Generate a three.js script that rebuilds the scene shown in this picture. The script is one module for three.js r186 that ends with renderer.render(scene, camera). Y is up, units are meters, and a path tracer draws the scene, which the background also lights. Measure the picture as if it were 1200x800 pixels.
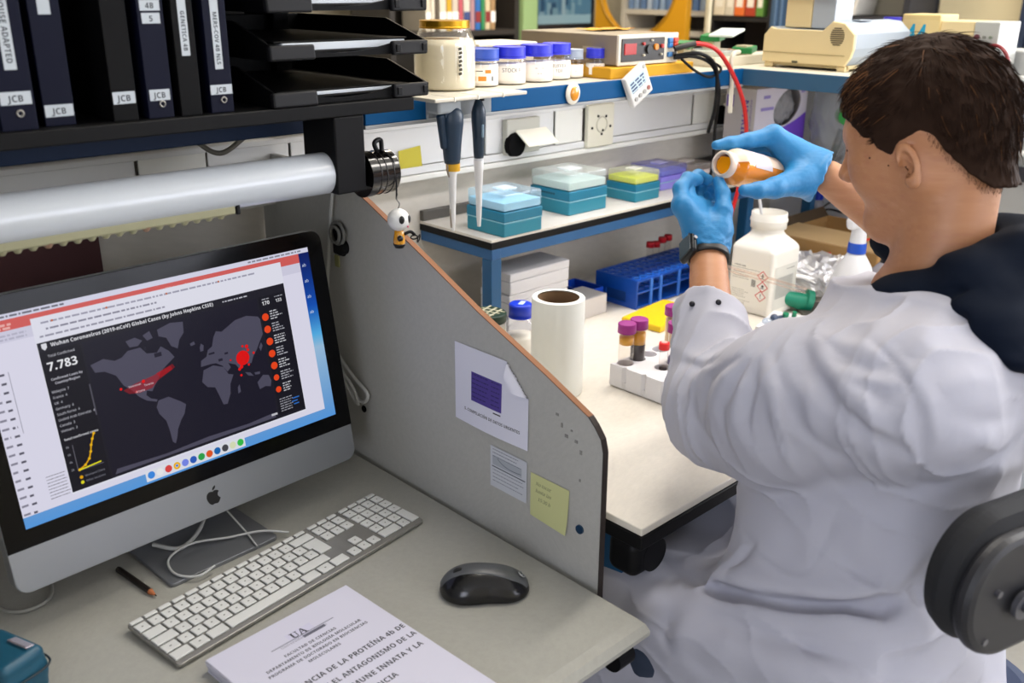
import * as THREE from 'three';
import { RoundedBoxGeometry } from 'three/addons/geometries/RoundedBoxGeometry.js';
import { mergeGeometries } from 'three/addons/utils/BufferGeometryUtils.js';
import { RectAreaLightUniformsLib } from 'three/addons/lights/RectAreaLightUniformsLib.js';
import { createNoise3D } from 'simplex-noise';

// ---------- camera, lights, exposure ----------
const scene = new THREE.Scene();
scene.background = new THREE.Color(0x20211f);
const camera = new THREE.PerspectiveCamera(39.29, 1.5, 0.05, 40);
camera.position.set(0, 1.5, 0);
{
  const pitch = THREE.MathUtils.degToRad(20.58), yaw = THREE.MathUtils.degToRad(46.07);
  camera.lookAt(Math.cos(yaw) * Math.cos(pitch), 1.5 - Math.sin(pitch), -Math.sin(yaw) * Math.cos(pitch));
  camera.rotateZ(THREE.MathUtils.degToRad(0.484));
}
camera.focus = 1.5;
camera.userData.fStop = 4.5;
const renderer = new THREE.WebGLRenderer({ antialias: true });
renderer.toneMapping = THREE.LinearToneMapping;
renderer.toneMappingExposure = 1.0;
renderer.shadowMap.enabled = true;
RectAreaLightUniformsLib.init();
// ceiling fittings: [x, z, length along x, width along z, radiance, colour, label]
const CEILING = 2.72;
const FITTINGS = [
  [1.72, -1.0, 1.5, 0.2, 29, 0xfff8ee, 'long ceiling light fitting above the bench'],
  [2.9, -2.9, 1.2, 0.6, 14, 0xffedd2, 'square ceiling light panel above the far book shelves'],
  [2.6, 0.3, 1.2, 0.6, 8, 0xfff8f0, 'square ceiling light panel behind the seated person'],
];
// windows: [centre, turn, width, height, radiance, colour]; the pane faces into the room
const WINDOWS = [
  [[-2.03, 1.75, 0.9], Math.PI / 2, 1.8, 1.3, 3.8, 0xe6ecff],
  [[2.2, 1.75, 2.48], Math.PI, 2.4, 1.3, 1.3, 0xe6ecff],
  [[4.43, 1.9, 0.4], -Math.PI / 2, 2.2, 1.2, 12, 0xf6f8ff],
];

// ---------- helpers ----------
let seedState = 7;
const rnd = () => { seedState = (seedState + 0x6d2b79f5) | 0; let t = Math.imul(seedState ^ (seedState >>> 15), 1 | seedState); t = (t + Math.imul(t ^ (t >>> 7), 61 | t)) ^ t; return ((t ^ (t >>> 14)) >>> 0) / 4294967296; };
const noise = createNoise3D(rnd);
const V = (x, y, z) => new THREE.Vector3(x, y, z);
const taken = new Map();
function numbered(name) { const n = taken.get(name) || 0; taken.set(name, n + 1); return n ? name + '_' + String(n).padStart(3, '0') : name; }
function shade(o) { o.castShadow = true; o.receiveShadow = true; return o; }
function thing(name, label, category, pos = [0, 0, 0], turn = 0, group) {
  const o = new THREE.Group(); o.name = numbered(name); o.position.set(...pos); o.rotation.y = turn;
  o.userData = { label, category }; if (group) o.userData.group = group;
  scene.add(o); return o;
}
function part(name, geo, mat, parent, label) {
  const m = shade(new THREE.Mesh(Array.isArray(geo) ? join(geo) : geo, mat)); m.name = name; parent.add(m);
  if (label) m.userData.label = label; return m;
}
function struct(name, geo, mat, parent) {
  const m = shade(new THREE.Mesh(Array.isArray(geo) ? join(geo) : geo, mat)); m.name = parent ? name : numbered(name);
  if (!parent) m.userData.kind = 'structure'; (parent || scene).add(m); return m;
}
function copy(o, pos, turn, label) {
  const c = o.clone(); c.name = numbered(o.name.replace(/_\d{3}$/, '')); scene.add(c); c.position.set(...pos);
  if (turn !== undefined) c.rotation.y = turn; if (label) c.userData.label = label; return c;
}
function join(list) {
  return mergeGeometries(list.map((g) => { const q = g.index ? g.toNonIndexed() : g; for (const k of Object.keys(q.attributes)) if (!['position', 'normal', 'uv'].includes(k)) q.deleteAttribute(k);
    if (!q.attributes.uv) q.setAttribute('uv', new THREE.BufferAttribute(new Float32Array(q.attributes.position.count * 2), 2)); return q; }));
}
// geometry makers; all positions are centres unless said otherwise
const place = (g, p = [0, 0, 0], r = [0, 0, 0]) => { g.applyMatrix4(new THREE.Matrix4().makeRotationFromEuler(new THREE.Euler(...r))); g.translate(...p); return g; };
const box = (w, h, d, p, r, round = 0.002, seg = 2) => place(new RoundedBoxGeometry(w, h, d, seg, Math.min(round, w / 2.1, h / 2.1, d / 2.1)), p, r);
const brick = (w, h, d, p, r) => place(new THREE.BoxGeometry(w, h, d), p, r);
const cyl = (r0, r1, h, p, r, seg = 32) => place(new THREE.CylinderGeometry(r0, r1, h, seg), p, r);        // r0 top
const lathe = (pts, seg = 40) => new THREE.LatheGeometry(pts.map(([r, y]) => new THREE.Vector2(r, y)), seg);
const tube = (pts, r, seg = 40, rs = 8) => new THREE.TubeGeometry(new THREE.CatmullRomCurve3(pts.map((p) => V(...p))), seg, r, rs);
const ball = (r, p, s = [1, 1, 1]) => { const g = new THREE.SphereGeometry(r, 28, 18); g.scale(...s); g.translate(...p); return g; };
function extrude(pts, depth, bevel = 0, holes = []) {                                                     // xy outline, extruded along +z
  const s = new THREE.Shape(pts.map(([x, y]) => new THREE.Vector2(x, y)));
  for (const h of holes) s.holes.push(h);
  return new THREE.ExtrudeGeometry(s, { depth: depth - 2 * bevel, bevelEnabled: bevel > 0, bevelSize: bevel, bevelThickness: bevel, bevelSegments: 2, bevelOffset: -bevel, curveSegments: 16 }).translate(0, 0, bevel);
}
function roundRect(w, h, r, n = 6) {                                                                      // outline points, counter-clockwise
  const o = [];
  for (const [cx, cy, a0] of [[w / 2 - r, h / 2 - r, 0], [-w / 2 + r, h / 2 - r, 1], [-w / 2 + r, -h / 2 + r, 2], [w / 2 - r, -h / 2 + r, 3]])
    for (let i = 0; i <= n; i++) { const a = (a0 + i / n) * Math.PI / 2; o.push([cx + r * Math.cos(a), cy + r * Math.sin(a)]); }
  return o;
}
// materials
const std = (color, roughness = 0.5, metalness = 0, more = {}) => new THREE.MeshStandardMaterial({ color, roughness, metalness, ...more });
const phys = (color, roughness = 0.3, more = {}) => new THREE.MeshPhysicalMaterial({ color, roughness, ...more });
function canvasTex(w, h, draw) {
  const c = document.createElement('canvas'); c.width = w; c.height = h; const g = c.getContext('2d'); draw(g, w, h);
  const t = new THREE.CanvasTexture(c); t.colorSpace = THREE.SRGBColorSpace; t.anisotropy = 8; return t;
}
const print = (w, h, draw, rough = 0.7) => std(0xffffff, rough, 0, { map: canvasTex(w, h, draw) });
function grainTex(size, f, amp, base = 0.5) {                                                             // grey noise for bump and colour grain, tiles
  const d = new Uint8Array(size * size * 4);
  for (let y = 0; y < size; y++) for (let x = 0; x < size; x++) {
    const a = x / size * Math.PI * 2, b = y / size * Math.PI * 2;
    let v = 0; for (const [k, w] of f) v += w * noise(Math.cos(a) * k + 5, Math.sin(a) * k + Math.cos(b) * k, Math.sin(b) * k);
    const q = Math.max(0, Math.min(255, (base + amp * v) * 255)); d.set([q, q, q, 255], (y * size + x) * 4);
  }
  const t = new THREE.DataTexture(d, size, size); t.wrapS = t.wrapT = THREE.RepeatWrapping; t.magFilter = THREE.LinearFilter; t.minFilter = THREE.LinearMipmapLinearFilter; t.generateMipmaps = true; t.needsUpdate = true; return t;
}
const rep = (t, x, y = x) => { const c = t.clone(); c.repeat.set(x, y); c.needsUpdate = true; return c; };
const fineGrain = grainTex(256, [[9, 0.5], [23, 0.5]], 0.5);
const mottle = grainTex(256, [[5, 0.4], [13, 0.4], [29, 0.3]], 0.03, 0.965); mottle.colorSpace = THREE.SRGBColorSpace;
// implicit surfaces: a distance function becomes one smooth closed mesh (surface nets)
const sub = (a, b) => [a[0] - b[0], a[1] - b[1], a[2] - b[2]], add = (a, b, k = 1) => [a[0] + b[0] * k, a[1] + b[1] * k, a[2] + b[2] * k];
const dot = (a, b) => a[0] * b[0] + a[1] * b[1] + a[2] * b[2], len = (a) => Math.hypot(a[0], a[1], a[2]), unit = (a) => { const l = len(a); return [a[0] / l, a[1] / l, a[2] / l]; };
const cross = (a, b) => [a[1] * b[2] - a[2] * b[1], a[2] * b[0] - a[0] * b[2], a[0] * b[1] - a[1] * b[0]];
const mix = (a, b, t) => [a[0] + (b[0] - a[0]) * t, a[1] + (b[1] - a[1]) * t, a[2] + (b[2] - a[2]) * t];
const clamp = (x, a, b) => x < a ? a : x > b ? b : x;
const smooth = (a, b, x) => { const t = clamp((x - a) / (b - a), 0, 1); return t * t * (3 - 2 * t); };
function capsule(p, a, b, ra, rb) {
  const bx = b[0] - a[0], by = b[1] - a[1], bz = b[2] - a[2], px = p[0] - a[0], py = p[1] - a[1], pz = p[2] - a[2];
  const t = clamp((px * bx + py * by + pz * bz) / (bx * bx + by * by + bz * bz), 0, 1);
  return Math.hypot(px - bx * t, py - by * t, pz - bz * t) - (ra + (rb - ra) * t);
}
const ellipsoid = (x, y, z, a, b, c) => { const k = Math.hypot(x / a, y / b, z / c), m = Math.hypot(x / (a * a), y / (b * b), z / (c * c)); return k < 1e-6 ? -Math.min(a, b, c) : k * (k - 1) / m; };
const smin = (a, b, k) => { const h = Math.max(k - Math.abs(a - b), 0) / k; return Math.min(a, b) - h * h * k * 0.25; };
const smax = (a, b, k) => -smin(-a, -b, k);
function netMesh(f, lo, hi, cell, band = 2.5) {
  const n = [0, 1, 2].map((i) => Math.ceil((hi[i] - lo[i]) / cell) + 1), [nx, ny, nz] = n;
  const F = new Float32Array(nx * ny * nz).fill(1), S = 4, at = (i, j, k) => (k * ny + j) * nx + i;
  for (let k = 0; k < nz; k += S) for (let j = 0; j < ny; j += S) for (let i = 0; i < nx; i += S) {
    const c = f([lo[0] + (i + S / 2) * cell, lo[1] + (j + S / 2) * cell, lo[2] + (k + S / 2) * cell]);
    const far = Math.abs(c) > band * S * cell;
    for (let kk = k; kk < Math.min(k + S, nz); kk++) for (let jj = j; jj < Math.min(j + S, ny); jj++) for (let ii = i; ii < Math.min(i + S, nx); ii++)
      F[at(ii, jj, kk)] = far ? c : f([lo[0] + ii * cell, lo[1] + jj * cell, lo[2] + kk * cell]);
  }
  const pos = [], nor = [], idx = [], id = new Int32Array(nx * ny * nz).fill(-1), e = cell * 0.5;
  for (let k = 0; k < nz - 1; k++) for (let j = 0; j < ny - 1; j++) for (let i = 0; i < nx - 1; i++) {
    let m = 0; for (let q = 0; q < 8; q++) if (F[at(i + (q & 1), j + ((q >> 1) & 1), k + (q >> 2))] < 0) m++;
    if (m === 0 || m === 8) continue;
    let sx = 0, sy = 0, sz = 0, c = 0;
    for (let q = 0; q < 8; q++) for (let ax = 0; ax < 3; ax++) {
      if (q & (1 << ax)) continue;
      const r = q | (1 << ax), a = F[at(i + (q & 1), j + ((q >> 1) & 1), k + (q >> 2))], b = F[at(i + (r & 1), j + ((r >> 1) & 1), k + (r >> 2))];
      if ((a < 0) === (b < 0)) continue;
      const t = a / (a - b); sx += (q & 1) + (ax === 0 ? t : 0); sy += ((q >> 1) & 1) + (ax === 1 ? t : 0); sz += (q >> 2) + (ax === 2 ? t : 0); c++;
    }
    const p = [lo[0] + (i + sx / c) * cell, lo[1] + (j + sy / c) * cell, lo[2] + (k + sz / c) * cell];
    id[at(i, j, k)] = pos.length / 3; pos.push(...p);
    const g = [f([p[0] + e, p[1], p[2]]) - f([p[0] - e, p[1], p[2]]), f([p[0], p[1] + e, p[2]]) - f([p[0], p[1] - e, p[2]]), f([p[0], p[1], p[2] + e]) - f([p[0], p[1], p[2] - e])];
    nor.push(...unit(add(g, [1e-9, 1e-9, 1e-9])));
  }
  for (let k = 1; k < nz - 1; k++) for (let j = 1; j < ny - 1; j++) for (let i = 1; i < nx - 1; i++) {
    const a = F[at(i, j, k)] < 0;
    for (let ax = 0; ax < 3; ax++) {
      const b = F[at(i + (ax === 0), j + (ax === 1), k + (ax === 2))] < 0; if (a === b) continue;
      const o = ax === 0 ? [[0, -1, -1], [0, 0, -1], [0, 0, 0], [0, -1, 0]] : ax === 1 ? [[-1, 0, -1], [-1, 0, 0], [0, 0, 0], [0, 0, -1]] : [[-1, -1, 0], [0, -1, 0], [0, 0, 0], [-1, 0, 0]];
      const w = o.map((d) => id[at(i + d[0], j + d[1], k + d[2])]); if (w.some((x) => x < 0)) continue;
      if (a) idx.push(w[0], w[1], w[2], w[0], w[2], w[3]); else idx.push(w[0], w[2], w[1], w[0], w[3], w[2]);
    }
  }
  const g = new THREE.BufferGeometry();
  g.setAttribute('position', new THREE.Float32BufferAttribute(pos, 3)); g.setAttribute('normal', new THREE.Float32BufferAttribute(nor, 3));
  g.setAttribute('uv', new THREE.Float32BufferAttribute(Array.from({ length: pos.length / 3 * 2 }, (_, q) => q % 2 ? pos[(q >> 1) * 3 + 1] : (pos[(q >> 1) * 3] - pos[(q >> 1) * 3 + 2]) * 0.7), 2)); g.setIndex(idx); return g;
}

// ---------- the room ----------
const DESK = 0.72, BENCH = 0.8, RISER = 1.03, SHELF = 1.323, WALL = -1.555;
const mWall = std(0xd9d2c0, 0.85, 0, { map: rep(mottle, 3), bumpMap: rep(fineGrain, 12), bumpScale: 0.0006 });
const mFloor = std(0x9d9a92, 0.45, 0, { map: rep(mottle, 6) });
struct('floor', brick(6.6, 0.1, 6.9, [1.2, -0.05, -0.9]), mFloor);
struct('ceiling', brick(6.6, 0.1, 6.9, [1.2, 2.87, -0.9]), std(0xe6e4de, 0.9));
struct('wall_back', brick(6.6, 3, 0.1, [1.2, 1.4, -4.35]), mWall);
function wallWith(name, horizontal, at, from, to, hole) {                          // a wall along x or z with a window opening
  const g = []; const [c0, c1, y0, y1] = hole, put = (a, b, lo, hi) => g.push(horizontal ? brick(b - a, hi - lo, 0.1, [(a + b) / 2, (lo + hi) / 2, at]) : brick(0.1, hi - lo, b - a, [at, (lo + hi) / 2, (a + b) / 2]));
  put(from, c0, -0.1, 2.9); put(c1, to, -0.1, 2.9); put(c0, c1, -0.1, y0); put(c0, c1, y1, 2.9); struct(name, g, mWall);
}
wallWith('wall_front', true, 2.55, -2.1, 4.5, [1.0, 3.4, 1.1, 2.4]);
wallWith('wall_left', false, -2.1, -4.35, 2.55, [0, 1.8, 1.1, 2.4]);
wallWith('wall_right', false, 4.5, -4.35, 2.55, [-0.7, 1.5, 1.3, 2.5]);
WINDOWS.forEach(([c, turn, w, h, power, colour], i) => {
  const o = new THREE.Group(); o.name = 'window_' + (i + 1); o.userData.kind = 'structure'; o.position.set(...c); o.rotation.y = turn; scene.add(o);
  struct('pane', brick(w, h, 0.01, [0, 0, -0.05]), std(0xffffff, 0.4, 0, { emissive: colour, emissiveIntensity: 3 }), o);
  const m = std(0xe4e4e2, 0.5); for (const [ww, hh, x, y] of [[w, 0.05, 0, h / 2 - 0.025], [w, 0.05, 0, -h / 2 + 0.025], [0.05, h, w / 2 - 0.025, 0], [0.05, h, -w / 2 + 0.025, 0], [0.05, h, 0, 0]]) struct('frame_bar', box(ww, hh, 0.05, [x, y, -0.045], undefined, 0.005), m, o);
  const l = new THREE.RectAreaLight(colour, power, w, h), n = [Math.sin(turn), Math.cos(turn)]; l.position.set(c[0], c[1], c[2]); l.lookAt(c[0] + n[0], c[1], c[2] + n[1]); l.castShadow = true; scene.add(l);
});
// the low divider that carries the shelves and the cable trunking, and the return at the right end
const mDivider = std(0xd8d2c6, 0.6, 0, { map: rep(mottle, 2) });
struct('wall_divider', brick(3.9, 1.29, 0.06, [0.65, 0.645, WALL - 0.03]), mDivider);
struct('wall_return', brick(0.05, 1.29, 1.3, [2.625, 0.645, -0.96]), std(0xe4e6ec, 0.55));
for (const [x, z, lx, lz, power, colour, label] of FITTINGS) {
  const t = thing('ceiling_light', label, 'lamp', [x, CEILING, z]);
  part('housing', box(lx + 0.06, 0.06, lz + 0.06, [0, 0.07, 0], undefined, 0.01), std(0xe9e9e6, 0.5), t);
  part('rod', [cyl(0.006, 0.006, 0.06, [-lx * 0.4, 0.125, 0]), cyl(0.006, 0.006, 0.06, [lx * 0.4, 0.125, 0])], std(0x999999, 0.4, 0.8), t);
  part('diffuser', box(lx, 0.03, lz, [0, 0.03, 0], undefined, 0.006), std(0xf4f2ea, 0.6, 0, { emissive: colour, emissiveIntensity: 4 }), t);
  const l = new THREE.RectAreaLight(colour, power, lx, lz); l.position.set(x, CEILING + 0.01, z); l.lookAt(x, 0, z); l.castShadow = true; scene.add(l);
}

{
  const t = thing('storage_cupboard', 'tall grey storage cupboard at the left end of the desk', 'cupboard', [-1.06, 0, -0.82]);
  part('carcass', box(0.56, 2.2, 1.42, [0, 1.1, 0], undefined, 0.004), std(0x8d8f90, 0.6), t);
  for (const z of [-0.36, 0.35]) { const d = part('door', box(0.02, 2.1, 0.69, [0.29, 1.1, z], undefined, 0.003), std(0x999b9c, 0.55), t); part('handle', box(0.012, 0.14, 0.012, [0.305, 1.1, z > 0 ? 0.04 : -0.05], undefined, 0.004), std(0x444444, 0.4, 0.6), d); }
}
// ---------- desk with its side panel ----------
const mDesk = std(0xa6a59c, 0.42, 0, { map: rep(mottle, 2), bumpMap: rep(fineGrain, 14), bumpScale: 0.00025 });
const mBlack = phys(0x08080a, 0.5, { specularIntensity: 0.4 }), mBlackMat = phys(0x0a0a0b, 0.85, { specularIntensity: 0.2 }), mBlue = std(0x07507c, 0.42), mBlueDark = std(0x0a3558, 0.45);
{
  const t = thing('desk', 'light grey laminate desk with a rounded front edge under the computer', 'desk', [0.1, 0, -1.08]);
  const out = [[-0.47, 0.006], [-0.47, -0.006], [-0.455, -0.026], [0.45, -0.026], [0.462, -0.02], [0.468, -0.008], [0.462, -0.002], [0.45, 0]].map(([z, y]) => [z, y]);
  const w = 1.5, top = extrude([[-0.47, -0.028], [0.44, -0.028], [0.455, -0.024], [0.464, -0.014], [0.464, -0.008], [0.455, -0.001], [0.44, 0], [-0.47, 0]], w, 0.004);
  top.rotateY(-Math.PI / 2); top.translate(w / 2, DESK, 0);                       // outline x becomes z
  part('desk_top', top, mDesk, t);
  for (const x of [-0.7, 0.66]) part('leg', box(0.05, DESK - 0.03, 0.05, [x, (DESK - 0.03) / 2, 0.3]), mBlueDark, t);
  for (const x of [-0.7, 0.66]) part('leg', box(0.05, DESK - 0.03, 0.05, [x, (DESK - 0.03) / 2, -0.4]), mBlueDark, t);
  part('edge_bracket', [box(0.05, 0.035, 0.05, [0.715, DESK - 0.048, 0.4], undefined, 0.012), cyl(0.018, 0.018, 0.03, [0.725, DESK - 0.052, 0.43], [0, 0, Math.PI / 2])], mBlack, t, 'black clamp under the desk corner');
}
{
  const t = thing('partition_panel', 'grey side panel with a sloping top edge beside the computer desk', 'partition', [0.862, 0, -1.13]);
  const e = [[0.411, 0.69], [0.409, 0.925], [0.404, 0.943], [0.392, 0.958], [0.381, 0.968], [0.302, 1.003], [0.164, 1.059], [0.051, 1.111], [-0.096, 1.176], [-0.2, 1.215], [-0.42, 1.215], [-0.42, 0.69]];
  const g = extrude(e.map(([z, y]) => [-z, y]).reverse(), 0.009); g.rotateY(Math.PI / 2);                    // x' = z of outline; extrudes along +x
  part('board', g, std(0xb4b3ad, 0.5, 0, { map: rep(mottle, 3), bumpMap: rep(fineGrain, 9), bumpScale: 0.0002 }), t);
  const strip = (s, e2, c) => { const q = []; for (let i = s; i < e2; i++) { const [z0, y0] = e[i], [z1, y1] = e[i + 1], l = Math.hypot(z1 - z0, y1 - y0); q.push(place(new THREE.BoxGeometry(0.0096, 0.0016, l + 0.001), [0.0045, (y0 + y1) / 2, (z0 + z1) / 2], [-Math.atan2(y1 - y0, z1 - z0), 0, 0])); } return q; };
  part('edge_band', strip(4, 9), std(0x8a5a38, 0.7), t, 'bare brown wooden edge');
  part('edge_trim', strip(0, 4), std(0x2a211c, 0.5), t, 'dark rounded corner edge');
  part('screw_cap', cyl(0.0065, 0.0065, 0.003, [-0.0015, 0.796, 0.374], [0, 0, Math.PI / 2]), std(0x07314f, 0.35), t, 'dark blue round cap');
  part('cable_hole', cyl(0.006, 0.006, 0.002, [-0.001, 0.808, -0.131], [0, 0, Math.PI / 2]), mBlackMat, t);
  part('pen_marks', [0, 1, 2, 3, 4, 5].map((i) => brick(0.0006, 0.002 + rnd() * 0.006, 0.003 + rnd() * 0.003, [-0.0003, 0.953 - i * 0.005 - (i % 3) * 0.008, 0.325 + i * 0.009])).concat([brick(0.0006, 0.004, 0.003, [-0.0003, 0.87, 0.37])]), std(0x82817c, 0.8), t, 'faint smudged pencil marks');
}
const print2 = (...a) => { const m = print(...a); m.side = THREE.DoubleSide; return m; };
// papers stuck on the side panel; a sheet lies in the plane x = 0.8605 and is seen from -x
function sheetOnPanel(name, label, w, h, z, y, draw, lift, corner = 0, px = 4) {
  const t = thing(name, label, 'paper', [0.8612, y, z]);
  const g = new THREE.PlaneGeometry(w, h, 40, 40), p = g.attributes.position;
  for (let i = 0; i < p.count; i++) { const u = p.getX(i) / w + 0.5, v = p.getY(i) / h + 0.5; p.setZ(i, lift(u, v)); }
  if (corner) for (let i = 0; i < p.count; i++) { const x = p.getX(i), y = p.getY(i), t = (x - w / 2 + y - h / 2 + corner) / Math.SQRT2; if (t > 0) p.setXYZ(i, x - 1.25 * t, y - 1.25 * t, p.getZ(i) + 0.002 + 0.009 * Math.sin(Math.min(1, t / 0.02) * 1.6)); }
  g.computeVertexNormals(); g.rotateY(-Math.PI / 2);
  part('sheet', g, print2(Math.round(w * px * 1000), Math.round(h * px * 1000), draw), t); return t;
}
const lines = (g, x0, x1, y0, n, step, hgt, col, ragged = 0.3) => { g.fillStyle = col; for (let i = 0; i < n; i++) { let x = x0; const end = x1 - rnd() * ragged * (x1 - x0); while (x < end) { const w = hgt * (1 + rnd() * 4); g.fillRect(x, y0 + i * step, Math.min(w, end - x), hgt); x += w + hgt * 0.8; } } };
{
  sheetOnPanel('notice_sheet', 'white notice sheet with a purple table and a curled corner on the grey panel', 0.157, 0.124, -0.9375, 0.9395, (g, w, h) => {
    g.fillStyle = '#d9d9e6'; g.fillRect(0, 0, w, h); const x = w * 0.24, y = h * 0.3, ww = w * 0.42, hh = h * 0.37;
    g.fillStyle = '#4b3a8c'; g.fillRect(x, y, ww, hh); g.fillStyle = '#2c2260'; lines(g, x + 8, x + ww * 0.6, y + 10, 6, hh / 6.5, 7, '#2c2260', 0.2); lines(g, x + ww * 0.66, x + ww * 0.95, y + 10, 6, hh / 6.5, 7, '#2c2260', 0.1);
    g.fillStyle = '#333'; g.font = 'bold 26px sans-serif'; g.fillText('S. COMPILACIÓN DE DATOS URGENTES', w * 0.14, h * 0.83, w * 0.78); g.fillRect(w * 0.55, h * 0.7, w * 0.1, 8);
  }, (u, v) => 0.0006 + 0.0035 * Math.sin(u * 3) * (1 - v), 0.042);
}
sheetOnPanel('note_sheet', 'small white printed slip pinned below the notice on the grey panel', 0.077, 0.067, -0.899, 0.8255, (g, w, h) => {
  g.fillStyle = '#c3c6cc'; g.fillRect(0, 0, w, h); g.fillStyle = '#a6abb2'; g.fillRect(18, 60, w - 60, 60); lines(g, 20, w - 20, 16, 3, 22, 5, '#70757e'); g.fillStyle = '#4c5058'; g.fillRect(14, 128, w - 26, 7); lines(g, 20, w - 18, 150, 4, 24, 5, '#7b8088');
  g.strokeStyle = '#555a66'; g.lineWidth = 4; g.beginPath(); g.moveTo(60, 70); g.quadraticCurveTo(120, 120, 260, 100); g.stroke();
}, () => 0.0006);
sheetOnPanel('sticky_note', 'pale yellow sticky note with pencil writing on the grey panel', 0.075, 0.069, -0.815, 0.8125, (g, w, h) => {
  g.fillStyle = '#c6c88f'; g.fillRect(0, 0, w, h); g.fillStyle = '#5c6048'; g.font = 'italic 30px serif'; g.fillText('No tocar', 40, 66); g.fillText('hasta las', 40, 110); g.fillText('15:30 h', 60, 160);
}, (u, v) => 0.0006 + 0.006 * Math.pow(1 - v, 2) * u);

// ---------- bench ----------
const mTop = std(0xe3dccf, 0.38, 0, { map: rep(mottle, 2), bumpMap: rep(fineGrain, 20), bumpScale: 0.00012 });
{
  const t = thing('laboratory_bench', 'white topped laboratory bench with black edge and blue frame', 'bench', [1.755, 0, -1.124]);
  const W = 1.674, D = 0.862;
  part('worktop', box(W, 0.012, D, [0, BENCH - 0.006, 0], undefined, 0.002), mTop, t);
  part('edge', box(W + 0.004, 0.022, D + 0.002, [0, BENCH - 0.0235, 0.001], undefined, 0.003), mBlack, t, 'black worktop edge');
  for (const [x, z] of [[-W / 2 + 0.05, D / 2 - 0.075], [W / 2 - 0.05, D / 2 - 0.075], [-W / 2 + 0.05, -D / 2 + 0.05], [W / 2 - 0.05, -D / 2 + 0.05]])
    part('leg', box(0.05, BENCH - 0.035, 0.05, [x, (BENCH - 0.035) / 2, z]), mBlue, t);
  part('frame_rail', box(W - 0.1, 0.05, 0.03, [0, BENCH - 0.06, D / 2 - 0.08]), mBlueDark, t);
  part('corner_block', [box(0.05, 0.06, 0.055, [-W / 2 + 0.03, BENCH - 0.065, D / 2 - 0.04], undefined, 0.016, 4), cyl(0.026, 0.026, 0.016, [-W / 2 + 0.05, BENCH - 0.068, D / 2 - 0.02], [Math.PI / 2, 0, 0])], mBlack, t, 'black rounded plastic block under the corner');
}
{
  const t = thing('riser_shelf', 'low white shelf with black edge on blue legs standing on the bench', 'shelf', [1.85, RISER, -1.443]);
  const W = 1.25, D = 0.222;
  part('shelf_board', box(W, 0.006, D, [0, -0.003, 0], undefined, 0.001), mTop, t);
  part('edge', box(W + 0.003, 0.014, D + 0.001, [0, -0.013, 0.001], undefined, 0.002), mBlack, t, 'black shelf edge');
  part('frame', [box(W - 0.004, 0.022, 0.025, [0, -0.031, D / 2 - 0.014]), box(0.025, 0.022, D, [-W / 2 + 0.014, -0.031, 0]), box(0.025, 0.022, D, [W / 2 - 0.014, -0.031, 0])], std(0x1d5687, 0.45), t, 'blue steel frame');
  for (const x of [-W / 2 + 0.016, 0.29, W / 2 - 0.016]) part('leg', box(0.028, RISER - BENCH - 0.042, 0.028, [x, -0.042 - (RISER - BENCH - 0.042) / 2, D / 2 - 0.016]), mBlue, t);
}
{
  const t = thing('splash_strip', 'dark grey strip along the wall behind the tip boxes', 'strip', [1.85, RISER + 0.011, WALL + 0.0008]);
  part('strip', box(1.25, 0.022, 0.012, [0, 0, 0.006], undefined, 0.002), std(0x55524c, 0.6), t);
}
// ---------- cable trunking on the divider ----------
const mTrunk = std(0xd2d2cf, 0.5), mPlate = std(0xdad9d0, 0.45);
{
  const t = thing('cable_trunking', 'grey wall trunking with cover plates running behind the bench', 'trunking', [0.9, 1.19, WALL]);
  part('channel', [box(3.3, 0.006, 0.045, [0, -0.048, 0.0225]), box(3.3, 0.006, 0.045, [0, 0.048, 0.0225]), box(3.3, 0.016, 0.004, [0, -0.043, 0.045]), box(3.3, 0.01, 0.004, [0, 0.045, 0.045])], mTrunk, t);
  for (const [a, b, lift] of [[-1.65, -0.28, 0], [-0.275, -0.16, 0.003], [-0.155, 0.0, 0], [0.005, 0.47, 0], [0.475, 0.68, 0], [0.685, 0.775, 0.002], [0.88, 1.2, 0], [1.205, 1.33, 0.003], [1.335, 1.65, 0]])
    part('cover_plate', box(b - a, 0.076, 0.004, [(a + b) / 2, 0.004, 0.041 + lift], undefined, 0.001), lift ? mPlate : mTrunk, t);
  part('bottom_ledge', box(3.3, 0.012, 0.05, [0, -0.058, 0.025]), mPlate, t);
}
{
  const t = thing('wall_socket', 'cream socket plate with round holes below the blue shelf', 'socket', [1.727, 1.188, WALL + 0.0455]);
  part('plate', box(0.092, 0.098, 0.012, [0, 0, 0.006], undefined, 0.003), std(0xcfcbb8, 0.45), t);
  part('contact_hole', [[-0.012, 0.022], [0.016, 0.02], [-0.032, -0.004], [0.032, -0.004], [0.002, -0.02], [0.006, -0.012]].map(([x, y]) => cyl(0.0032, 0.0032, 0.002, [x, y, 0.0125], [Math.PI / 2, 0, 0], 12)), mBlackMat, t);
  part('socket_ring', place(new THREE.TorusGeometry(0.018, 0.0016, 8, 28), [0.002, 0.002, 0.0125]), std(0xb4b09e, 0.5), t);
}
function hood(x, label) {
  const t = thing('socket_cover', label, 'socket', [x, 1.185, WALL + 0.045]);
  part('backbox', box(0.1, 0.075, 0.016, [0, 0.004, 0.008], undefined, 0.003), std(0xb3b2a6, 0.5), t);
  part('flap', place(new RoundedBoxGeometry(0.092, 0.004, 0.05, 2, 0.0015), [0.012, 0.004, 0.045], [0.62, 0, 0]), std(0xe3dfcd, 0.45), t, 'raised cream flap');
  part('outlet', cyl(0.024, 0.026, 0.014, [-0.03, -0.012, 0.02], [Math.PI / 2, 0, 0]), mBlackMat, t); return t;
}
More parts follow.
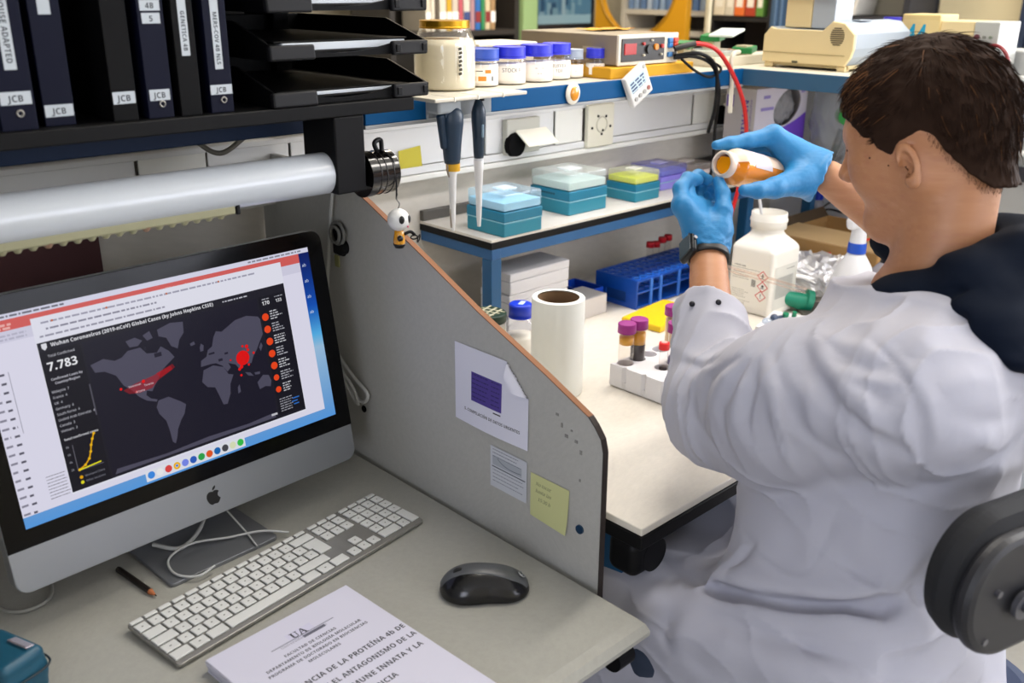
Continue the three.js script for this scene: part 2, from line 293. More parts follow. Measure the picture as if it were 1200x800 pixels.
hood(1.47, 'cream hinged socket flap with a grey cable hanging behind the pipettes');
hood(2.235, 'cream hinged socket flap over a round black socket near the red cable');
{
  const t = thing('sticky_note', 'bright yellow sticky note on the trunking behind the lamp end', 'note', [1.17, 1.171, WALL + 0.0465], 0);
  part('sheet', place(new THREE.BoxGeometry(0.055, 0.043, 0.0006), [0, 0, 0], [0, 0, 0.1]), std(0xb9ad33, 0.7), t);
}
{
  const t = thing('pinboard', 'dark red board on the wall behind the computer', 'board', [0.1, 1.0, WALL]);
  part('panel', box(0.92, 0.28, 0.012, [0, 0, 0.006]), std(0x4c2a2b, 0.8), t);
}

// ---------- computer ----------
const mAlu = std(0x93969a, 0.38, 0.75), mGlassBlack = phys(0x020203, 0.12, { specularIntensity: 0.35 });
function drawScreen(g, W, H) {
  const k = W / 1024; g.scale(k, k);
  const R = (c, x, y, w, h) => { g.fillStyle = c; g.fillRect(x, y, w, h); };
  const T = (s, x, y, size, c, bold) => { g.fillStyle = c; g.font = (bold ? 'bold ' : '') + size + 'px sans-serif'; g.fillText(s, x, y); };
  const poly = (c, pts) => { g.fillStyle = c; g.beginPath(); pts.forEach(([x, y], i) => i ? g.lineTo(x, y) : g.moveTo(x, y)); g.closePath(); g.fill(); };
  // desktop picture and menu bar
  const sky = g.createLinearGradient(0, 20, 0, 576); sky.addColorStop(0, '#0b1f66'); sky.addColorStop(0.3, '#1552b8'); sky.addColorStop(0.48, '#58b4ec'); sky.addColorStop(0.56, '#9fc4e4'); sky.addColorStop(0.9, '#6ea4dd'); sky.addColorStop(1, '#5a9ee6'); g.fillStyle = sky; g.fillRect(0, 0, 1024, 576);
  for (let i = 0; i < 4; i++) T('ab', 992, 60 + i * 52, 14, '#dfe8f8');
  R('#dcdcf0', 0, 0, 1024, 15); lines(g, 30, 230, 5, 1, 1, 5, '#6a6a78', 0); lines(g, 800, 1000, 5, 1, 1, 5, '#8a8a98', 0);
  // document window behind
  R('#d9605c', 0, 15, 985, 30); T('TFG doctorado presentación', 520, 34, 11, '#f6cfcb'); lines(g, 12, 110, 26, 2, 9, 6, '#f3b6b0', 0.3);
  R('#e4e2f4', 0, 44, 985, 500); R('#d6d4e8', 0, 44, 985, 30); lines(g, 10, 120, 54, 2, 10, 5, '#b9b7cc', 0.2);
  for (let i = 0; i < 17; i++) { lines(g, 4, 22, 150 + i * 24, 1, 1, 6, i < 2 ? '#d04a6a' : '#8d8b9c', 0.1); lines(g, 30, 44, 152 + i * 24, 1, 1, 6, '#5d5b6a', 0.1); }
  R('#a7a5b6', 52, 150, 2, 170); lines(g, 80, 136, 455, 8, 9, 2, '#6d6b78', 0.15);
  // browser window
  R('#e9e9f6', 136, 28, 778, 500); lines(g, 160, 840, 42, 1, 1, 5, '#a3a2b4', 0.1); lines(g, 170, 620, 60, 1, 1, 5, '#8e8d9e', 0.3); lines(g, 150, 560, 78, 1, 1, 5, '#9a99aa', 0.3);
  for (const x of [190, 340, 520, 690]) { g.fillStyle = '#c9683c'; g.beginPath(); g.arc(x, 44, 3, 0, 7); g.fill(); }
  R('#201f29', 138, 96, 774, 426);
  T('Wuhan Coronavirus (2019-nCoV) Global Cases (by Johns Hopkins CSSE)', 172, 113, 14.5, '#eeeeF4', true); lines(g, 690, 780, 106, 1, 1, 4, '#c6c6d2', 0.1);
  poly('#e6e6ee', [[148, 100], [162, 100], [162, 112], [155, 119], [148, 112]]);
  // map
  R('#1e1c2a', 254, 122, 552, 392);
  const land = '#504e60';
  for (const p of [
    [[262, 190], [300, 182], [330, 196], [352, 192], [372, 178], [410, 178], [425, 200], [455, 205], [470, 190], [492, 210], [505, 232], [478, 248], [456, 262], [444, 282], [430, 296], [418, 312], [402, 306], [398, 318], [410, 332], [428, 340], [424, 346], [396, 334], [376, 316], [360, 292], [340, 272], [325, 238], [296, 218], [270, 214]],
    [[430, 344], [462, 342], [494, 366], [510, 380], [500, 406], [484, 424], [470, 446], [462, 470], [454, 486], [446, 478], [444, 440], [440, 410], [424, 384], [420, 362]],
    [[470, 140], [512, 130], [552, 136], [548, 168], [530, 186], [520, 210], [502, 198], [492, 170], [470, 160]],
    [[372, 150], [400, 146], [420, 160], [404, 172], [380, 170]], [[424, 146], [446, 138], [452, 160], [434, 164]],
    [[560, 206], [574, 202], [576, 212], [562, 214]],
    [[588, 226], [594, 214], [602, 222], [598, 238], [588, 238]],
    [[580, 284], [584, 266], [604, 258], [612, 240], [628, 232], [638, 206], [650, 190], [668, 196], [690, 186], [720, 172], [760, 168], [800, 180], [806, 190], [806, 238], [788, 262], [776, 280], [758, 300], [748, 318], [734, 316], [720, 300], [706, 330], [694, 308], [670, 296], [676, 312], [662, 322], [650, 300], [630, 286], [612, 284]],
    [[586, 296], [620, 290], [652, 304], [664, 330], [680, 336], [664, 362], [658, 392], [642, 420], [628, 418], [620, 386], [612, 358], [588, 350], [574, 330]],
    [[686, 380], [694, 372], [694, 396], [684, 400]],
    [[756, 384], [780, 366], [800, 372], [806, 392], [800, 410], [782, 404], [760, 408]],
    [[720, 340], [738, 346], [748, 360], [730, 354]], [[752, 350], [772, 352], [770, 360], [754, 358]], [[784, 276], [794, 262], [798, 274], [788, 290]],
    [[270, 500], [420, 506], [560, 500], [700, 504], [790, 498], [800, 514], [262, 514]],
  ]) poly(land, p);
  for (const [x, y, w, h] of [[420, 180, 6, 10], [446, 206, 22, 12], [612, 250, 20, 6], [640, 276, 14, 8], [664, 262, 12, 6]]) R('#262433', x, y, w, h);
  poly('rgba(190,24,34,0.55)', [[336, 286], [372, 276], [430, 268], [486, 254], [492, 266], [440, 286], [420, 302], [380, 306], [350, 300]]); poly('rgba(200,20,30,0.5)', [[440, 264], [494, 250], [500, 262], [450, 280]]);
  const dotR = (x, y, r, c = '#e81414') => { g.fillStyle = c; g.beginPath(); g.arc(x, y, r, 0, 7); g.fill(); };
  dotR(722, 294, 23); for (const [x, y, r] of [[742, 262, 6], [704, 326, 5], [738, 320, 4], [762, 288, 4], [706, 346, 4], [728, 258, 4], [680, 290, 3], [744, 274, 5], [712, 320, 6], [330, 280, 4], [398, 276, 5], [372, 300, 3]]) dotR(x, y, r);
  T('Vancouver', 352, 284, 8, '#e0e0e6'); T('Toronto', 398, 292, 8, '#e0e0e6'); T('Arizona', 370, 304, 8, '#e0e0e6');
  R('#c9c9d0', 784, 500, 22, 7);
  // left column
  R('#1a1922', 138, 122, 110, 400); T('Total Confirmed', 158, 140, 10, '#d8d8e0'); T('7.783', 150, 176, 33, '#f4f4f8', true); T('Confirmed Cases by', 152, 204, 9, '#d0d0da', true); T('Country/Region', 160, 216, 9, '#d0d0da', true);
  ['Malaysia  7', 'France  4', 'UK  4', 'Germany  4', 'South Korea  4', 'United Arab Emirates  4', 'Canada  3', 'Vietnam  2'].forEach((s, i) => T(s, 146, 238 + i * 16, 9.5, '#cfcfd8'));
  R('#55535f', 246, 240, 4, 90); T('Total confirmed cases', 148, 376, 9, '#e0e0e6', true);
  g.strokeStyle = '#666470'; g.lineWidth = 2; g.beginPath(); g.moveTo(166, 392); g.lineTo(166, 468); g.lineTo(238, 468); g.stroke();
  for (let i = 0; i < 4; i++) T(['8k', '6k', '4k', '2k'][i], 148, 398 + i * 22, 8, '#b6b6c0');
  g.strokeStyle = '#e8a800'; g.lineWidth = 4; g.beginPath(); const cu = [[170, 466], [188, 458], [202, 444], [210, 426], [215, 408], [222, 392], [229, 378]]; cu.forEach(([x, y], i) => i ? g.lineTo(x, y) : g.moveTo(x, y)); g.stroke(); cu.forEach(([x, y]) => dotR(x, y, 4, '#f2bc10'));
  g.strokeStyle = '#e8e020'; g.beginPath(); g.moveTo(170, 467); g.lineTo(232, 462); g.stroke(); dotR(170, 488, 5, '#e8a800'); dotR(170, 503, 5, '#e8e020'); T('Mainland China', 180, 491, 8, '#9a9aa6'); T('Other locations', 180, 506, 8, '#9a9aa6');
  // right column
  R('#1a1922', 812, 122, 98, 392); T('170', 822, 150, 17, '#eeeef2', true); T('133', 872, 150, 14, '#e4e4ea', true); lines(g, 824, 850, 130, 1, 1, 3, '#b0b0ba', 0); lines(g, 870, 900, 130, 1, 1, 3, '#b0b0ba', 0);
  for (let i = 0; i < 7; i++) { dotR(826, 188 + i * 40, i < 5 ? 12 : 10, '#f0481c'); lines(g, 844, 892, 172 + i * 40, 4, 8, 3.5, i % 2 ? '#b4b4be' : '#d2d2da', 0.5); }
  lines(g, 822, 872, 460, 6, 8, 3, '#a8a8b2', 0.2); R('#2f6fc8', 870, 470, 26, 4); R('#2f6fc8', 866, 480, 22, 4); R('#2f6fc8', 872, 490, 20, 4);
  // dock
  R('#e6e8f2', 345, 536, 330, 34);
  ['#3f8ee8', '#f2f2f4', '#e04848', '#f6b91c', '#7a8cf0', '#2f5fc0', '#2fa84e', '#e85a28', '#1c6ab8', '#4a4a52', '#dfe6c0', '#39c24e'].forEach((c, i) => { g.fillStyle = c; g.beginPath(); g.arc(362 + i * 27, 553, 11, 0, 7); g.fill(); }); dotR(443, 553, 5, '#ffffff'); dotR(443, 553, 4, '#3b78e0');
}
{
  const t = thing('desktop_computer', 'all-in-one desktop computer with black glass frame showing a world map on screen', 'computer', [0.517, DESK, -1.158], 0.052);
  const B = new THREE.Group(), y0 = 0.058, tilt = -0.174;                        // B is only a transform: its content is baked in
  const M = new THREE.Matrix4().makeTranslation(0, y0, 0).multiply(new THREE.Matrix4().makeRotationX(tilt));
  const on = (g) => g.applyMatrix4(M);
  const W = 0.528, H = 0.372, chin = 0.0575;
  const shell = extrude(roundRect(W, H, 0.018), 0.022, 0.0015); shell.translate(0, H / 2, -0.022);
  const bulge = new THREE.SphereGeometry(1, 40, 24); bulge.scale(W * 0.47, H * 0.44, 0.022); bulge.translate(0, H * 0.52, -0.021);
  part('aluminium_body', [on(shell), on(bulge)], mAlu, t);
  const glassOut = roundRect(W - 0.001, H - chin, 0.018).map(([x, y]) => [x, y]).map(([x, y]) => y < 0 ? [x < 0 ? -(W - 0.001) / 2 : (W - 0.001) / 2, -(H - chin) / 2] : [x, y]);
  const glass = extrude(glassOut.filter((p, i) => i === 0 || p[0] !== glassOut[i - 1][0] || p[1] !== glassOut[i - 1][1]), 0.002, 0.0005); glass.translate(0, chin + (H - chin) / 2, 0.0002);
  part('glass_frame', on(glass), mGlassBlack, t, 'black glass front frame');
  const sg = new THREE.PlaneGeometry(0.474, 0.267); sg.translate(0, 0.082 + 0.1335, 0.0027);
  const st = canvasTex(2048, 1152, drawScreen);
  part('screen', on(sg), phys(0x000000, 0.25, { specularIntensity: 0.2, emissive: 0xffffff, emissiveMap: st, emissiveIntensity: 0.84 }), t, 'lit screen with a dark outbreak map and counters');
  // fruit mark on the chin, cut from a thin dark sheet
  const ap = new THREE.Shape(); ap.moveTo(0, 0.008); ap.bezierCurveTo(0.004, 0.011, 0.009, 0.009, 0.0105, 0.006); ap.bezierCurveTo(0.006, 0.003, 0.007, -0.003, 0.0115, -0.005); ap.bezierCurveTo(0.009, -0.011, 0.006, -0.0135, 0.003, -0.0125); ap.bezierCurveTo(0.001, -0.0118, -0.001, -0.0118, -0.003, -0.0125); ap.bezierCurveTo(-0.007, -0.0135, -0.012, -0.005, -0.0115, 0.0015); ap.bezierCurveTo(-0.011, 0.009, -0.004, 0.011, 0, 0.008);
  const lf = new THREE.Shape(); lf.moveTo(0, 0.0105); lf.bezierCurveTo(0, 0.014, 0.003, 0.0165, 0.006, 0.017); lf.bezierCurveTo(0.006, 0.0135, 0.0035, 0.0108, 0, 0.0105);
  const mark = new THREE.ExtrudeGeometry([ap, lf], { depth: 0.0006, bevelEnabled: false, curveSegments: 10 }); mark.scale(0.9, 0.9, 1); mark.translate(0.012, chin * 0.5, 0.0001);
  part('fruit_mark', on(mark), std(0x050506, 0.3), t, 'black fruit logo on the aluminium chin');
  // stand: foot on the desk and a leaning neck
  const foot = extrude(roundRect(0.172, 0.165, 0.008), 0.006, 0.001); foot.rotateX(-Math.PI / 2); foot.translate(0, 0, -0.045);
  part('stand_foot', foot, std(0x84868a, 0.4, 0.6), t);
  part('stand_neck', place(new RoundedBoxGeometry(0.16, 0.2, 0.008, 2, 0.003), [0, 0.095, -0.092], [0.32, 0, 0]), mAlu, t);
}
{
  const l = new THREE.RectAreaLight(0xc8d2ff, 0.35, 0.47, 0.26), n = V(Math.sin(0.052), Math.sin(0.174) * -0 + 0.17, Math.cos(0.052));
  l.position.set(0.519, 0.99, -1.185); l.lookAt(0.519 + n.x, 0.99 + n.y, -1.185 + n.z); l.castShadow = true; scene.add(l);
}
// ---------- keyboard: every key is a part ----------
{
  const t = thing('keyboard', 'flat aluminium full-size keyboard with white keys in front of the computer', 'keyboard', [0.57, DESK, -1.0385], 0.14);
  const tiltK = 0.045, M = new THREE.Matrix4().makeTranslation(0, 0.008, 0).multiply(new THREE.Matrix4().makeRotationX(tiltK));
  const on = (g) => g.applyMatrix4(M);
  const base = extrude(roundRect(0.43, 0.1145, 0.006), 0.005, 0.001); base.rotateX(-Math.PI / 2); base.translate(0, -0.003, 0);
  part('base_plate', on(base), std(0x8f8d87, 0.42, 0.6), t);
  part('rear_foot', on(box(0.3, 0.009, 0.014, [0, -0.0065, -0.046], undefined, 0.003)), std(0xb9bab8, 0.6), t);
  const mKey = std(0xc9cac6, 0.5), U = 0.01905, x0 = -0.2145, cache = new Map();
  const legend = canvasTex(64, 64, (g) => { g.fillStyle = '#ffffff'; g.fillRect(0, 0, 64, 64); g.fillStyle = '#8c8c88'; g.fillRect(27, 29, 10, 8); });
  const mKeyLegend = std(0xc9cac6, 0.5, 0, { map: legend });
  function key(u, w, z, d = 1) {                                                    // u, w in key units; z of centre; d = depth in units
    const id = w + '/' + d; if (!cache.has(id)) cache.set(id, new RoundedBoxGeometry(w * U - 0.0032, 0.003, d * 0.019 - 0.0032, 2, 0.0012));
    const k = part('key', cache.get(id), w > 0.9 && w < 1.3 && d === 1 ? mKeyLegend : mKey, t);
    k.position.set(x0 + (u + w / 2) * U, 0, z); k.position.y += 0.0035; k.position.applyMatrix4(M); k.rotation.x = tiltK;
  }
  const Z = (r) => -0.0415 + r * 0.0191, zF = -0.0515 + 0.0005;
  for (let i = 0; i < 14; i++) key(i * 15 / 14, 15 / 14, zF, 0.52);
  for (let i = 0; i < 3; i++) key(15.25 + i, 1, zF, 0.52);
  for (let i = 0; i < 4; i++) key(18.5 + i, 1, zF, 0.52);
  const row = (r, list, u = 0) => { for (const w of list) { key(u, w, Z(r)); u += w; } };
  row(0.3, [1, 1, 1, 1, 1, 1, 1, 1, 1, 1, 1, 1, 1, 2]);
  row(1.3, [1.5, 1, 1, 1, 1, 1, 1, 1, 1, 1, 1, 1, 1]);
  row(2.3, [1.75, 1, 1, 1, 1, 1, 1, 1, 1, 1, 1, 1, 1]);
  row(3.3, [1.25, 1, 1, 1, 1, 1, 1, 1, 1, 1, 1, 2.75]);
  row(4.3, [1.5, 1.25, 1.5, 6.5, 1.5, 1.25, 1.5]);
  for (const r of [0.3, 1.3]) row(r, [1, 1, 1], 15.25);
  row(3.3, [1], 16.25); row(4.3, [1, 1, 1], 15.25);
  for (const r of [0.3, 1.3, 2.3]) row(r, [1, 1, 1, 1], 18.5);
  row(3.3, [1, 1, 1], 18.5); row(4.3, [2, 1], 18.5); key(21.5, 1, Z(3.8), 2);
  const e = extrude([[-0.0126, 0.0174], [-0.0126, 0.0016], [-0.0078, 0.0016], [-0.0078, -0.0175], [0.0126, -0.0175], [0.0126, 0.0174]], 0.003, 0.0008); e.rotateX(-Math.PI / 2);
  const k = part('key', e, mKey, t); k.position.set(x0 + 14.25 * U, 0.002, Z(1.8)); k.position.applyMatrix4(M); k.rotation.x = tiltK;
}
{
  const t = thing('mouse', 'black and grey wireless mouse on the desk beside the keyboard', 'mouse', [0.744, DESK, -0.816], 0.86); t.scale.setScalar(1.06);
  const prof = (p) => { const [x, y, z] = p; const w = 0.031 - 0.004 * Math.cos(z * 60) + 0.002 * Math.abs(z) / 0.05; return smax(ellipsoid(x, y - 0.004, z + 0.004, w + 0.003, 0.033 - z * 0.06, 0.058), -y, 0.006); };
  part('body', netMesh(prof, [-0.045, -0.004, -0.07], [0.045, 0.05, 0.07], 0.0016), std(0x08080a, 0.22), t, 'glossy black sides');
  const top = (p) => smax(smax(prof(p) - 0.0011, Math.abs(p[0] - 0.004) - 0.0165 - p[2] * 0.08 + 0.25 * Math.max(0, p[2] - 0.03), 0.0006), 0.012 - p[1], 0.0006);
  part('top_shell', netMesh(top, [-0.045, 0.0, -0.07], [0.045, 0.05, 0.07], 0.0016), std(0x4c4e50, 0.4), t, 'satin grey top');
  part('scroll_wheel', cyl(0.009, 0.009, 0.005, [0, 0.027, -0.036], [0, 0, Math.PI / 2]), std(0x141414, 0.7), t);
  part('round_mark', [place(new THREE.TorusGeometry(0.0045, 0.0009, 6, 20, 5), [0, 0.0255, 0.044], [-Math.PI / 2 + 0.55, 0, 0]), place(new THREE.TorusGeometry(0.002, 0.0008, 6, 14, 4), [0, 0.0258, 0.043], [-Math.PI / 2 + 0.55, 0, 1])], std(0x9a9c9e, 0.3, 0.6), t, 'small silver swirl mark');
}
// ---------- thesis, pencil, cables, teal case ----------
{
  const t = thing('thesis_manuscript', 'thick white printed manuscript with a Spanish title page on the desk front', 'paper', [0.503, DESK, -0.785], 0.06);
  const W = 0.21, H = 0.297;
  for (let i = 0; i < 6; i++) part('page_block', box(W, 0.0027, H, [(rnd() - 0.5) * 0.0016 - i * 0.0004, 0.0014 + i * 0.0028, (rnd() - 0.5) * 0.0016], [0, (rnd() - 0.5) * 0.008, 0], 0.0006, 1), std(i % 2 ? 0xb4b3c2 : 0xc0bfcc, 0.8), t);
  const cover = new THREE.PlaneGeometry(W, H); cover.rotateX(-Math.PI / 2); cover.translate(-0.001, 0.01745, 0);
  part('title_page', cover, print(840, 1188, (g, w, h) => {
    g.fillStyle = '#c6c5d4'; g.fillRect(0, 0, w, h); g.textAlign = 'center';
    g.fillStyle = '#c2c0d4'; g.fillRect(360, 120, 150, 70); g.fillStyle = '#8a8a98'; g.fillRect(250, 172, 370, 8); g.fillStyle = '#2c2c34'; g.font = 'bold 62px serif'; g.fillText('UA', 425, 172); g.font = '24px serif'; g.fillStyle = '#777784'; g.fillText('Universidad  Autónoma', 430, 200); g.fillStyle = '#5a5a68'; g.fillRect(425, 184, 130, 20);
    g.fillStyle = '#2a2a30'; g.font = 'bold 27px sans-serif'; ['FACULTAD DE CIENCIAS', 'DEPARTAMENTO DE BIOLOGÍA MOLECULAR', 'PROGRAMA DE DOCTORADO EN BIOCIENCIAS', 'MOLECULARES'].forEach((s, i) => g.fillText(s, 425, 262 + i * 38, 640));
    g.font = 'bold 46px sans-serif'; ['IMPORTANCIA DE LA PROTEÍNA 4b DE', 'MERS-CoV EN EL ANTAGONISMO DE LA', 'RESPUESTA INMUNE INNATA Y LA', 'VIRULENCIA'].forEach((s, i) => g.fillText(s, 430, 500 + i * 84, 800));
  }), t);
}
{
  const t = thing('pencil', 'short dark pencil lying on the desk beside the computer stand', 'pencil', [0.4025, DESK + 0.0042, -1.16], Math.atan2(-0.012, -0.1) * 0 + 0.12);
  part('shaft', cyl(0.0042, 0.0042, 0.082, [0, 0, -0.005], [Math.PI / 2, 0, 0], 6), std(0x17110d, 0.5), t);
  part('wood_tip', cyl(0.0012, 0.0042, 0.012, [0, 0, 0.042], [Math.PI / 2, 0, 0], 12), std(0xb0683c, 0.7), t, 'orange-brown sharpened wood');
  part('lead', cyl(0.0003, 0.0012, 0.004, [0, 0, 0.05], [Math.PI / 2, 0, 0], 8), mBlack, t);
}
const mCable = std(0xb4b5b2, 0.5);
{
  const t = thing('keyboard_cable', 'thin white cable looping from the keyboard behind the computer stand', 'cable', [0.5, DESK, -1.12]);
  part('cord', tube([[-0.005, 0.012, 0.01], [-0.03, 0.008, 0.012], [-0.052, 0.009, -0.01], [-0.045, 0.011, -0.05], [-0.005, 0.012, -0.065], [0.045, 0.011, -0.045], [0.09, 0.012, -0.025], [0.12, 0.008, -0.001]], 0.0018, 80), mCable, t);
  part('second_cord', tube([[0.065, 0.009, 0.004], [0.072, 0.012, -0.05], [0.055, 0.05, -0.13], [0.03, 0.06, -0.15]], 0.0015, 40), mCable, t);
}
{
  const t = thing('power_cable', 'white power cable drooping below the computer chin to the stand', 'cable', [0.5, DESK, -1.19]);
  part('cord', tube([[-0.045, 0.012, -0.03], [-0.02, 0.009, 0.0], [0.01, 0.01, -0.012], [0.045, 0.02, -0.045], [0.07, 0.06, -0.085]], 0.0032, 50), mCable, t);
}
{
  const t = thing('desk_cable', 'grey cable loop on the desk below the left corner of the computer', 'cable', [0.27, DESK, -1.2]);
  part('cord', tube([[-0.03, 0.03, -0.09], [-0.022, 0.004, -0.02], [0.0, 0.004, 0.005], [0.03, 0.004, 0.0], [0.05, 0.004, -0.05], [0.06, 0.03, -0.11]], 0.003, 50), std(0x87867f, 0.5), t);
}
{
  const t = thing('teal_case', 'teal zipped case with metal corner at the left edge of the desk', 'case', [0.205, DESK, -1.055], 0.35);
  part('body', netMesh((p) => { const q = [Math.abs(p[0]) - 0.02, Math.abs(p[1] - 0.03) - 0.02, Math.abs(p[2]) - 0.03]; return Math.hypot(Math.max(q[0], 0), Math.max(q[1], 0), Math.max(q[2], 0)) + Math.min(Math.max(q[0], q[1], q[2]), 0) - 0.01 + 0.0012 * Math.sin(p[1] * 160); }, [-0.04, -0.005, -0.05], [0.04, 0.07, 0.05], 0.002), std(0x0d4a60, 0.45), t);
  part('zip_seam', [tube([[-0.029, 0.034, 0.041], [0.029, 0.036, 0.041], [0.031, 0.036, -0.03]], 0.0014, 30, 6)], std(0x08202c, 0.5), t);
  part('metal_corner', box(0.012, 0.003, 0.032, [0.016, 0.061, 0.014], [0, 0, -0.3], 0.001), std(0xb5aeb6, 0.25, 0.9), t, 'bright metal strip');
}
{
  const t = thing('hanging_cable', 'bundle of white cables hanging against the grey side panel', 'cable', [0.852, 0.95, -1.31]);
  part('cord', [tube([[0, 0.24, 0.005], [0, 0.117, -0.019], [0, -0.009, -0.034], [0, -0.051, -0.012], [0, -0.084, 0.036], [0, -0.106, 0.076], [-0.002, -0.122, 0.062], [-0.003, -0.1, 0.02], [-0.003, -0.05, -0.01]], 0.0034, 90), tube([[-0.006, -0.01, -0.035], [-0.006, -0.06, -0.012], [-0.006, -0.105, 0.045], [-0.006, -0.128, 0.054], [-0.007, -0.1, 0.024], [-0.006, -0.02, -0.02]], 0.003, 60)], mCable, t);
}
{
  const t = thing('panel_plug', 'dark plug with looped grey cable on the panel beside the computer', 'plug', [0.857, 1.1, -1.302]);
  part('plug_body', [box(0.01, 0.05, 0.03, [0, 0, 0], undefined, 0.005), cyl(0.012, 0.012, 0.012, [-0.002, -0.01, 0.01], [0, 0, Math.PI / 2])], mBlack, t);
  part('cord', [place(new THREE.TorusGeometry(0.018, 0.003, 8, 30), [-0.006, 0.014, 0.006], [0, Math.PI / 2, 0]), place(new THREE.TorusGeometry(0.013, 0.003, 8, 30), [-0.01, 0.012, 0.004], [0, Math.PI / 2, 0.2])], std(0x6f6f6a, 0.5), t);
  part('tag', box(0.003, 0.02, 0.012, [-0.006, -0.034, 0.0], undefined, 0.001), std(0x8a8a58, 0.7), t, 'olive tag');
}

// ---------- black shelf over the desk ----------
{
  const t = thing('black_shelf', 'black shelf over the desk carrying binders and letter trays', 'shelf', [0.2, 1.347, -1.3275]);
  part('shelf_board', box(1.326, 0.018, 0.455, [0, -0.009, 0], undefined, 0.002), phys(0x070708, 0.5, { specularIntensity: 0.3 }), t);
  part('front_rail', box(1.326, 0.04, 0.02, [0, -0.038, 0.075]), phys(0x041c38, 0.5, { specularIntensity: 0.4 }), t, 'dark blue rail under the board');
}
{
  const t = thing('cabinet_back', 'black back board behind the binders and trays', 'board', [0.2, 1.347, -1.552]);
  part('panel', box(1.326, 0.62, 0.01, [0, 0.31, 0], undefined, 0.002), mBlackMat, t); part('top_rail', box(1.326, 0.02, 0.016, [0, 0.6, 0.005]), mBlack, t);
}
{
  const t = thing('shelf_post', 'black upright post at the right end of the black shelf', 'post', [0.846, 1.347, -1.46]);
  part('post', box(0.03, 0.62, 0.09, [0, 0.31, 0], undefined, 0.003), mBlackMat, t); part('foot_plate', box(0.032, 0.006, 0.11, [0, 0.003, 0]), mBlack, t);
}
// ring binders: [x of centre, width, colour, label, print, ring]
const mNavy = phys(0x090c20, 0.55, { specularIntensity: 0.25 }), mBinder = phys(0x060607, 0.6, { specularIntensity: 0.25 }), mRing = std(0x8d8a84, 0.3, 0.9);
function stick(w, h, draw, px = 6000) { return [new THREE.PlaneGeometry(w, h), print(Math.round(w * px), Math.round(h * px), draw, 0.6)]; }
const plain = (text, size, col = '#22262c', bg = '#b4bbc0') => (g, w, h) => { g.fillStyle = bg; g.fillRect(0, 0, w, h); g.fillStyle = col; g.textAlign = 'center'; g.textBaseline = 'middle'; g.font = 'bold ' + Math.round(h * size) + 'px sans-serif'; g.fillText(text, w / 2, h * 0.54, w * 0.92); };
const upright = (text) => (g, w, h) => { g.fillStyle = '#b4bbc0'; g.fillRect(0, 0, w, h); g.translate(w / 2, h - w * 0.5); g.rotate(Math.PI / 2); g.textBaseline = 'middle'; g.textAlign = 'right'; g.fillStyle = '#22262c'; g.font = 'bold ' + Math.round(w * 0.68) + 'px sans-serif'; g.fillText(text, 0, 0); };
const jcb = plain('JCB', 0.72);
for (const [x, w, m, label, strips, ring, dz] of [
  [0.339, 0.037, mNavy, 'navy ring binder with a long white spine label, leftmost on the shelf', [['JCB', 0.0315, 0.0135, 0.034, jcb], ['v', 0.0125, 0.15, 0.138, upright('MOUSE ADAPTED')]], 0.018, 0],
  [0.3855, 0.033, mNavy, 'dark navy ring binder with a peeling JCB label near the spine base', [['JCB', 0.0305, 0.013, 0.0165, jcb], ['v', 0.013, 0.07, 0.152, plain('', 0.5)]], 0, -0.012],
  [0.456, 0.029, mBinder, 'black ring binder standing apart with only a JCB label', [['JCB', 0.026, 0.0135, 0.026, jcb]], 0, -0.004],
  [0.4975, 0.031, mNavy, 'navy ring binder with small 4B and 5 labels above JCB', [['JCB', 0.0245, 0.0125, 0.0265, jcb], ['b', 0.0235, 0.0115, 0.1255, plain('4B', 0.74)], ['5', 0.0215, 0.0115, 0.1115, plain('5', 0.74)]], 0.016, -0.002],
  [0.5345, 0.0265, mBinder, 'black ring binder with a narrow GENETICA 4B spine strip', [['v', 0.0105, 0.13, 0.134, upright('GENETICA 4B')]], 0, 0],
  [0.5765, 0.03, mNavy, 'navy ring binder with MERS-COV 4B NLS strip, rightmost binder', [['JCB', 0.0285, 0.0115, 0.0275, jcb], ['v', 0.0105, 0.13, 0.1165, upright('MERS-COV 4B NLS')]], 0.015, -0.003],
]) {
  const t = thing('ring_binder', label, 'binder', [x, 1.347, -1.112 + dz], 0, 'ring binders on the black shelf');
  part('cover', [box(w, 0.315, 0.003, [0, 0.1575, -0.0015], undefined, 0.001), box(0.0025, 0.315, 0.285, [-w / 2 + 0.00125, 0.1575, -0.144]), box(0.0025, 0.315, 0.285, [w / 2 - 0.00125, 0.1575, -0.144])], m, t);
  part('pages', box(w - 0.007, 0.297, 0.24, [0, 0.152, -0.15]), std(0x6b6a66, 0.9), t);
  for (const [kind, lw, lh, y, draw] of strips) { const [g, mm] = stick(lw, lh, draw); g.translate(0, y, 0.0004); part('spine_label', g, mm, t); }
  if (ring) part('finger_ring', place(new THREE.TorusGeometry(0.0032, 0.0011, 8, 20), [0.002, ring, 0.0006]), mRing, t);
}
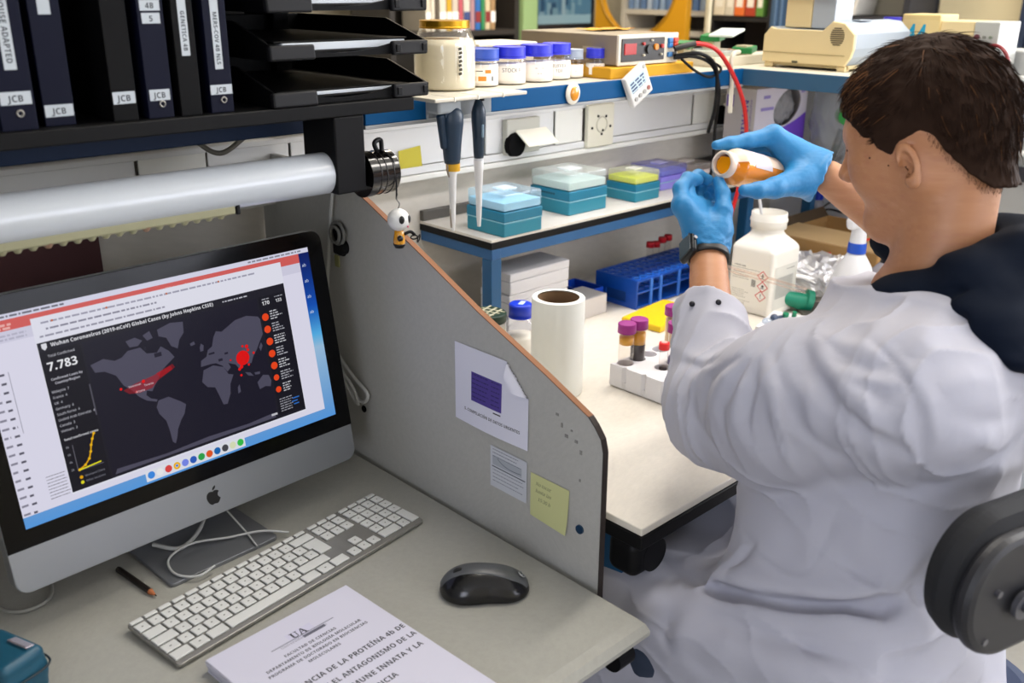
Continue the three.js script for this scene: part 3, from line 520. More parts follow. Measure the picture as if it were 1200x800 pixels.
// three letter trays
{
  const mTray = phys(0x070708, 0.5, { specularIntensity: 0.2 }), mTrayTab = phys(0x161618, 0.5, { specularIntensity: 0.4 });
  const labels = ['black letter tray, lowest of three, holding a thin sheet', 'black letter tray, middle of three, holding a pile of papers', 'black letter tray, top of three, cut by the picture edge'];
  for (let i = 0; i < 3; i++) {
    const t = thing('letter_tray', labels[i], 'tray', [0.766, 1.347 + i * 0.0575, -1.27], 0, 'stacked letter trays');
    const W = 0.25, D = 0.33, f = D / 2;
    part('floor', box(W, 0.004, D - 0.02, [0, 0.008, -0.01]), mTray, t);
    for (const s of [-1, 1]) { const g = extrude([[-f, 0.0], [f, 0.0], [f + 0.004, 0.018], [f - 0.09, 0.046], [-f, 0.046]], 0.004, 0.001); g.rotateY(-Math.PI / 2); g.translate(s * (W / 2) + (s > 0 ? 0 : 0.004), 0, 0); part('side_wall', g, mTray, t); }
    part('back_wall', box(W, 0.046, 0.004, [0, 0.023, -f + 0.002]), mTray, t);
    for (const s of [-1, 1]) part('front_tab', [box(s < 0 ? 0.066 : 0.06, 0.019, 0.01, [s * (W / 2 - 0.031), 0.0095, f], [-0.1, 0, 0], 0.003)], mTrayTab, t);
    for (const s of [0.072, 0.118]) part('tab_clip', box(0.008, 0.01, 0.004, [s, 0.0095, f + 0.005], undefined, 0.001), mBlack, t);
    const lip = new THREE.Shape(); lip.moveTo(-0.07, 0.002); lip.lineTo(0.07, 0.002); lip.lineTo(0.07, 0.017); lip.quadraticCurveTo(0, 0.0, -0.07, 0.012); lip.lineTo(-0.07, 0.002);
    part('front_lip', place(new THREE.ExtrudeGeometry(lip, { depth: 0.004, bevelEnabled: false, curveSegments: 20 }), [0, 0, f - 0.006]), mTray, t);
  }
  const sheets = [[0.0045, 'thin pile of paper under a black folder in the lowest tray'], [0.0095, 'pile of white paper under a black folder in the middle tray'], [0.0095, 'pile of paper under a black folder in the top tray']];
  sheets.forEach(([h, label], i) => {
    const t = thing('paper_pile', label, 'paper', [0.758, 1.347 + i * 0.0575 + 0.0102, -1.275]);
    part('sheets', box(0.2, h, 0.297, [0.01, h / 2, 0], [0, 0.02, 0], 0.0008, 1), std(0xc6ccd2, 0.85), t);
    part('folder', box(0.215, 0.0025, 0.3, [0.008, h + 0.0013, -0.002], [0, 0.01, 0], 0.0008, 1), mTray, t, 'black folder on top');
  });
}
// tube-shaped lamp
{
  const t = thing('shelf_lamp', 'white tube-shaped lamp with ribbed yellowish underside below the black shelf', 'lamp', [0.23, 1.251, -1.132]);
  part('housing', [cyl(0.0285, 0.0285, 1.03, [0, 0, 0], [0, 0, Math.PI / 2], 48)], phys(0xb9bec3, 0.28, { clearcoat: 0.6, clearcoatRoughness: 0.12 }), t);
  part('bracket', box(0.049, 0.105, 0.08, [0.5215, 0.026, -0.009], undefined, 0.003), phys(0x08080a, 0.5, { specularIntensity: 0.3 }), t, 'black bracket hanging from the shelf');
  part('diffuser_rail', box(0.86, 0.012, 0.03, [-0.08, -0.0262, 0.004], undefined, 0.003), std(0x8f8c6e, 0.6), t, 'yellowish ribbed grille');
  for (let i = 0; i < 52; i++) part('rib', cyl(0.0072, 0.0028, 0.0062, [-0.5 + i * 0.0163, -0.0335, 0.012], undefined, 12), i % 7 === 3 ? std(0x8d6e56, 0.6) : std(0x93906f, 0.6), t);
  part('rail_end', box(0.006, 0.014, 0.032, [0.353, -0.0262, 0.004]), mBlack, t);
}
{
  const t = thing('lamp_end_cap', 'black taped cylinder with wires at the right end of the lamp', 'cap', [0.812, 1.242, -1.128]);
  part('cap', [cyl(0.031, 0.031, 0.046, [-0.002, 0, 0], [0, 0, Math.PI / 2], 36), cyl(0.0325, 0.0325, 0.012, [-0.022, 0, 0], [0, 0, Math.PI / 2], 36), cyl(0.022, 0.03, 0.004, [0.023, 0, 0], [0, 0, -Math.PI / 2], 36)], phys(0x0b0a09, 0.18, { clearcoat: 0.8 }), t);
  part('tape_band', [-0.012, -0.002, 0.01].map((x) => place(new THREE.TorusGeometry(0.0312, 0.0007, 6, 40), [x, 0, 0], [0, Math.PI / 2, 0.1])), std(0x14110e, 0.4), t);
  part('wire_knot', [tube([[0.0, 0.028, 0.006], [-0.004, 0.043, 0.004], [0.008, 0.046, 0.002], [0.004, 0.03, 0.01]], 0.0035, 24), tube([[0.004, 0.034, 0.008], [0.012, 0.02, 0.024], [0.012, -0.01, 0.031], [0.012, -0.036, 0.03]], 0.0012, 24)], mBlack, t);
}
{
  const t = thing('key_charm', 'small figure charm with white ball head hanging from the lamp end', 'charm', [0.825, 1.176, -1.096]);
  part('head', ball(0.0165, [0, 0, 0]), phys(0xd9d9d6, 0.3, { clearcoat: 0.5 }), t);
  for (const [x, y, z] of [[-0.0055, 0.003, 0.0152], [0.0094, 0.0018, 0.0132]]) part('eye_spot', place(new THREE.SphereGeometry(0.0052, 18, 12).scale(0.8, 1.15, 0.35), [x, y, z - 0.0002], [0, x * 60, 0]), std(0x050505, 0.3), t);
  part('mouth', ball(0.0016, [0.006, -0.0085, 0.0138]), std(0xc25a6a, 0.5), t);
  part('body', [lathe([[0.0001, -0.042], [0.006, -0.041], [0.0085, -0.036], [0.0088, -0.03], [0.0075, -0.022], [0.006, -0.014], [0.0001, -0.014]], 24)], phys(0xc98a12, 0.25, { clearcoat: 0.6 }), t, 'orange glazed body');
  part('foot', [lathe([[0.0001, -0.0425], [0.0065, -0.0415], [0.009, -0.037], [0.0091, -0.035], [0.0001, -0.035]], 24), ball(0.0045, [-0.0035, -0.026, 0.007])], std(0x0c0a08, 0.3), t);
  part('cord', tube([[0, 0.016, 0], [0.001, 0.024, 0.002], [-0.002, 0.03, 0], [0.001, 0.038, -0.002]], 0.0008, 20), std(0x6a6862, 0.4, 0.5), t);
  part('key_ring', [place(new THREE.TorusGeometry(0.006, 0.001, 8, 24), [0.036, -0.034, 0.0], [0.3, 0.6, 0]), place(new THREE.TorusGeometry(0.005, 0.001, 8, 24), [0.026, -0.03, 0.002], [0.8, -0.4, 0]), tube([[0.008, -0.022, 0.003], [0.018, -0.02, 0.004], [0.026, -0.026, 0.003]], 0.0025, 16)], std(0x1a1a1c, 0.25, 0.8), t, 'black and silver clasp');
}
{
  const t = thing('shelf_cable', 'grey cables running behind the lamp bracket below the shelf', 'cable', [0.8, 1.25, -1.3]);
  part('cord', [tube([[0.0, 0.05, 0.1], [0.05, 0.052, 0.02], [0.1, 0.056, -0.05]], 0.004, 30), tube([[0.03, 0.045, 0.05], [0.062, 0.02, 0.06], [0.066, -0.02, 0.06]], 0.004, 30), tube([[-0.14, 0.03, -0.1], [-0.1, 0.0, -0.08], [-0.05, 0.03, -0.06], [0.02, 0.035, -0.05]], 0.004, 40)], std(0x77746a, 0.5), t);
}
// ---------- upper bench shelf and what stands on it ----------
{
  const t = thing('bench_shelf', 'upper bench shelf with a bright blue front edge', 'shelf', [1.4, SHELF, -1.402]);
  part('shelf_board', box(1.04, 0.02, 0.304, [0, -0.01, 0], undefined, 0.002), std(0xc9c2b0, 0.45), t);
  part('front_edge', box(1.04, 0.034, 0.008, [0, -0.017, 0.152], undefined, 0.002), phys(0x044a7c, 0.55, { specularIntensity: 0.25 }), t, 'bright blue front edge');
  part('under_lip', box(1.04, 0.006, 0.012, [0, -0.037, 0.15], undefined, 0.001), std(0x8e9192, 0.5), t);
}
{
  const t = thing('side_shelf', 'side shelf with a slate blue edge turning toward the viewer', 'shelf', [2.26, SHELF, -1.255]);
  part('shelf_board', box(0.68, 0.02, 0.6, [0, -0.01, 0], undefined, 0.002), std(0xcfc8b6, 0.45), t);
  part('front_edge', box(0.008, 0.036, 0.604, [-0.341, -0.018, 0], undefined, 0.002), std(0x2f5876, 0.4), t, 'slate blue edge');
  part('end_edge', box(0.68, 0.036, 0.008, [0, -0.018, 0.302], undefined, 0.002), std(0x2f5876, 0.4), t);
}
{
  const t = thing('shelf_strip_light', 'slim white strip light under the blue-edged bench shelf', 'lamp', [1.42, 1.2905, -1.33]);
  part('housing', box(0.9, 0.012, 0.05, [0, 0.006, 0], undefined, 0.003), std(0xdededa, 0.5), t);
  part('diffuser', box(0.88, 0.005, 0.036, [0, -0.0025, 0], undefined, 0.002), std(0xf4f2ea, 0.6, 0, { emissive: 0xf8f6ff, emissiveIntensity: 3 }), t);
  const l = new THREE.RectAreaLight(0xf8f6ff, 13, 0.88, 0.036); l.position.set(1.42, 1.2845, -1.33); l.lookAt(1.42, 0, -1.33); l.castShadow = true; scene.add(l);
}
const mGlass = phys(0xffffff, 0.06, { transmission: 1, thickness: 0, ior: 1.45 });
const mBlueCap = std(0x3036d4, 0.4), mBluerCap = std(0x2e4fb4, 0.4);
{
  const t = thing('storage_jar', 'large clear jar of pale powder with a gold lid on the shelf', 'jar', [1.118, SHELF, -1.335]);
  part('glass', lathe([[0.001, 0.0], [0.05, 0.0], [0.053, 0.004], [0.053, 0.075], [0.05, 0.088], [0.043, 0.096], [0.041, 0.104], [0.0425, 0.105], [0.0545, 0.075], [0.0545, 0.003]], 48), mGlass, t);
  part('contents', lathe([[0.0001, 0.002], [0.051, 0.002], [0.052, 0.006], [0.052, 0.073], [0.048, 0.085], [0.0001, 0.085]], 48), std(0xefe4c6, 0.85), t, 'pale cream powder');
  part('lid', [cyl(0.0435, 0.0435, 0.012, [0, 0.109, 0], undefined, 48), place(new THREE.TorusGeometry(0.0425, 0.002, 8, 48), [0, 0.104, 0], [Math.PI / 2, 0, 0])], std(0xb98a1c, 0.3, 0.8), t, 'gold metal lid');
  part('marker_writing', [0, 1, 2, 3, 4, 5, 6].map((i) => brick(0.006, 0.0045, 0.0006, [-0.012 + (i % 2) * 0.001, 0.03 + i * 0.0068, 0.0541], [0, -0.2, 0.2])), std(0x4b463a, 0.8), t, 'faded handwriting');
}
const inkTex = (text, size, extra) => canvasTex(256, 128, (g, w, h) => { g.fillStyle = '#f6f0e6'; g.fillRect(0, 0, w, h); g.fillStyle = '#3c3a3a'; g.font = size + 'px sans-serif'; g.textAlign = 'center'; text.forEach((s, i) => g.fillText(s, w / 2, h * (0.4 + i * 0.34))); if (extra) extra(g, w, h); });
const arcBand = (r, h, a, y) => { const g = new THREE.CylinderGeometry(r, r, h, 20, 1, true, -a / 2, a); g.translate(0, y, 0); return g; };
function bottle(label, x, z, r, h, capR, capH, capM, fill, inkM, turn) {
  const t = thing('reagent_bottle', label, 'bottle', [x, SHELF, z], turn || 0, 'bottles on the bench shelf');
  const s = h * 0.66;
  part('glass', lathe([[0.001, 0], [r - 0.002, 0], [r, 0.003], [r, s], [r * 0.94, s + r * 0.18], [capR * 0.9, h - capH * 0.9], [capR * 0.86, h]], 40), mGlass, t);
  part('liquid', lathe([[0.0001, 0.002], [r - 0.0025, 0.002], [r - 0.0015, 0.004], [r - 0.0015, s * fill], [0.0001, s * fill]], 40), std(0xf2ebdf, 0.5), t);
  part('cap', [cyl(capR, capR, capH, [0, h - capH / 2 + 0.003, 0], undefined, 36), place(new THREE.TorusGeometry(capR - 0.0012, 0.0016, 8, 36), [0, h + 0.0026, 0], [Math.PI / 2, 0, 0]), cyl(capR * 1.03, capR * 1.03, 0.003, [0, h - capH + 0.001, 0], undefined, 36)], capM, t);
  if (inkM) part('label', arcBand(r + 0.0006, s * 0.62, 1.7, s * 0.5), inkM, t);
  return t;
}
const ink = (text, size, extra) => std(0xffffff, 0.7, 0, { map: inkTex(text, size, extra) });
bottle('bottle with an orange hazard label and blue cap beside the jar', 1.202, -1.332, 0.031, 0.062, 0.0308, 0.016, mBluerCap, 0.95, ink(['', ''], 30, (g, w, h) => { g.fillStyle = '#d98a2a'; g.fillRect(120, 14, 54, 30); g.fillRect(60, 70, 70, 40); g.fillStyle = '#555'; g.fillRect(40, 20, 60, 8); g.fillRect(180, 70, 16, 40); }), -0.5);
bottle('blue-capped bottle with handwritten ink, second bottle from the jar', 1.268, -1.33, 0.032, 0.063, 0.0302, 0.016, mBlueCap, 0.9, ink(['STOCK P', ''], 46), -0.6);
bottle('blue-capped bottle with a smudged dark mark, third from the jar', 1.34, -1.33, 0.032, 0.064, 0.0305, 0.016, mBlueCap, 0.9, ink(['~ ▲ ~', '- -'], 40), -0.6);
bottle('blue-capped bottle with two lines of ink, fourth from the jar', 1.404, -1.34, 0.03, 0.064, 0.0275, 0.016, mBlueCap, 0.85, ink(['BUFFER', '10X'], 44), -0.6);
bottle('small bottle with a pale grey cap in front of the brown instrument', 1.449, -1.335, 0.021, 0.051, 0.0185, 0.014, std(0xa9b4c2, 0.4), 0.7, ink(['', '~'], 40), -0.6);
bottle('small blue-capped bottle at the right end of the row', 1.494, -1.318, 0.0205, 0.052, 0.0185, 0.014, mBlueCap, 0.8, ink(['MgCl', ''], 48), -0.6);
bottle('blue-capped bottle half hidden behind the pale grey cap', 1.53, -1.42, 0.026, 0.066, 0.022, 0.012, std(0x3b3fd0, 0.4), 0.8, null);
{
  const t = thing('white_tray', 'white plastic tray behind the blue-capped bottles', 'tray', [1.34, SHELF, -1.46]);
  part('body', box(0.15, 0.062, 0.1, [0, 0.031, 0], undefined, 0.006), std(0xdcd2bd, 0.5), t);
  part('rim', box(0.158, 0.006, 0.108, [0, 0.064, 0], undefined, 0.003), std(0xe6ddc9, 0.5), t);
}
{
  const t = thing('foam_block', 'long yellow foam block under the brown instrument', 'block', [1.61, SHELF, -1.395]);
  part('block', box(0.27, 0.022, 0.27, [0, 0.011, 0], undefined, 0.003), std(0xd99f08, 0.7, 0, { bumpMap: rep(fineGrain, 8), bumpScale: 0.0006 }), t);
}
{
  const t = thing('power_supply', 'brown electrophoresis power supply with red display on the yellow block', 'instrument', [1.597, SHELF + 0.022, -1.405]);
  part('case', box(0.19, 0.058, 0.27, [0, 0.031, 0], undefined, 0.003), std(0x8c7f6b, 0.45), t);
  part('front_plate', box(0.192, 0.059, 0.006, [0, 0.031, 0.137], undefined, 0.002), std(0xd9d0bd, 0.45), t);
  part('control_panel', box(0.135, 0.044, 0.003, [-0.02, 0.031, 0.1405], undefined, 0.001), std(0x201c1a, 0.4), t, 'dark control panel');
  part('display', box(0.036, 0.021, 0.002, [-0.062, 0.033, 0.1425], undefined, 0.0005), std(0x400404, 0.3, 0, { emissive: 0xff1a10, emissiveIntensity: 0.55 }), t, 'glowing red display');
  for (const [x, y, r, c] of [[-0.004, 0.031, 0.009, 0x0c0c0c], [0.018, 0.035, 0.006, 0xd9801a], [-0.022, 0.042, 0.003, 0xb02015], [0.038, 0.036, 0.004, 0xb02015], [0.004, 0.048, 0.002, 0xcfc6b0], [-0.02, 0.02, 0.002, 0xcfc6b0], [0.036, 0.02, 0.002, 0xcfc6b0]])
    part('knob', cyl(r, r, 0.005, [x, y, 0.1435], [Math.PI / 2, 0, 0], 20), std(c, 0.4), t);
  for (const [x, y, c] of [[0.066, 0.046, 0x1c6fb0], [0.084, 0.046, 0xc93412], [0.066, 0.036, 0x1c6fb0], [0.084, 0.036, 0xc93412], [0.066, 0.018, 0x2a6aa0], [0.08, 0.018, 0x2a2a2a]])
    part('jack', box(0.014, 0.01, 0.006, [x, y, 0.142], undefined, 0.002), std(c, 0.4), t);
  part('side_sticker', box(0.0008, 0.012, 0.05, [-0.0954, 0.03, 0.07]), std(0xb9ad94, 0.7), t);
}
{
  const t = thing('paper_slip', 'yellow crumpled slip lying on the brown instrument', 'paper', [1.64, SHELF + 0.082, -1.42]);
  const g = new THREE.PlaneGeometry(0.12, 0.07, 14, 10), p = g.attributes.position; for (let i = 0; i < p.count; i++) p.setZ(i, 0.0035 + 0.0025 * noise(p.getX(i) * 25, p.getY(i) * 25, 3)); g.rotateX(-Math.PI / 2); g.computeVertexNormals();
  part('sheet', g, std(0xcf9a22, 0.7, 0, { side: THREE.DoubleSide }), t);
}
{
  const t = thing('kitchen_timer', 'square white timer hanging tilted on the blue shelf edge', 'timer', [1.531, 1.312, -1.2445], 0);
  const T = new THREE.Matrix4().makeRotationZ(0.52), on = (g) => g.applyMatrix4(T);
  part('body', on(box(0.067, 0.066, 0.013, [0, 0, 0.0065], undefined, 0.004)), std(0xd6d4cf, 0.4), t);
  const [g, m] = stick(0.05, 0.026, (c, w, h) => { c.fillStyle = '#b9cdd2'; c.fillRect(0, 0, w, h); c.fillStyle = '#2a3a56'; lines(c, 10, w - 10, 22, 4, 34, 20, '#31446a', 0.1); }, 5000); g.translate(-0.002, 0.008, 0.0134); part('display', on(g), m, t);
  for (let i = 0; i < 4; i++) part('button', on(cyl(0.0045, 0.0045, 0.003, [-0.021 + i * 0.014, -0.019, 0.0135], [Math.PI / 2, 0, 0], 18)), std(i === 3 ? 0x9a5b50 : 0x9c9a96, 0.4), t);
  part('hook', on(cyl(0.004, 0.004, 0.004, [0.026, 0.026, 0.0125], [Math.PI / 2, 0, 0], 16)), std(0xaaa9a4, 0.4), t);
}
{
  const t = thing('egg_magnet', 'fried egg shaped magnet on the blue shelf edge', 'magnet', [1.349, 1.307, -1.2455]);
  part('white', place(new THREE.SphereGeometry(0.0195, 28, 16).scale(1, 1.05, 0.22), [0, 0, 0.003], [0, 0, 0]), std(0xdcd6c6, 0.4), t);
  part('yolk', place(new THREE.SphereGeometry(0.0115, 24, 14).scale(1, 1.15, 0.35), [0.001, 0, 0.0065]), phys(0xd98c06, 0.25, { clearcoat: 0.6 }), t, 'raised yellow yolk');
}
{
  const t = thing('pipette_holder', 'clear white plastic pipette holder clipped to the shelf edge', 'holder', [1.06, SHELF, -1.21]);
  part('plate', box(0.2, 0.006, 0.06, [0, 0.004, 0.008], undefined, 0.002), std(0xcfc9ba, 0.35), t);
  for (const x of [-0.06, -0.01, 0.045]) part('plate_joint', box(0.003, 0.0075, 0.06, [x, 0.004, 0.009], undefined, 0.001), std(0xe6e0d2, 0.35), t);
  part('clip', [box(0.14, 0.035, 0.006, [0, -0.014, -0.021], undefined, 0.002), box(0.05, 0.022, 0.035, [-0.05, -0.01, -0.002], undefined, 0.006)], std(0x9aa0a4, 0.4), t);
}
function pipette(label, x, color, ring, len2, fat) {
  const t = thing('pipette', label, 'pipette', [x, 1.318, -1.208], 0, 'hanging pipettes');
  const m = std(color, 0.4);
  const s = fat ? 1 : 0.62;
  part('handle', [lathe([[0.0001, 0], [0.009 * s, 0], [0.016 * s, -0.012], [0.0195 * s, -0.02], [0.0195 * s, -0.034], [0.0165 * s, -0.06], [0.014 * s, -0.09], [0.0125 * s, -0.098], [0.0001, -0.098]].reverse(), 28)], m, t, 'dark blue handle');
  if (fat) part('finger_hook', [box(0.016, 0.058, 0.012, [-0.018, -0.045, 0], [0, 0, 0.16], 0.005), box(0.028, 0.022, 0.02, [-0.006, -0.016, 0], undefined, 0.006)], m, t);
  else part('finger_hook', box(0.005, 0.022, 0.004, [-0.001, -0.05, 0.011], undefined, 0.002), std(0x6f8797, 0.4), t);
  part('plunger', [cyl(0.007, 0.007, 0.008, [0.004, 0.002, 0], undefined, 18), cyl(0.0035, 0.0035, 0.02, [0.004, -0.004, 0], undefined, 12)], mBlack, t);
  if (ring) part('colour_ring', cyl(0.0118, 0.0118, 0.013, [0.002, -0.104, 0], undefined, 24), std(0xcf9c08, 0.4), t, 'yellow ring'); else part('colour_ring', cyl(0.008, 0.008, 0.008, [0, -0.1, 0], undefined, 24), std(0xc6c9cc, 0.4), t);
  part('shaft', lathe([[0.0001, -0.1], [0.0085, -0.1], [0.0075, -0.118], [0.0062, -0.14], [0.0046, -len2 + 0.02], [0.003, -len2], [0.0001, -len2]].reverse(), 20), std(0xd3d2d0, 0.35), t, 'white tapering shaft');
  if (fat) part('tip_ejector', tube([[-0.009, -0.098, 0], [-0.0095, -0.112, 0], [-0.003, -0.128, 0], [-0.004, -0.19, 0], [-0.003, -0.206, 0]], 0.0018, 24, 6), std(0x9b8f80, 0.35, 0.6), t);
  return t;
}
pipette('thick dark blue pipette with a yellow ring hanging from the holder', 1.023, 0x0f2a40, true, 0.212, true);
pipette('slim dark blue pipette hanging right of the yellow-ringed one', 1.082, 0x10283a, false, 0.214, false);

// ---------- tip boxes on the riser ----------
const mTeal = std(0x1f7d92, 0.35), mTealDark = std(0x12708c, 0.35);
function tipBox(label, x, z, w, h, d, baseM, bandM, lidColor, rackM, inkText) {
  const t = thing('tip_box', label, 'box', [x, RISER, z], 0, 'pipette tip boxes');
  const hb = h * 0.6;
  part('base', box(w, hb * 0.56, d, [0, hb * 0.28, 0], undefined, 0.003), baseM, t);
  part('upper_band', box(w + 0.001, hb * 0.4, d + 0.001, [0, hb * 0.78, 0], undefined, 0.002), bandM, t);
  part('seam', box(w + 0.0016, 0.0016, d + 0.0016, [0, hb * 0.56, 0], undefined, 0.0006), std(0x8cc3d0, 0.4), t);
  if (rackM) part('tip_rack', box(w - 0.006, h * 0.2, d - 0.006, [0, hb + h * 0.1, 0], undefined, 0.002), rackM, t);
  part('lid', box(w - 0.001, h - hb, d - 0.001, [0, hb + (h - hb) / 2, 0], undefined, 0.005, 3), phys(lidColor, 0.22, { transmission: 0.85, thickness: 0 }), t, 'frosted clear lid');
  part('lid_grip', box(w * 0.35, 0.003, d * 0.3, [0, h + 0.0008, 0], undefined, 0.001), phys(lidColor, 0.35, { transmission: 0.4, thickness: 0 }), t);
  if (inkText) part('ink_marks', [0, 1, 2, 3, 4, 5, 6, 7].map((i) => brick(0.0006, 0.0035, 0.005, [-w / 2 - 0.0008, hb * 0.8, -0.035 + i * 0.007])), std(0x123a48, 0.7), t);
  return t;
}
tipBox('teal tip box with pale blue lid nearest the pipettes', 1.308, -1.383, 0.106, 0.084, 0.11, mTeal, mTealDark, 0xe6f4fa, std(0xa9d2e2, 0.6));
tipBox('teal tip box with clear white lid and ink marks, second from the pipettes', 1.548, -1.43, 0.122, 0.088, 0.118, mTeal, mTealDark, 0xf2f6f4, std(0xc4d6d2, 0.6), true);
tipBox('small teal tip box with a yellow tip rack inside', 1.742, -1.405, 0.088, 0.068, 0.088, mTeal, mTealDark, 0xf4f4e6, std(0xd2dc10, 0.6));
tipBox('lilac tip box with lilac lid next to the gloved hand', 1.9, -1.455, 0.105, 0.056, 0.1, std(0x8f86d8, 0.4), std(0x8378d4, 0.4), 0xc3c0ee, std(0xa7b7dc, 0.6));
tipBox('pale pinkish clear tip box behind the orange bottle', 2.02, -1.46, 0.1, 0.046, 0.09, std(0xd8c6bd, 0.5), std(0xd2c3c0, 0.5), 0xe9e2dc, null);

// ---------- on the bench ----------
const mFoam = std(0xdedcde, 0.85, 0, { bumpMap: rep(fineGrain, 6), bumpScale: 0.0005 });
const foamLabels = ['white foam box at the bottom of the stack under the riser', 'white foam box in the middle of the stack under the riser', 'white foam box on top of the stack under the riser'];
for (let i = 0; i < 3; i++) {
  const t = thing('foam_box', foamLabels[i], 'box', [1.392 + i * 0.001, BENCH + i * 0.046, -1.408 + i * 0.001], 0, 'stacked white foam boxes');
  part('base', box(0.178, 0.028, 0.09, [0, 0.014, 0], undefined, 0.003), mFoam, t); part('lid', box(0.179, 0.0172, 0.091, [0, 0.0371, 0], undefined, 0.003), mFoam, t);
}
{
  const t = thing('carton', 'small plain white carton beside the paper roll', 'box', [1.545, BENCH, -1.372]);
  part('body', box(0.075, 0.044, 0.075, [0, 0.022, 0], undefined, 0.002), std(0xcfc9c4, 0.75), t); part('flap', box(0.074, 0.0012, 0.074, [0, 0.0446, 0], undefined, 0.0005), std(0xb5b3b4, 0.75), t);
}
{
  const t = thing('paper_roll', 'tall white paper roll with brown cardboard core on the bench corner', 'roll', [1.178, BENCH, -1.105]);
  part('paper', lathe([[0.0375, 0], [0.0465, 0], [0.0475, 0.002], [0.0475, 0.178], [0.046, 0.18], [0.0375, 0.18]], 56), std(0xecece4, 0.75), t);
  part('core', lathe([[0.0375, 0.001], [0.0375, 0.1785], [0.036, 0.1785], [0.036, 0.001], [0.0375, 0.001]], 56), std(0x7a5d3f, 0.85, 0, { side: THREE.DoubleSide }), t, 'brown cardboard core');
}
{
  const t = thing('reagent_bottle', 'clear bottle with a large blue screw cap left of the paper roll', 'bottle', [1.222, BENCH, -1.246]);
  part('glass', lathe([[0.001, 0], [0.032, 0], [0.034, 0.004], [0.034, 0.072], [0.029, 0.086], [0.0185, 0.094], [0.0185, 0.106]], 40), mGlass, t);
  part('contents', lathe([[0.0001, 0.002], [0.032, 0.002], [0.0325, 0.005], [0.0325, 0.058], [0.0001, 0.058]], 36), std(0xd8d2c6, 0.6), t);
  part('cap', [lathe([[0.0001, 0.124], [0.019, 0.124], [0.0215, 0.1225], [0.0222, 0.119], [0.0222, 0.0965], [0.0001, 0.0965]].reverse(), 40), cyl(0.0226, 0.0226, 0.003, [0, 0.098, 0], undefined, 40)], std(0x0c33c0, 0.4), t, 'blue ribbed cap');
  part('cap_sticker', box(0.022, 0.0007, 0.01, [0.002, 0.1243, 0.002], [0, 0.5, 0], 0.0003), std(0xb4c2dc, 0.7), t);
}
{
  const t = thing('lidded_jar', 'jar with a dark green lid patterned with white strips behind the grey panel', 'jar', [1.146, BENCH, -1.256]);
  part('glass', lathe([[0.001, 0], [0.033, 0], [0.035, 0.004], [0.035, 0.088], [0.032, 0.1], [0.03, 0.104]], 40), phys(0xe9e7da, 0.25, { transmission: 0.7, thickness: 0 }), t);
  part('contents', lathe([[0.0001, 0.002], [0.033, 0.003], [0.033, 0.084], [0.0001, 0.086]], 32), std(0xb9b397, 0.85), t);
  part('lid', lathe([[0.0001, 0.121], [0.033, 0.121], [0.0355, 0.119], [0.0355, 0.104], [0.0001, 0.104]].reverse(), 40), std(0x0c2c18, 0.5), t, 'dark green lid');
  part('lid_strip', [[-0.014, 0.2], [0, 0.2], [0.014, 0.2]].map(([x]) => box(0.0045, 0.0012, 0.05, [x, 0.1216, 0], [0, 0.3, 0], 0.0005)).concat([[-0.012], [0.004], [0.018]].map(([z]) => box(0.056, 0.0012, 0.0045, [0, 0.1222, z], [0, 0.3, 0], 0.0005))), std(0xa8a68c, 0.6), t, 'pale crossed strips');
  part('dark_stripe', [0, 1, 2, 3].map((i) => place(new THREE.BoxGeometry(0.0016, 0.02, 0.0008), [0.0355 * Math.sin(0.2 + i * 0.4), 0.075 - i * 0.006, 0.0355 * Math.cos(0.2 + i * 0.4)], [0, 0.2 + i * 0.4, -0.6])), mBlack, t);
}
// blue tube rack: four decks of rings between end plates
const rackAt = [1.8, BENCH, -1.36];
{
  const t = thing('tube_rack', 'bright blue plastic test tube rack with rows of round holes', 'rack', rackAt);
  const m = std(0x0648a8, 0.35), mLight = std(0x2f6fd0, 0.4), L = 0.31, D = 0.125, pitch = 0.0235;
  const hole = (x, y) => { const h = new THREE.Path(); h.absarc(x, y, 0.0088, 0, Math.PI * 2, true); return h; };
  const holes = []; for (let i = 0; i < 13; i++) for (let j = 0; j < 5; j++) holes.push([(i - 6) * pitch, (j - 2) * 0.0235]);
  for (const [y, w] of [[0.064, 1], [0.036, 1]]) { const g = extrude(roundRect(L, D, 0.004), 0.004, 0, holes.map(([x, z]) => hole(x, z))); g.rotateX(-Math.PI / 2); g.translate(0, y, 0); part('deck', g, m, t); }
  part('floor', box(L, 0.004, D, [0, 0.004, 0]), m, t);
  part('ring_edges', holes.filter(([, z]) => z < -0.03).map(([x, z]) => place(new THREE.TorusGeometry(0.0092, 0.0014, 6, 20), [x, 0.0685, -z], [Math.PI / 2, 0, 0])), std(0x1a6ad0, 0.35), t);
  for (const s of [-1, 1]) { const w = new THREE.Path(); w.moveTo(-0.03, 0.012); w.lineTo(0.03, 0.012); w.lineTo(0.03, 0.036); w.lineTo(-0.03, 0.036); w.closePath(); const g = extrude([[-D / 2, 0], [D / 2, 0], [D / 2, 0.068], [-D / 2, 0.068]], 0.005, 0.001, [w]); g.rotateY(Math.PI / 2); g.translate(s * (L / 2) - 0.0025, 0, 0); part('end_plate', g, m, t); part('end_window', box(0.002, 0.024, 0.06, [s * (L / 2 - 0.002), 0.024, 0]), std(0x053a80, 0.5), t); }
  for (const x of [-0.105, -0.07, 0.0, 0.07, 0.12]) part('divider_post', box(0.009, 0.066, 0.006, [x, 0.034, D / 2 - 0.001], undefined, 0.002), mLight, t, 'paler upright');
}
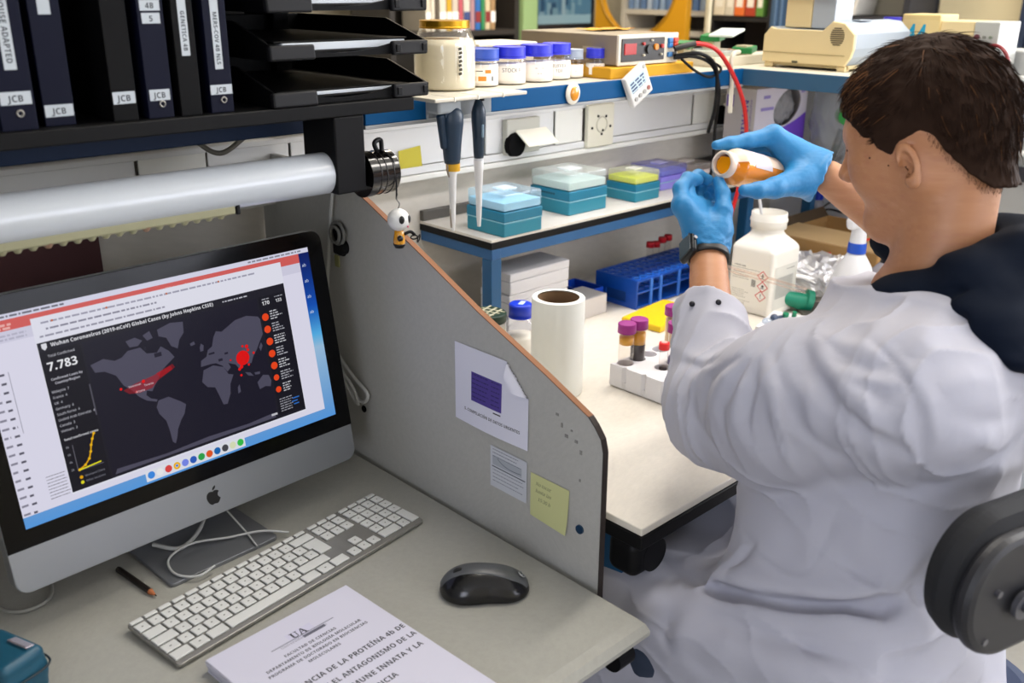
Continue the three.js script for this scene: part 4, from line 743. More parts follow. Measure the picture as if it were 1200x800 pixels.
{
  const t = thing('blue_tray', 'small open blue plastic tray at the left end of the tube rack', 'tray', [1.592, BENCH, -1.425]);
  const m = std(0x0540b4, 0.4);
  part('floor', box(0.06, 0.004, 0.09, [0, 0.003, 0]), m, t);
  for (const [w, d, x, z] of [[0.004, 0.09, -0.029, 0], [0.004, 0.09, 0.029, 0], [0.06, 0.004, 0, 0.044], [0.06, 0.004, 0, -0.044]]) part('side', box(w, 0.042, d, [x, 0.022, z]), m, t);
}
function capTube(label, pos, r, h, capM, layers, group, ringM) {
  const t = thing('sample_tube', label, 'tube', pos, 0, group);
  part('wall', lathe([[0.0005, 0], [r * 0.5, 0.001], [r, r * 0.8], [r, h]], 32), phys(0xf6f4f2, 0.08, { transmission: 1, thickness: 0 }), t);
  let y = 0.0015;
  for (const [hh, c, name] of layers) { const y1 = y + hh; if (c !== null) part('liquid', lathe([[0.0001, y], [y < 0.01 ? r * 0.5 : r - 0.0012, y], [r - 0.001, y + Math.min(hh * 0.5, r * 0.7)], [r - 0.001, y1], [0.0001, y1]], 28), std(c, 0.3), t, name); y = y1; }
  part('cap', [lathe([[0.0001, h + 0.006], [r * 1.06, h + 0.006], [r * 1.18, h + 0.0045], [r * 1.2, h - r * 0.85], [0.0001, h - r * 0.85]].reverse(), 36)], capM, t);
  if (ringM) part('graduation', [0, 1, 2, 3].map((i) => arcBand(r + 0.0004, 0.001, 0.7, h * 0.3 + i * 0.011)), ringM, t);
  return t;
}
const mRedCap = std(0xb8101c, 0.4), mPurple = std(0x94197a, 0.45);
[1, 3, 2, 4].forEach((k, i) => capTube(['red-capped blood tube at the left of the blue rack', 'red-capped tube third along the blue rack', 'red-capped tube second along the blue rack', 'red-capped tube nearest the wrist in the blue rack'][i], [rackAt[0] + k * 0.0235, BENCH + 0.008, -1.407], 0.0085, [0.094, 0.098, 0.091, 0.1][i], mRedCap, [[0.05, 0x16060a, 'dark blood']], 'red-capped tubes in the rack'));
{
  const t = thing('foam_rack', 'white foam tube holder with scalloped edges holding purple-capped tubes', 'rack', [1.3828, BENCH, -0.962]);
  const o = []; const W = 0.235, D = 0.18, n = 5;
  const pts = []; const edge = (x0, y0, x1, y1, k) => { const l = Math.hypot(x1 - x0, y1 - y0), nx = -(y1 - y0) / l, ny = (x1 - x0) / l; for (let i = 0; i < k * 8; i++) { const u = i / (k * 8), f = (u * k) % 1, dd = f > 0.62 && f < 0.88 ? 0.006 * Math.sin((f - 0.62) / 0.26 * Math.PI) : 0; pts.push([x0 + (x1 - x0) * u + nx * dd, y0 + (y1 - y0) * u + ny * dd]); } };
  edge(-W / 2, -D / 2, W / 2, -D / 2, 5); edge(W / 2, -D / 2, W / 2, D / 2, 4); edge(W / 2, D / 2, -W / 2, D / 2, 5); edge(-W / 2, D / 2, -W / 2, -D / 2, 4);
  const hs = []; for (let i = 0; i < 6; i++) for (let j = 0; j < 3; j++) { const h = new THREE.Path(); h.absarc((i - 2.5) * 0.0345 - 0.01, (j - 1) * 0.06 + 0.012, 0.0152, 0, Math.PI * 2, true); hs.push(h); }
  const g = extrude(pts, 0.042, 0.001, hs); g.rotateX(-Math.PI / 2); g.translate(0, 0.003, 0); part('block', g, mFoam, t);
  part('floor', box(W - 0.004, 0.014, D - 0.004, [0, 0.008, 0]), mFoam, t);
}
const tubeGroup = 'purple-capped tubes in the foam holder', mInk = std(0x4a4654, 0.6);
capTube('purple-capped tube of pale liquid, front left in the foam holder', [1.2865, BENCH + 0.0155, -1.034], 0.0142, 0.102, mPurple, [[0.016, 0xe2c8b6, 'pale cloudy liquid'], [0.05, null], [0.014, 0xe2a21c, 'yellow layer']], tubeGroup, mInk);
capTube('purple-capped tube with dark bottom layer and yellow top layer', [1.321, BENCH + 0.0155, -1.034], 0.0142, 0.102, mPurple, [[0.058, 0x2a2024, 'dark brown layer'], [0.022, 0xd99a14, 'yellow layer']], tubeGroup);
capTube('purple-capped tube with lilac base standing nearest the sleeve', [1.3555, BENCH + 0.0155, -0.974], 0.0142, 0.102, mPurple, [[0.038, 0x6d6592, 'lilac liquid']], tubeGroup, mInk);
capTube('purple-capped tube of pale orange liquid beside the sleeve cuff, farthest back', [1.4245, BENCH + 0.0155, -1.034], 0.0142, 0.104, mPurple, [[0.082, 0xe8c89a, 'pale orange liquid']], tubeGroup, mInk);
{
  const t = capTube('small red-capped tube with brown sediment in front of the purple caps', [1.321, BENCH + 0.0155, -0.974], 0.0082, 0.072, std(0xe01212, 0.35), [[0.028, 0x2a1812, 'brown sediment']]);
  part('cap_disc', cyl(0.006, 0.006, 0.0012, [0, 0.0784, 0]), std(0xf0b4a8, 0.4), t, 'pale cap centre');
}
{
  const t = thing('yellow_pad', 'bright yellow pad lying between the foam holder and the blue rack', 'pad', [1.64, BENCH, -1.222], 0.1);
  part('pad', box(0.17, 0.012, 0.1, [0, 0.007, 0], undefined, 0.002), std(0xdcb400, 0.55), t);
  part('cover_sheet', box(0.168, 0.0012, 0.098, [0, 0.0137, 0], undefined, 0.0005), std(0xe6c000, 0.5), t);
}
// white square container with hazard diamonds
{
  const t = thing('chemical_container', 'white square plastic container with red hazard diamonds and an open neck', 'container', [1.868, BENCH, -1.114]);
  const S = 0.056, body = (p) => { const y = p[1], s = S - 0.022 * smooth(0.145, 0.185, y) - 0.004 * smooth(0.19, 0.2, y); const r = 0.012 + 0.02 * smooth(0.15, 0.19, y); const qx = Math.abs(p[0]) - s + r, qz = Math.abs(p[2]) - s + r; const d2 = Math.hypot(Math.max(qx, 0), Math.max(qz, 0)) + Math.min(Math.max(qx, qz), 0) - r; return smax(d2, Math.abs(y - 0.1) - 0.1, 0.01) * 0.85; };
  const mH = std(0xeae6dc, 0.42);
  part('body', netMesh(body, [-0.07, -0.006, -0.07], [0.07, 0.21, 0.07], 0.0026), mH, t);
  part('neck', lathe([[0.02, 0.188], [0.04, 0.192], [0.0395, 0.206], [0.0415, 0.207], [0.0415, 0.212], [0.0395, 0.213], [0.0395, 0.226], [0.036, 0.226], [0.036, 0.195], [0.0001, 0.19]], 40), mH, t);
  part('dark_mouth', cyl(0.0358, 0.0358, 0.001, [0, 0.2, 0]), std(0x8f8a78, 0.7), t);
  const diamond = (g, x, y, r, k) => { g.save(); g.translate(x, y); g.rotate(Math.PI / 4); g.fillStyle = '#f2eee6'; g.fillRect(-r, -r, 2 * r, 2 * r); g.strokeStyle = '#c8322a'; g.lineWidth = r * 0.22; g.strokeRect(-r, -r, 2 * r, 2 * r); g.restore(); g.fillStyle = '#222'; g.beginPath();
    if (k === 0) { g.moveTo(x, y - r * 0.8); g.quadraticCurveTo(x + r * 0.7, y, x, y + r * 0.5); g.quadraticCurveTo(x - r * 0.7, y, x, y - r * 0.8); g.rect(x - r * 0.5, y + r * 0.5, r, r * 0.15); } else if (k === 1) { g.arc(x, y - r * 0.2, r * 0.35, 0, 7); g.rect(x - r * 0.5, y + r * 0.3, r, r * 0.2); } else { g.rect(x - r * 0.1, y - r * 0.7, r * 0.2, r * 0.9); g.rect(x - r * 0.1, y + r * 0.35, r * 0.2, r * 0.2); } g.fill(); };
  const left = new THREE.PlaneGeometry(0.098, 0.1); left.rotateY(-Math.PI / 2); left.translate(-S - 0.0006, 0.066, 0);
  part('front_label', left, print(600, 672, (g, w, h) => { g.fillStyle = '#ebe7dc'; g.fillRect(0, 0, w, h); g.fillStyle = '#2e2c2a'; g.font = 'bold 30px sans-serif'; g.fillText('1.00983.2500', 40, 60); g.fillRect(0, 84, w - 140, 5); lines(g, 30, 300, 150, 4, 30, 8, '#77736a'); g.fillStyle = '#333'; for (let i = 0; i < 14; i++) g.fillRect(330 + i * 5, 230, 2 + (i % 3), 110); diamond(g, 500, 150, 56, 0); diamond(g, 510, 310, 56, 1); diamond(g, 490, 460, 56, 2); lines(g, 30, 300, 420, 5, 28, 7, '#8b8778'); g.fillRect(0, 590, 330, 5); lines(g, 20, 260, 620, 2, 22, 7, '#77736a'); }, 0.5), t, 'label with three hazard diamonds');
  const front = new THREE.PlaneGeometry(0.09, 0.1); front.translate(0, 0.066, S + 0.0006);
  part('side_label', front, print(540, 672, (g, w, h) => { g.fillStyle = '#d3d1c8'; g.fillRect(0, 0, w, h); lines(g, 280, 470, 60, 1, 1, 12, '#55534e', 0); g.fillStyle = '#b5b4ae'; g.fillRect(40, 170, 420, 330); lines(g, 50, 450, 186, 20, 16, 6, '#86847e', 0.15); }, 0.5), t, 'grey text label');
}
{
  const t = thing('plastic_stirrer', 'white plastic stick standing in the neck of the white container', 'stick', [1.86, BENCH + 0.195, -1.121]);
  part('stick', cyl(0.0035, 0.0035, 0.115, [-0.01, 0.055, -0.01], [-0.12, 0, 0.17], 14), std(0xd6d6d8, 0.35), t);
}
{
  const t = thing('glass_pipette', 'clear plastic pipette leaning across the white container', 'pipette', [1.782, 0.9, -1.05]);
  part('tube', tube([[-0.02, 0.014, -0.1], [0, 0.004, 0.0], [0.018, -0.006, 0.085]], 0.003, 24), phys(0xf6ece6, 0.12, { transmission: 0.9, thickness: 0 }), t);
  part('second_tube', tube([[-0.026, 0.007, -0.1], [-0.005, -0.003, 0.0], [0.013, -0.013, 0.085]], 0.0022, 24), phys(0xf6ece6, 0.12, { transmission: 0.9, thickness: 0 }), t);
}
{
  const t = thing('spray_bottle', 'white spray bottle with a blue collar and white trigger head', 'bottle', [1.97, BENCH, -0.95]); t.scale.setScalar(1.2);
  const mS = std(0xd9d9dc, 0.35);
  part('body', lathe([[0.0001, 0], [0.036, 0], [0.038, 0.004], [0.038, 0.07], [0.03, 0.098], [0.018, 0.117], [0.0145, 0.124], [0.0001, 0.124]], 40), mS, t);
  part('collar', cyl(0.0162, 0.0168, 0.019, [0, 0.1325, 0], undefined, 36), std(0x0c49b8, 0.4), t, 'blue collar');
  part('trigger_head', [cyl(0.0125, 0.015, 0.03, [0, 0.157, 0], undefined, 28), box(0.07, 0.024, 0.02, [0.004, 0.182, 0.008], [0, -0.7, 0.15], 0.009, 4), box(0.045, 0.012, 0.017, [0.034, 0.172, 0.03], [0, -0.7, 0.0], 0.005, 3)], mS, t);
  part('trigger', tube([[0.022, 0.168, 0.02], [0.024, 0.155, 0.024], [0.018, 0.138, 0.03]], 0.004, 16), std(0xd2d2d4, 0.35), t);
  part('nozzle', box(0.01, 0.012, 0.012, [0.05, 0.172, 0.046], [0, -0.7, 0], 0.003), std(0xc23a2a, 0.4), t, 'red nozzle');
}
{
  const t = thing('wash_bottle', 'small bottle with a bright blue spout and red ring beside the face', 'bottle', [2.15, BENCH, -0.96]);
  part('body', lathe([[0.0001, 0], [0.028, 0], [0.03, 0.004], [0.03, 0.07], [0.012, 0.09], [0.0001, 0.09]], 32), phys(0xd9d9e4, 0.2, { transmission: 0.5, thickness: 0 }), t);
  part('cap', [cyl(0.012, 0.013, 0.014, [0, 0.096, 0]), cyl(0.014, 0.014, 0.006, [0, 0.09, 0])], std(0x241c1a, 0.4), t);
  part('ring', cyl(0.009, 0.011, 0.012, [0, 0.108, 0]), std(0xc8321c, 0.4), t, 'red ring');
  part('spout', tube([[0, 0.11, 0], [-0.002, 0.14, 0], [-0.012, 0.17, 0.004], [-0.04, 0.182, 0.01]], 0.0055, 30), std(0x0e55c8, 0.35), t, 'blue bent spout');
}
{
  const t = thing('small_foam_rack', 'low white foam holder with tiny green and grey pieces beside the sleeve', 'rack', [1.745, BENCH, -0.985]);
  part('block', box(0.125, 0.03, 0.075, [0, 0.016, 0], [0, 0.25, 0], 0.003), mFoam, t);
  part('clear_cap', ball(0.011, [-0.035, 0.034, -0.014], [1, 0.8, 1]), phys(0xdfe6ee, 0.1, { transmission: 0.8, thickness: 0 }), t);
  part('grey_knob', [ball(0.009, [-0.012, 0.037, -0.012]), cyl(0.004, 0.004, 0.03, [0.008, 0.035, -0.01], [0, 0, 1.4])], std(0x39465f, 0.4), t, 'slate grey knob');
  for (const [x, z, r] of [[0.02, -0.004, 0.0065], [0.042, 0.004, 0.005]]) part('green_cap', cyl(r, r, 0.012, [x, 0.037, z], [0.2, 0, 0.1], 18), std(0x0b7a55, 0.4), t, 'green cap');
}
{
  const t = thing('teal_plug', 'teal green conical plug lying against a white block', 'plug', [1.925, BENCH, -1.03], -0.75);
  part('cone', [cyl(0.014, 0.021, 0.055, [-0.03, 0.028, 0], [0, 0, Math.PI / 2 - 0.25], 28), cyl(0.025, 0.025, 0.014, [0.002, 0.026, 0], [0, 0, Math.PI / 2 - 0.25], 32)], std(0x0a8064, 0.42), t);
}
{
  const t = thing('white_block', 'white rounded block behind the teal plug', 'block', [1.955, BENCH, -0.995], -0.75);
  part('block', box(0.04, 0.055, 0.06, [0.02, 0.0275, 0], undefined, 0.006, 4), std(0xcfcac0, 0.5), t);
  part('grey_base', box(0.09, 0.008, 0.09, [-0.02, 0.0045, -0.005], undefined, 0.002), std(0x4d4843, 0.5), t);
}
{
  const t = thing('foil_parcel', 'crumpled aluminium foil parcel on the bench behind the spray bottle', 'foil', [2.1, BENCH, -1.12], 0.3);
  const g = new THREE.SphereGeometry(1, 64, 40), p = g.attributes.position;
  for (let i = 0; i < p.count; i++) { const [x, y, z] = [p.getX(i), p.getY(i), p.getZ(i)]; const k = 1 + 0.1 * Math.abs(noise(x * 4, y * 4, z * 4)) - 0.09 * Math.abs(noise(x * 9, y * 9, z * 9 + 4)) + 0.05 * noise(x * 19, y * 19, z * 19); const s = (v) => Math.sign(v) * Math.pow(Math.abs(v), 0.6); p.setXYZ(i, s(x) * 0.115 * k, Math.max(0.001, 0.036 + s(y) * 0.032 * k + 0.008 * noise(x * 7, 2, z * 7)), s(z) * 0.09 * k); }
  const q = g.toNonIndexed(); q.computeVertexNormals(); part('foil', q, std(0xf0f0f2, 0.42, 0.75), t);
}
{
  const t = thing('cardboard_box', 'open brown cardboard box at the far right of the bench', 'box', [2.36, BENCH, -1.16]);
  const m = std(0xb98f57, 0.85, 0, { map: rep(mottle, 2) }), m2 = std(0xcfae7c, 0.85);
  for (const [w, d, x, z] of [[0.3, 0.004, 0, -0.15], [0.3, 0.004, 0, 0.15], [0.004, 0.3, -0.15, 0], [0.004, 0.3, 0.15, 0]]) part('side', box(w, 0.085, d, [x, 0.043, z]), m, t);
  part('floor', box(0.3, 0.004, 0.3, [0, 0.003, 0]), m, t);
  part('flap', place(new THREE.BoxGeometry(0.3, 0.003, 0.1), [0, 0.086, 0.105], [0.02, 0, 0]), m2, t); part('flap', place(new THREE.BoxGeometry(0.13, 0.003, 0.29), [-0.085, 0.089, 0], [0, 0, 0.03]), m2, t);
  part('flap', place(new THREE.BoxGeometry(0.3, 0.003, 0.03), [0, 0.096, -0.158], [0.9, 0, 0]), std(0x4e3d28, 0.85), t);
}
{
  const t = thing('hanging_bottle', 'small clear bottle with a blue cap fixed to the pale side wall', 'bottle', [2.575, 0.875, -1.385]);
  part('body', lathe([[0.0001, 0], [0.02, 0], [0.022, 0.004], [0.02, 0.03], [0.012, 0.036], [0.0001, 0.036]], 28), phys(0xe6e6ee, 0.15, { transmission: 0.7, thickness: 0 }), t);
  part('cap', [cyl(0.017, 0.018, 0.028, [0, 0.05, 0]), cyl(0.005, 0.005, 0.01, [0, 0.068, 0])], std(0x0d34c4, 0.4), t, 'blue cap');
  part('wire', tube([[-0.01, 0.07, 0.0], [-0.02, 0.1, -0.01], [-0.022, 0.14, -0.02]], 0.0022, 20), mBlack, t);
}
{
  const t = thing('loose_cables', 'dark cables and brown clips lying before the pale side wall', 'cable', [2.5, BENCH, -1.4]);
  part('cord', [tube([[-0.08, 0.005, 0.04], [-0.06, 0.07, 0.02], [0.0, 0.05, 0.03], [0.05, 0.09, 0.06], [0.09, 0.08, 0.1]], 0.003, 40), tube([[0.05, 0.06, 0.02], [0.07, 0.1, 0.05], [0.085, 0.13, 0.09]], 0.0025, 30)], mBlack, t);
}
{
  const t = thing('red_tube', 'thin red tube rising from the foil parcel to the cardboard box', 'tube', [2.2, BENCH, -1.1]);
  part('hose', tube([[-0.02, 0.05, -0.05], [0.03, 0.075, -0.02], [0.08, 0.1, 0.03], [0.1, 0.1, 0.06]], 0.0035, 30), std(0xd83c20, 0.4), t);
}
// glove box, hanging bag, red and black leads
{
  const t = thing('glove_dispenser', 'white and purple glove box with an oval opening standing on the riser', 'box', [2.285, RISER, -1.405]);
  const W = 0.25, H = 0.222, D = 0.09, o = new THREE.Path(); o.absellipse(0.028, 0.168 - H / 2, 0.068, 0.044, 0, Math.PI * 2, true, 0.35);
  const side = canvasTex(256, 512, (g, w, h) => { g.fillStyle = '#b9b2ae'; g.fillRect(0, 0, w, h); g.fillStyle = '#5d3aa0'; g.fillRect(10, 40, 60, 70); g.save(); g.translate(150, 60); g.rotate(Math.PI / 2); g.font = 'bold 66px sans-serif'; g.fillStyle = '#4a2f92'; g.fillText('NITRILE', 0, 0); g.font = '28px sans-serif'; g.fillText('examination gloves', 0, -62); g.restore(); });
  part('side_panel', place(new THREE.PlaneGeometry(D, H), [-W / 2 - 0.0004, H / 2, 0], [0, -Math.PI / 2, 0]), std(0xffffff, 0.6, 0, { map: side }), t);
  const shell = extrude([[-W / 2, -H / 2], [W / 2, -H / 2], [W / 2, H / 2], [-W / 2, H / 2]], 0.003, 0, [o]); shell.translate(0, H / 2, D / 2 - 0.003);
  part('front_panel', shell, std(0xcfcad6, 0.55), t);
  part('carton', [box(W, 0.003, D, [0, H - 0.0015, 0]), box(W, 0.003, D, [0, 0.0015, 0]), box(0.003, H, D, [-W / 2 + 0.0015, H / 2, 0]), box(0.003, H, D, [W / 2 - 0.0015, H / 2, 0]), box(W, H, 0.003, [0, H / 2, -D / 2 + 0.0015])], std(0xb7b1ae, 0.6), t);
  const band = new THREE.Shape(); band.moveTo(-W / 2, 0); band.lineTo(W / 2, 0); band.lineTo(W / 2, 0.15); band.quadraticCurveTo(0.07, 0.125, 0.0, 0.115); band.quadraticCurveTo(-0.07, 0.07, -W / 2, 0.06); const bg = new THREE.ShapeGeometry(band, 20); bg.translate(0, 0.0, D / 2 + 0.0006);
  part('purple_band', bg, std(0x6a3fc0, 0.5), t, 'purple printed band');
  const dots = []; for (let i = 0; i < 24; i++) dots.push(place(new THREE.CylinderGeometry(0.009, 0.009, 0.0008, 12), [0.05 + (i % 6) * 0.013, 0.012 + Math.floor(i / 6) * 0.014, D / 2 + 0.0014], [Math.PI / 2, 0, 0]));
  part('orange_print', dots, std(0xe0a010, 0.5), t, 'orange dotted print');
  for (const [x, y, w] of [[-0.075, 0.2, 0.03], [-0.07, 0.17, 0.06], [0.1, 0.205, 0.02]]) part('print_strip', brick(w, 0.008, 0.0006, [x, y, D / 2 + 0.0006]), std(0x8d7fc0, 0.5), t);
  part('gloves', netMesh((p) => ellipsoid(p[0] - 0.028, p[1] - 0.165, p[2] - 0.01, 0.08, 0.05, 0.026) - 0.006 * noise(p[0] * 40, p[1] * 40, p[2] * 40), [-0.09, 0.09, -0.035], [0.12, 0.22, 0.042], 0.004), std(0x8f8f93, 0.7), t, 'bunched grey gloves inside');
}
{
  const t = thing('hanging_bag', 'clear plastic bag with a green capped tube hanging under the side shelf', 'bag', [2.46, 1.045, -1.3]);
  const g = new THREE.SphereGeometry(1, 40, 30), p = g.attributes.position; for (let i = 0; i < p.count; i++) { const [x, y, z] = [p.getX(i), p.getY(i), p.getZ(i)]; const k = 1 + 0.12 * noise(x * 3, y * 3, z * 3 + 9); p.setXYZ(i, x * 0.07 * k, y * 0.125 * k + 0.12, z * 0.06 * k); } g.computeVertexNormals();
  part('film', g, phys(0xdfe3e8, 0.2, { transmission: 0.8, thickness: 0, side: THREE.DoubleSide }), t);
  part('green_cap', cyl(0.022, 0.022, 0.04, [-0.03, 0.13, 0.045], [0.4, 0.7, 1.3], 28), std(0x0b8a2e, 0.4), t, 'bright green cap');
  part('tube', [cyl(0.012, 0.009, 0.09, [-0.03, 0.05, 0.03], [0.2, 0, -0.2], 20)], std(0x59605f, 0.4), t);
  part('hanger', tube([[0, 0.235, 0], [0.0, 0.25, 0.0], [0.005, 0.272, 0]], 0.003, 12), std(0x9ec26a, 0.5), t);
}
{
  const t = thing('red_lead', 'red cable falling from the brown instrument to the bench', 'cable', [1.68, 1.37, -1.255]);
  part('cord', tube([[0.0, 0.008, 0.008], [0.03, 0.014, 0.02], [0.08, 0.004, 0.032], [0.145, -0.04, 0.032], [0.22, -0.13, 0.03], [0.255, -0.24, 0.02], [0.245, -0.4, 0.0], [0.2, -0.5, -0.01], [0.16, -0.56, 0.0]], 0.0048, 90), std(0xc81414, 0.35), t);
  part('sleeve', tube([[-0.012, 0.004, 0.0], [0.0, 0.008, 0.008], [0.03, 0.014, 0.02]], 0.0062, 16), std(0x15130f, 0.45), t, 'black plug sleeve');
}
{
  const t = thing('black_leads', 'black cables looping down from the brown instrument', 'cable', [1.68, 1.36, -1.255]);
  part('cord', [tube([[-0.012, -0.004, 0.0], [0.03, -0.002, 0.02], [0.08, -0.02, 0.03], [0.13, -0.075, 0.02], [0.17, -0.16, -0.01], [0.2, -0.26, -0.03], [0.155, -0.42, -0.03], [0.16, -0.55, 0.0]], 0.0035, 80), tube([[-0.01, 0.0, 0.0], [0.04, 0.004, 0.025], [0.085, -0.02, 0.035], [0.12, -0.11, 0.02], [0.13, -0.17, 0.0]], 0.004, 60), tube([[0.0, -0.006, 0.01], [0.03, -0.03, 0.025], [0.08, -0.045, 0.03], [0.13, -0.03, 0.02], [0.1, -0.01, 0.0]], 0.003, 40)], mBlack, t);
}
{
  const t = thing('bench_cables', 'tangle of dark red and grey cables under the riser beside the container', 'cable', [1.86, BENCH, -1.26]);
  part('cord', [tube([[0.0, 0.2, -0.05], [0.02, 0.1, -0.04], [0.0, 0.02, -0.02], [0.08, 0.01, 0.0], [0.12, 0.06, -0.04]], 0.0035, 50), tube([[0.03, 0.22, -0.05], [0.0, 0.12, -0.05], [0.03, 0.03, -0.01]], 0.0035, 40)], std(0x35363a, 0.5), t);
  part('red_cord', tube([[-0.02, 0.01, 0.02], [0.02, 0.07, -0.01], [0.09, 0.1, -0.03], [0.17, 0.09, -0.05]], 0.0035, 40), std(0x6a1826, 0.45), t);
}

// ---------- side shelf equipment ----------
const mBeige = std(0xd6c293, 0.5), mPaleGrey = std(0x98a2ac, 0.55);
{
  const t = thing('laboratory_instrument', 'beige benchtop instrument with a round slotted vent on the side shelf', 'instrument', [2.0, SHELF, -1.14]);
  const o = [[-0.115, 0.012], [0.088, 0.012], [0.1, 0.03], [0.105, 0.048], [0.105, 0.078], [0.08, 0.1], [0.052, 0.104], [0.03, 0.084], [-0.088, 0.084], [-0.1, 0.088], [-0.115, 0.07]].map(([z, y]) => [-z, y]).reverse();
  const side = extrude(o, 0.012, 0.002); side.rotateY(Math.PI / 2); part('side_cheek', side, mBeige, t);
  const bodyG = extrude(o.map(([x, y]) => [x * 0.97, y]), 0.26, 0.002); bodyG.rotateY(Math.PI / 2); bodyG.translate(0.011, 0, 0); part('housing', bodyG, mPaleGrey, t, 'pale grey housing');
  part('cheek_groove', box(0.002, 0.0025, 0.2, [-0.0004, 0.034, -0.012]), std(0xa8976b, 0.6), t);
  const slots = []; for (let i = 0; i < 9; i++) { const y = -0.017 + i * 0.00425, w = 2 * Math.sqrt(Math.max(0, 0.02 * 0.02 - y * y)) * 0.82; slots.push(box(0.002, 0.0022, Math.max(w, 0.006), [-0.0004, 0.073 + y, 0.066], undefined, 0.0006)); }
  part('vent', slots, std(0x5a4f38, 0.7), t, 'round slotted vent');
  part('base', [box(0.24, 0.008, 0.2, [0.13, 0.009, -0.005])], std(0xb7a67a, 0.55), t);
  for (const [x, z] of [[0.014, -0.1], [0.014, 0.08], [0.24, -0.1], [0.24, 0.08]]) part('foot', box(0.02, 0.012, 0.022, [x, 0.006, z], undefined, 0.003), mBeige, t);
  part('latch', box(0.003, 0.005, 0.014, [-0.0008, 0.015, -0.03]), std(0x4c4a36, 0.6), t);
  part('lid_slot', box(0.05, 0.003, 0.02, [0.1, 0.1045, 0.066], undefined, 0.001), std(0x7f8790, 0.6), t);
}
{
  const t = thing('white_device', 'white and beige box-shaped device standing on the beige instrument', 'device', [2.07, SHELF + 0.0865, -1.17]);
  part('body', box(0.08, 0.065, 0.065, [0, 0.0325, -0.02], undefined, 0.003), mBeige, t); part('grey_half', box(0.08, 0.065, 0.055, [0, 0.0325, 0.041], undefined, 0.003), std(0xa4abb2, 0.4), t, 'pale grey half'); part('lid', box(0.1, 0.014, 0.14, [0, 0.072, 0.008], undefined, 0.003), std(0xe0e0e0, 0.4), t, 'white lid');
}
{
  const t = thing('glassware_tray', 'tray of clear glassware and green racks at the shelf corner', 'tray', [2.0, SHELF, -1.38]);
  part('tray', [box(0.24, 0.006, 0.16, [0, 0.003, 0]), box(0.24, 0.02, 0.005, [0, 0.012, 0.078]), box(0.005, 0.02, 0.16, [-0.118, 0.012, 0])], std(0xd6cfbb, 0.5), t);
  part('dish', lathe([[0.0001, 0.008], [0.05, 0.008], [0.056, 0.03], [0.05, 0.034], [0.0001, 0.034]], 32).translate(-0.04, 0, 0.02), phys(0xe8ebe6, 0.1, { transmission: 0.6, thickness: 0 }), t, 'clear dish');
  for (const [x, z, h] of [[-0.11, -0.02, 0.045], [0.07, 0.03, 0.03], [0.05, -0.05, 0.055]]) part('green_rack', box(0.045, 0.014, 0.05, [x, h, z], [0, 0.3, 0.1]), std(0x12793a, 0.5), t, 'green rack');
  part('support', [box(0.03, 0.04, 0.03, [0.07, 0.02, 0.03]), box(0.03, 0.05, 0.03, [0.05, 0.025, -0.05]), box(0.03, 0.04, 0.03, [-0.11, 0.022, -0.02])], std(0xb8ab8c, 0.6), t);
  part('white_slab', box(0.1, 0.006, 0.06, [0.08, 0.066, -0.03], [0, 0.3, 0.12]), std(0xd9e2dd, 0.4), t);
}
{
  const t = thing('cable_holder', 'white bent plastic holder for cables at the shelf corner', 'holder', [1.86, 1.345, -1.242]);
  part('hook', tube([[0.01, -0.115, 0], [0.006, -0.04, 0], [-0.002, 0.0, 0], [0.006, 0.012, 0], [0.04, 0.014, -0.01]], 0.005, 40), std(0xd2cbb8, 0.45), t);
}
{
  const t = thing('reagent_bottle', 'small blue-capped bottle behind the head on the side shelf', 'bottle', [2.28, SHELF, -1.09]);
  part('body', lathe([[0.0001, 0], [0.022, 0], [0.024, 0.004], [0.024, 0.06], [0.016, 0.085], [0.0001, 0.085]], 28), phys(0xe9dccb, 0.2, { transmission: 0.4, thickness: 0 }), t);
  part('cap', cyl(0.02, 0.02, 0.024, [0, 0.096, 0], undefined, 28), std(0x2c22a4, 0.4), t, 'blue cap');
}
{
  const t = thing('beige_carton', 'beige carton with blue handwritten marks behind the head', 'box', [2.36, SHELF, -1.035]);
  part('body', box(0.1, 0.115, 0.09, [0, 0.0575, 0], undefined, 0.003), std(0xcdb67c, 0.7), t);
  part('handwriting', place(new THREE.PlaneGeometry(0.085, 0.07), [-0.0506, 0.068, 0.0], [0, -Math.PI / 2, 0]), print(340, 280, (g, w, h) => { g.fillStyle = '#d3bd84'; g.fillRect(0, 0, w, h); g.strokeStyle = '#1596b8'; g.lineWidth = 26; g.lineJoin = 'round'; for (const x of [50, 150]) { g.beginPath(); g.moveTo(x, 170); g.lineTo(x + 60, 50); g.lineTo(x + 60, 190); g.moveTo(x + 10, 140); g.lineTo(x + 80, 140); g.stroke(); } g.fillStyle = '#7a6a4a'; g.fillRect(252, 160, 26, 22); }), t, 'large blue marker digits');
  part('purple_stripe', brick(0.0012, 0.014, 0.06, [-0.0506, 0.022, 0.01]), std(0x6a4fa0, 0.6), t);
}
{
  const t = thing('slide_box', 'dark open slide box below the beige carton', 'box', [2.25, SHELF, -1.04]);
  part('body', box(0.05, 0.06, 0.05, [0, 0.03, 0], undefined, 0.003), std(0x6d6a78, 0.5), t); part('window', box(0.002, 0.03, 0.036, [-0.026, 0.036, 0]), std(0x2c2a38, 0.3), t);
}
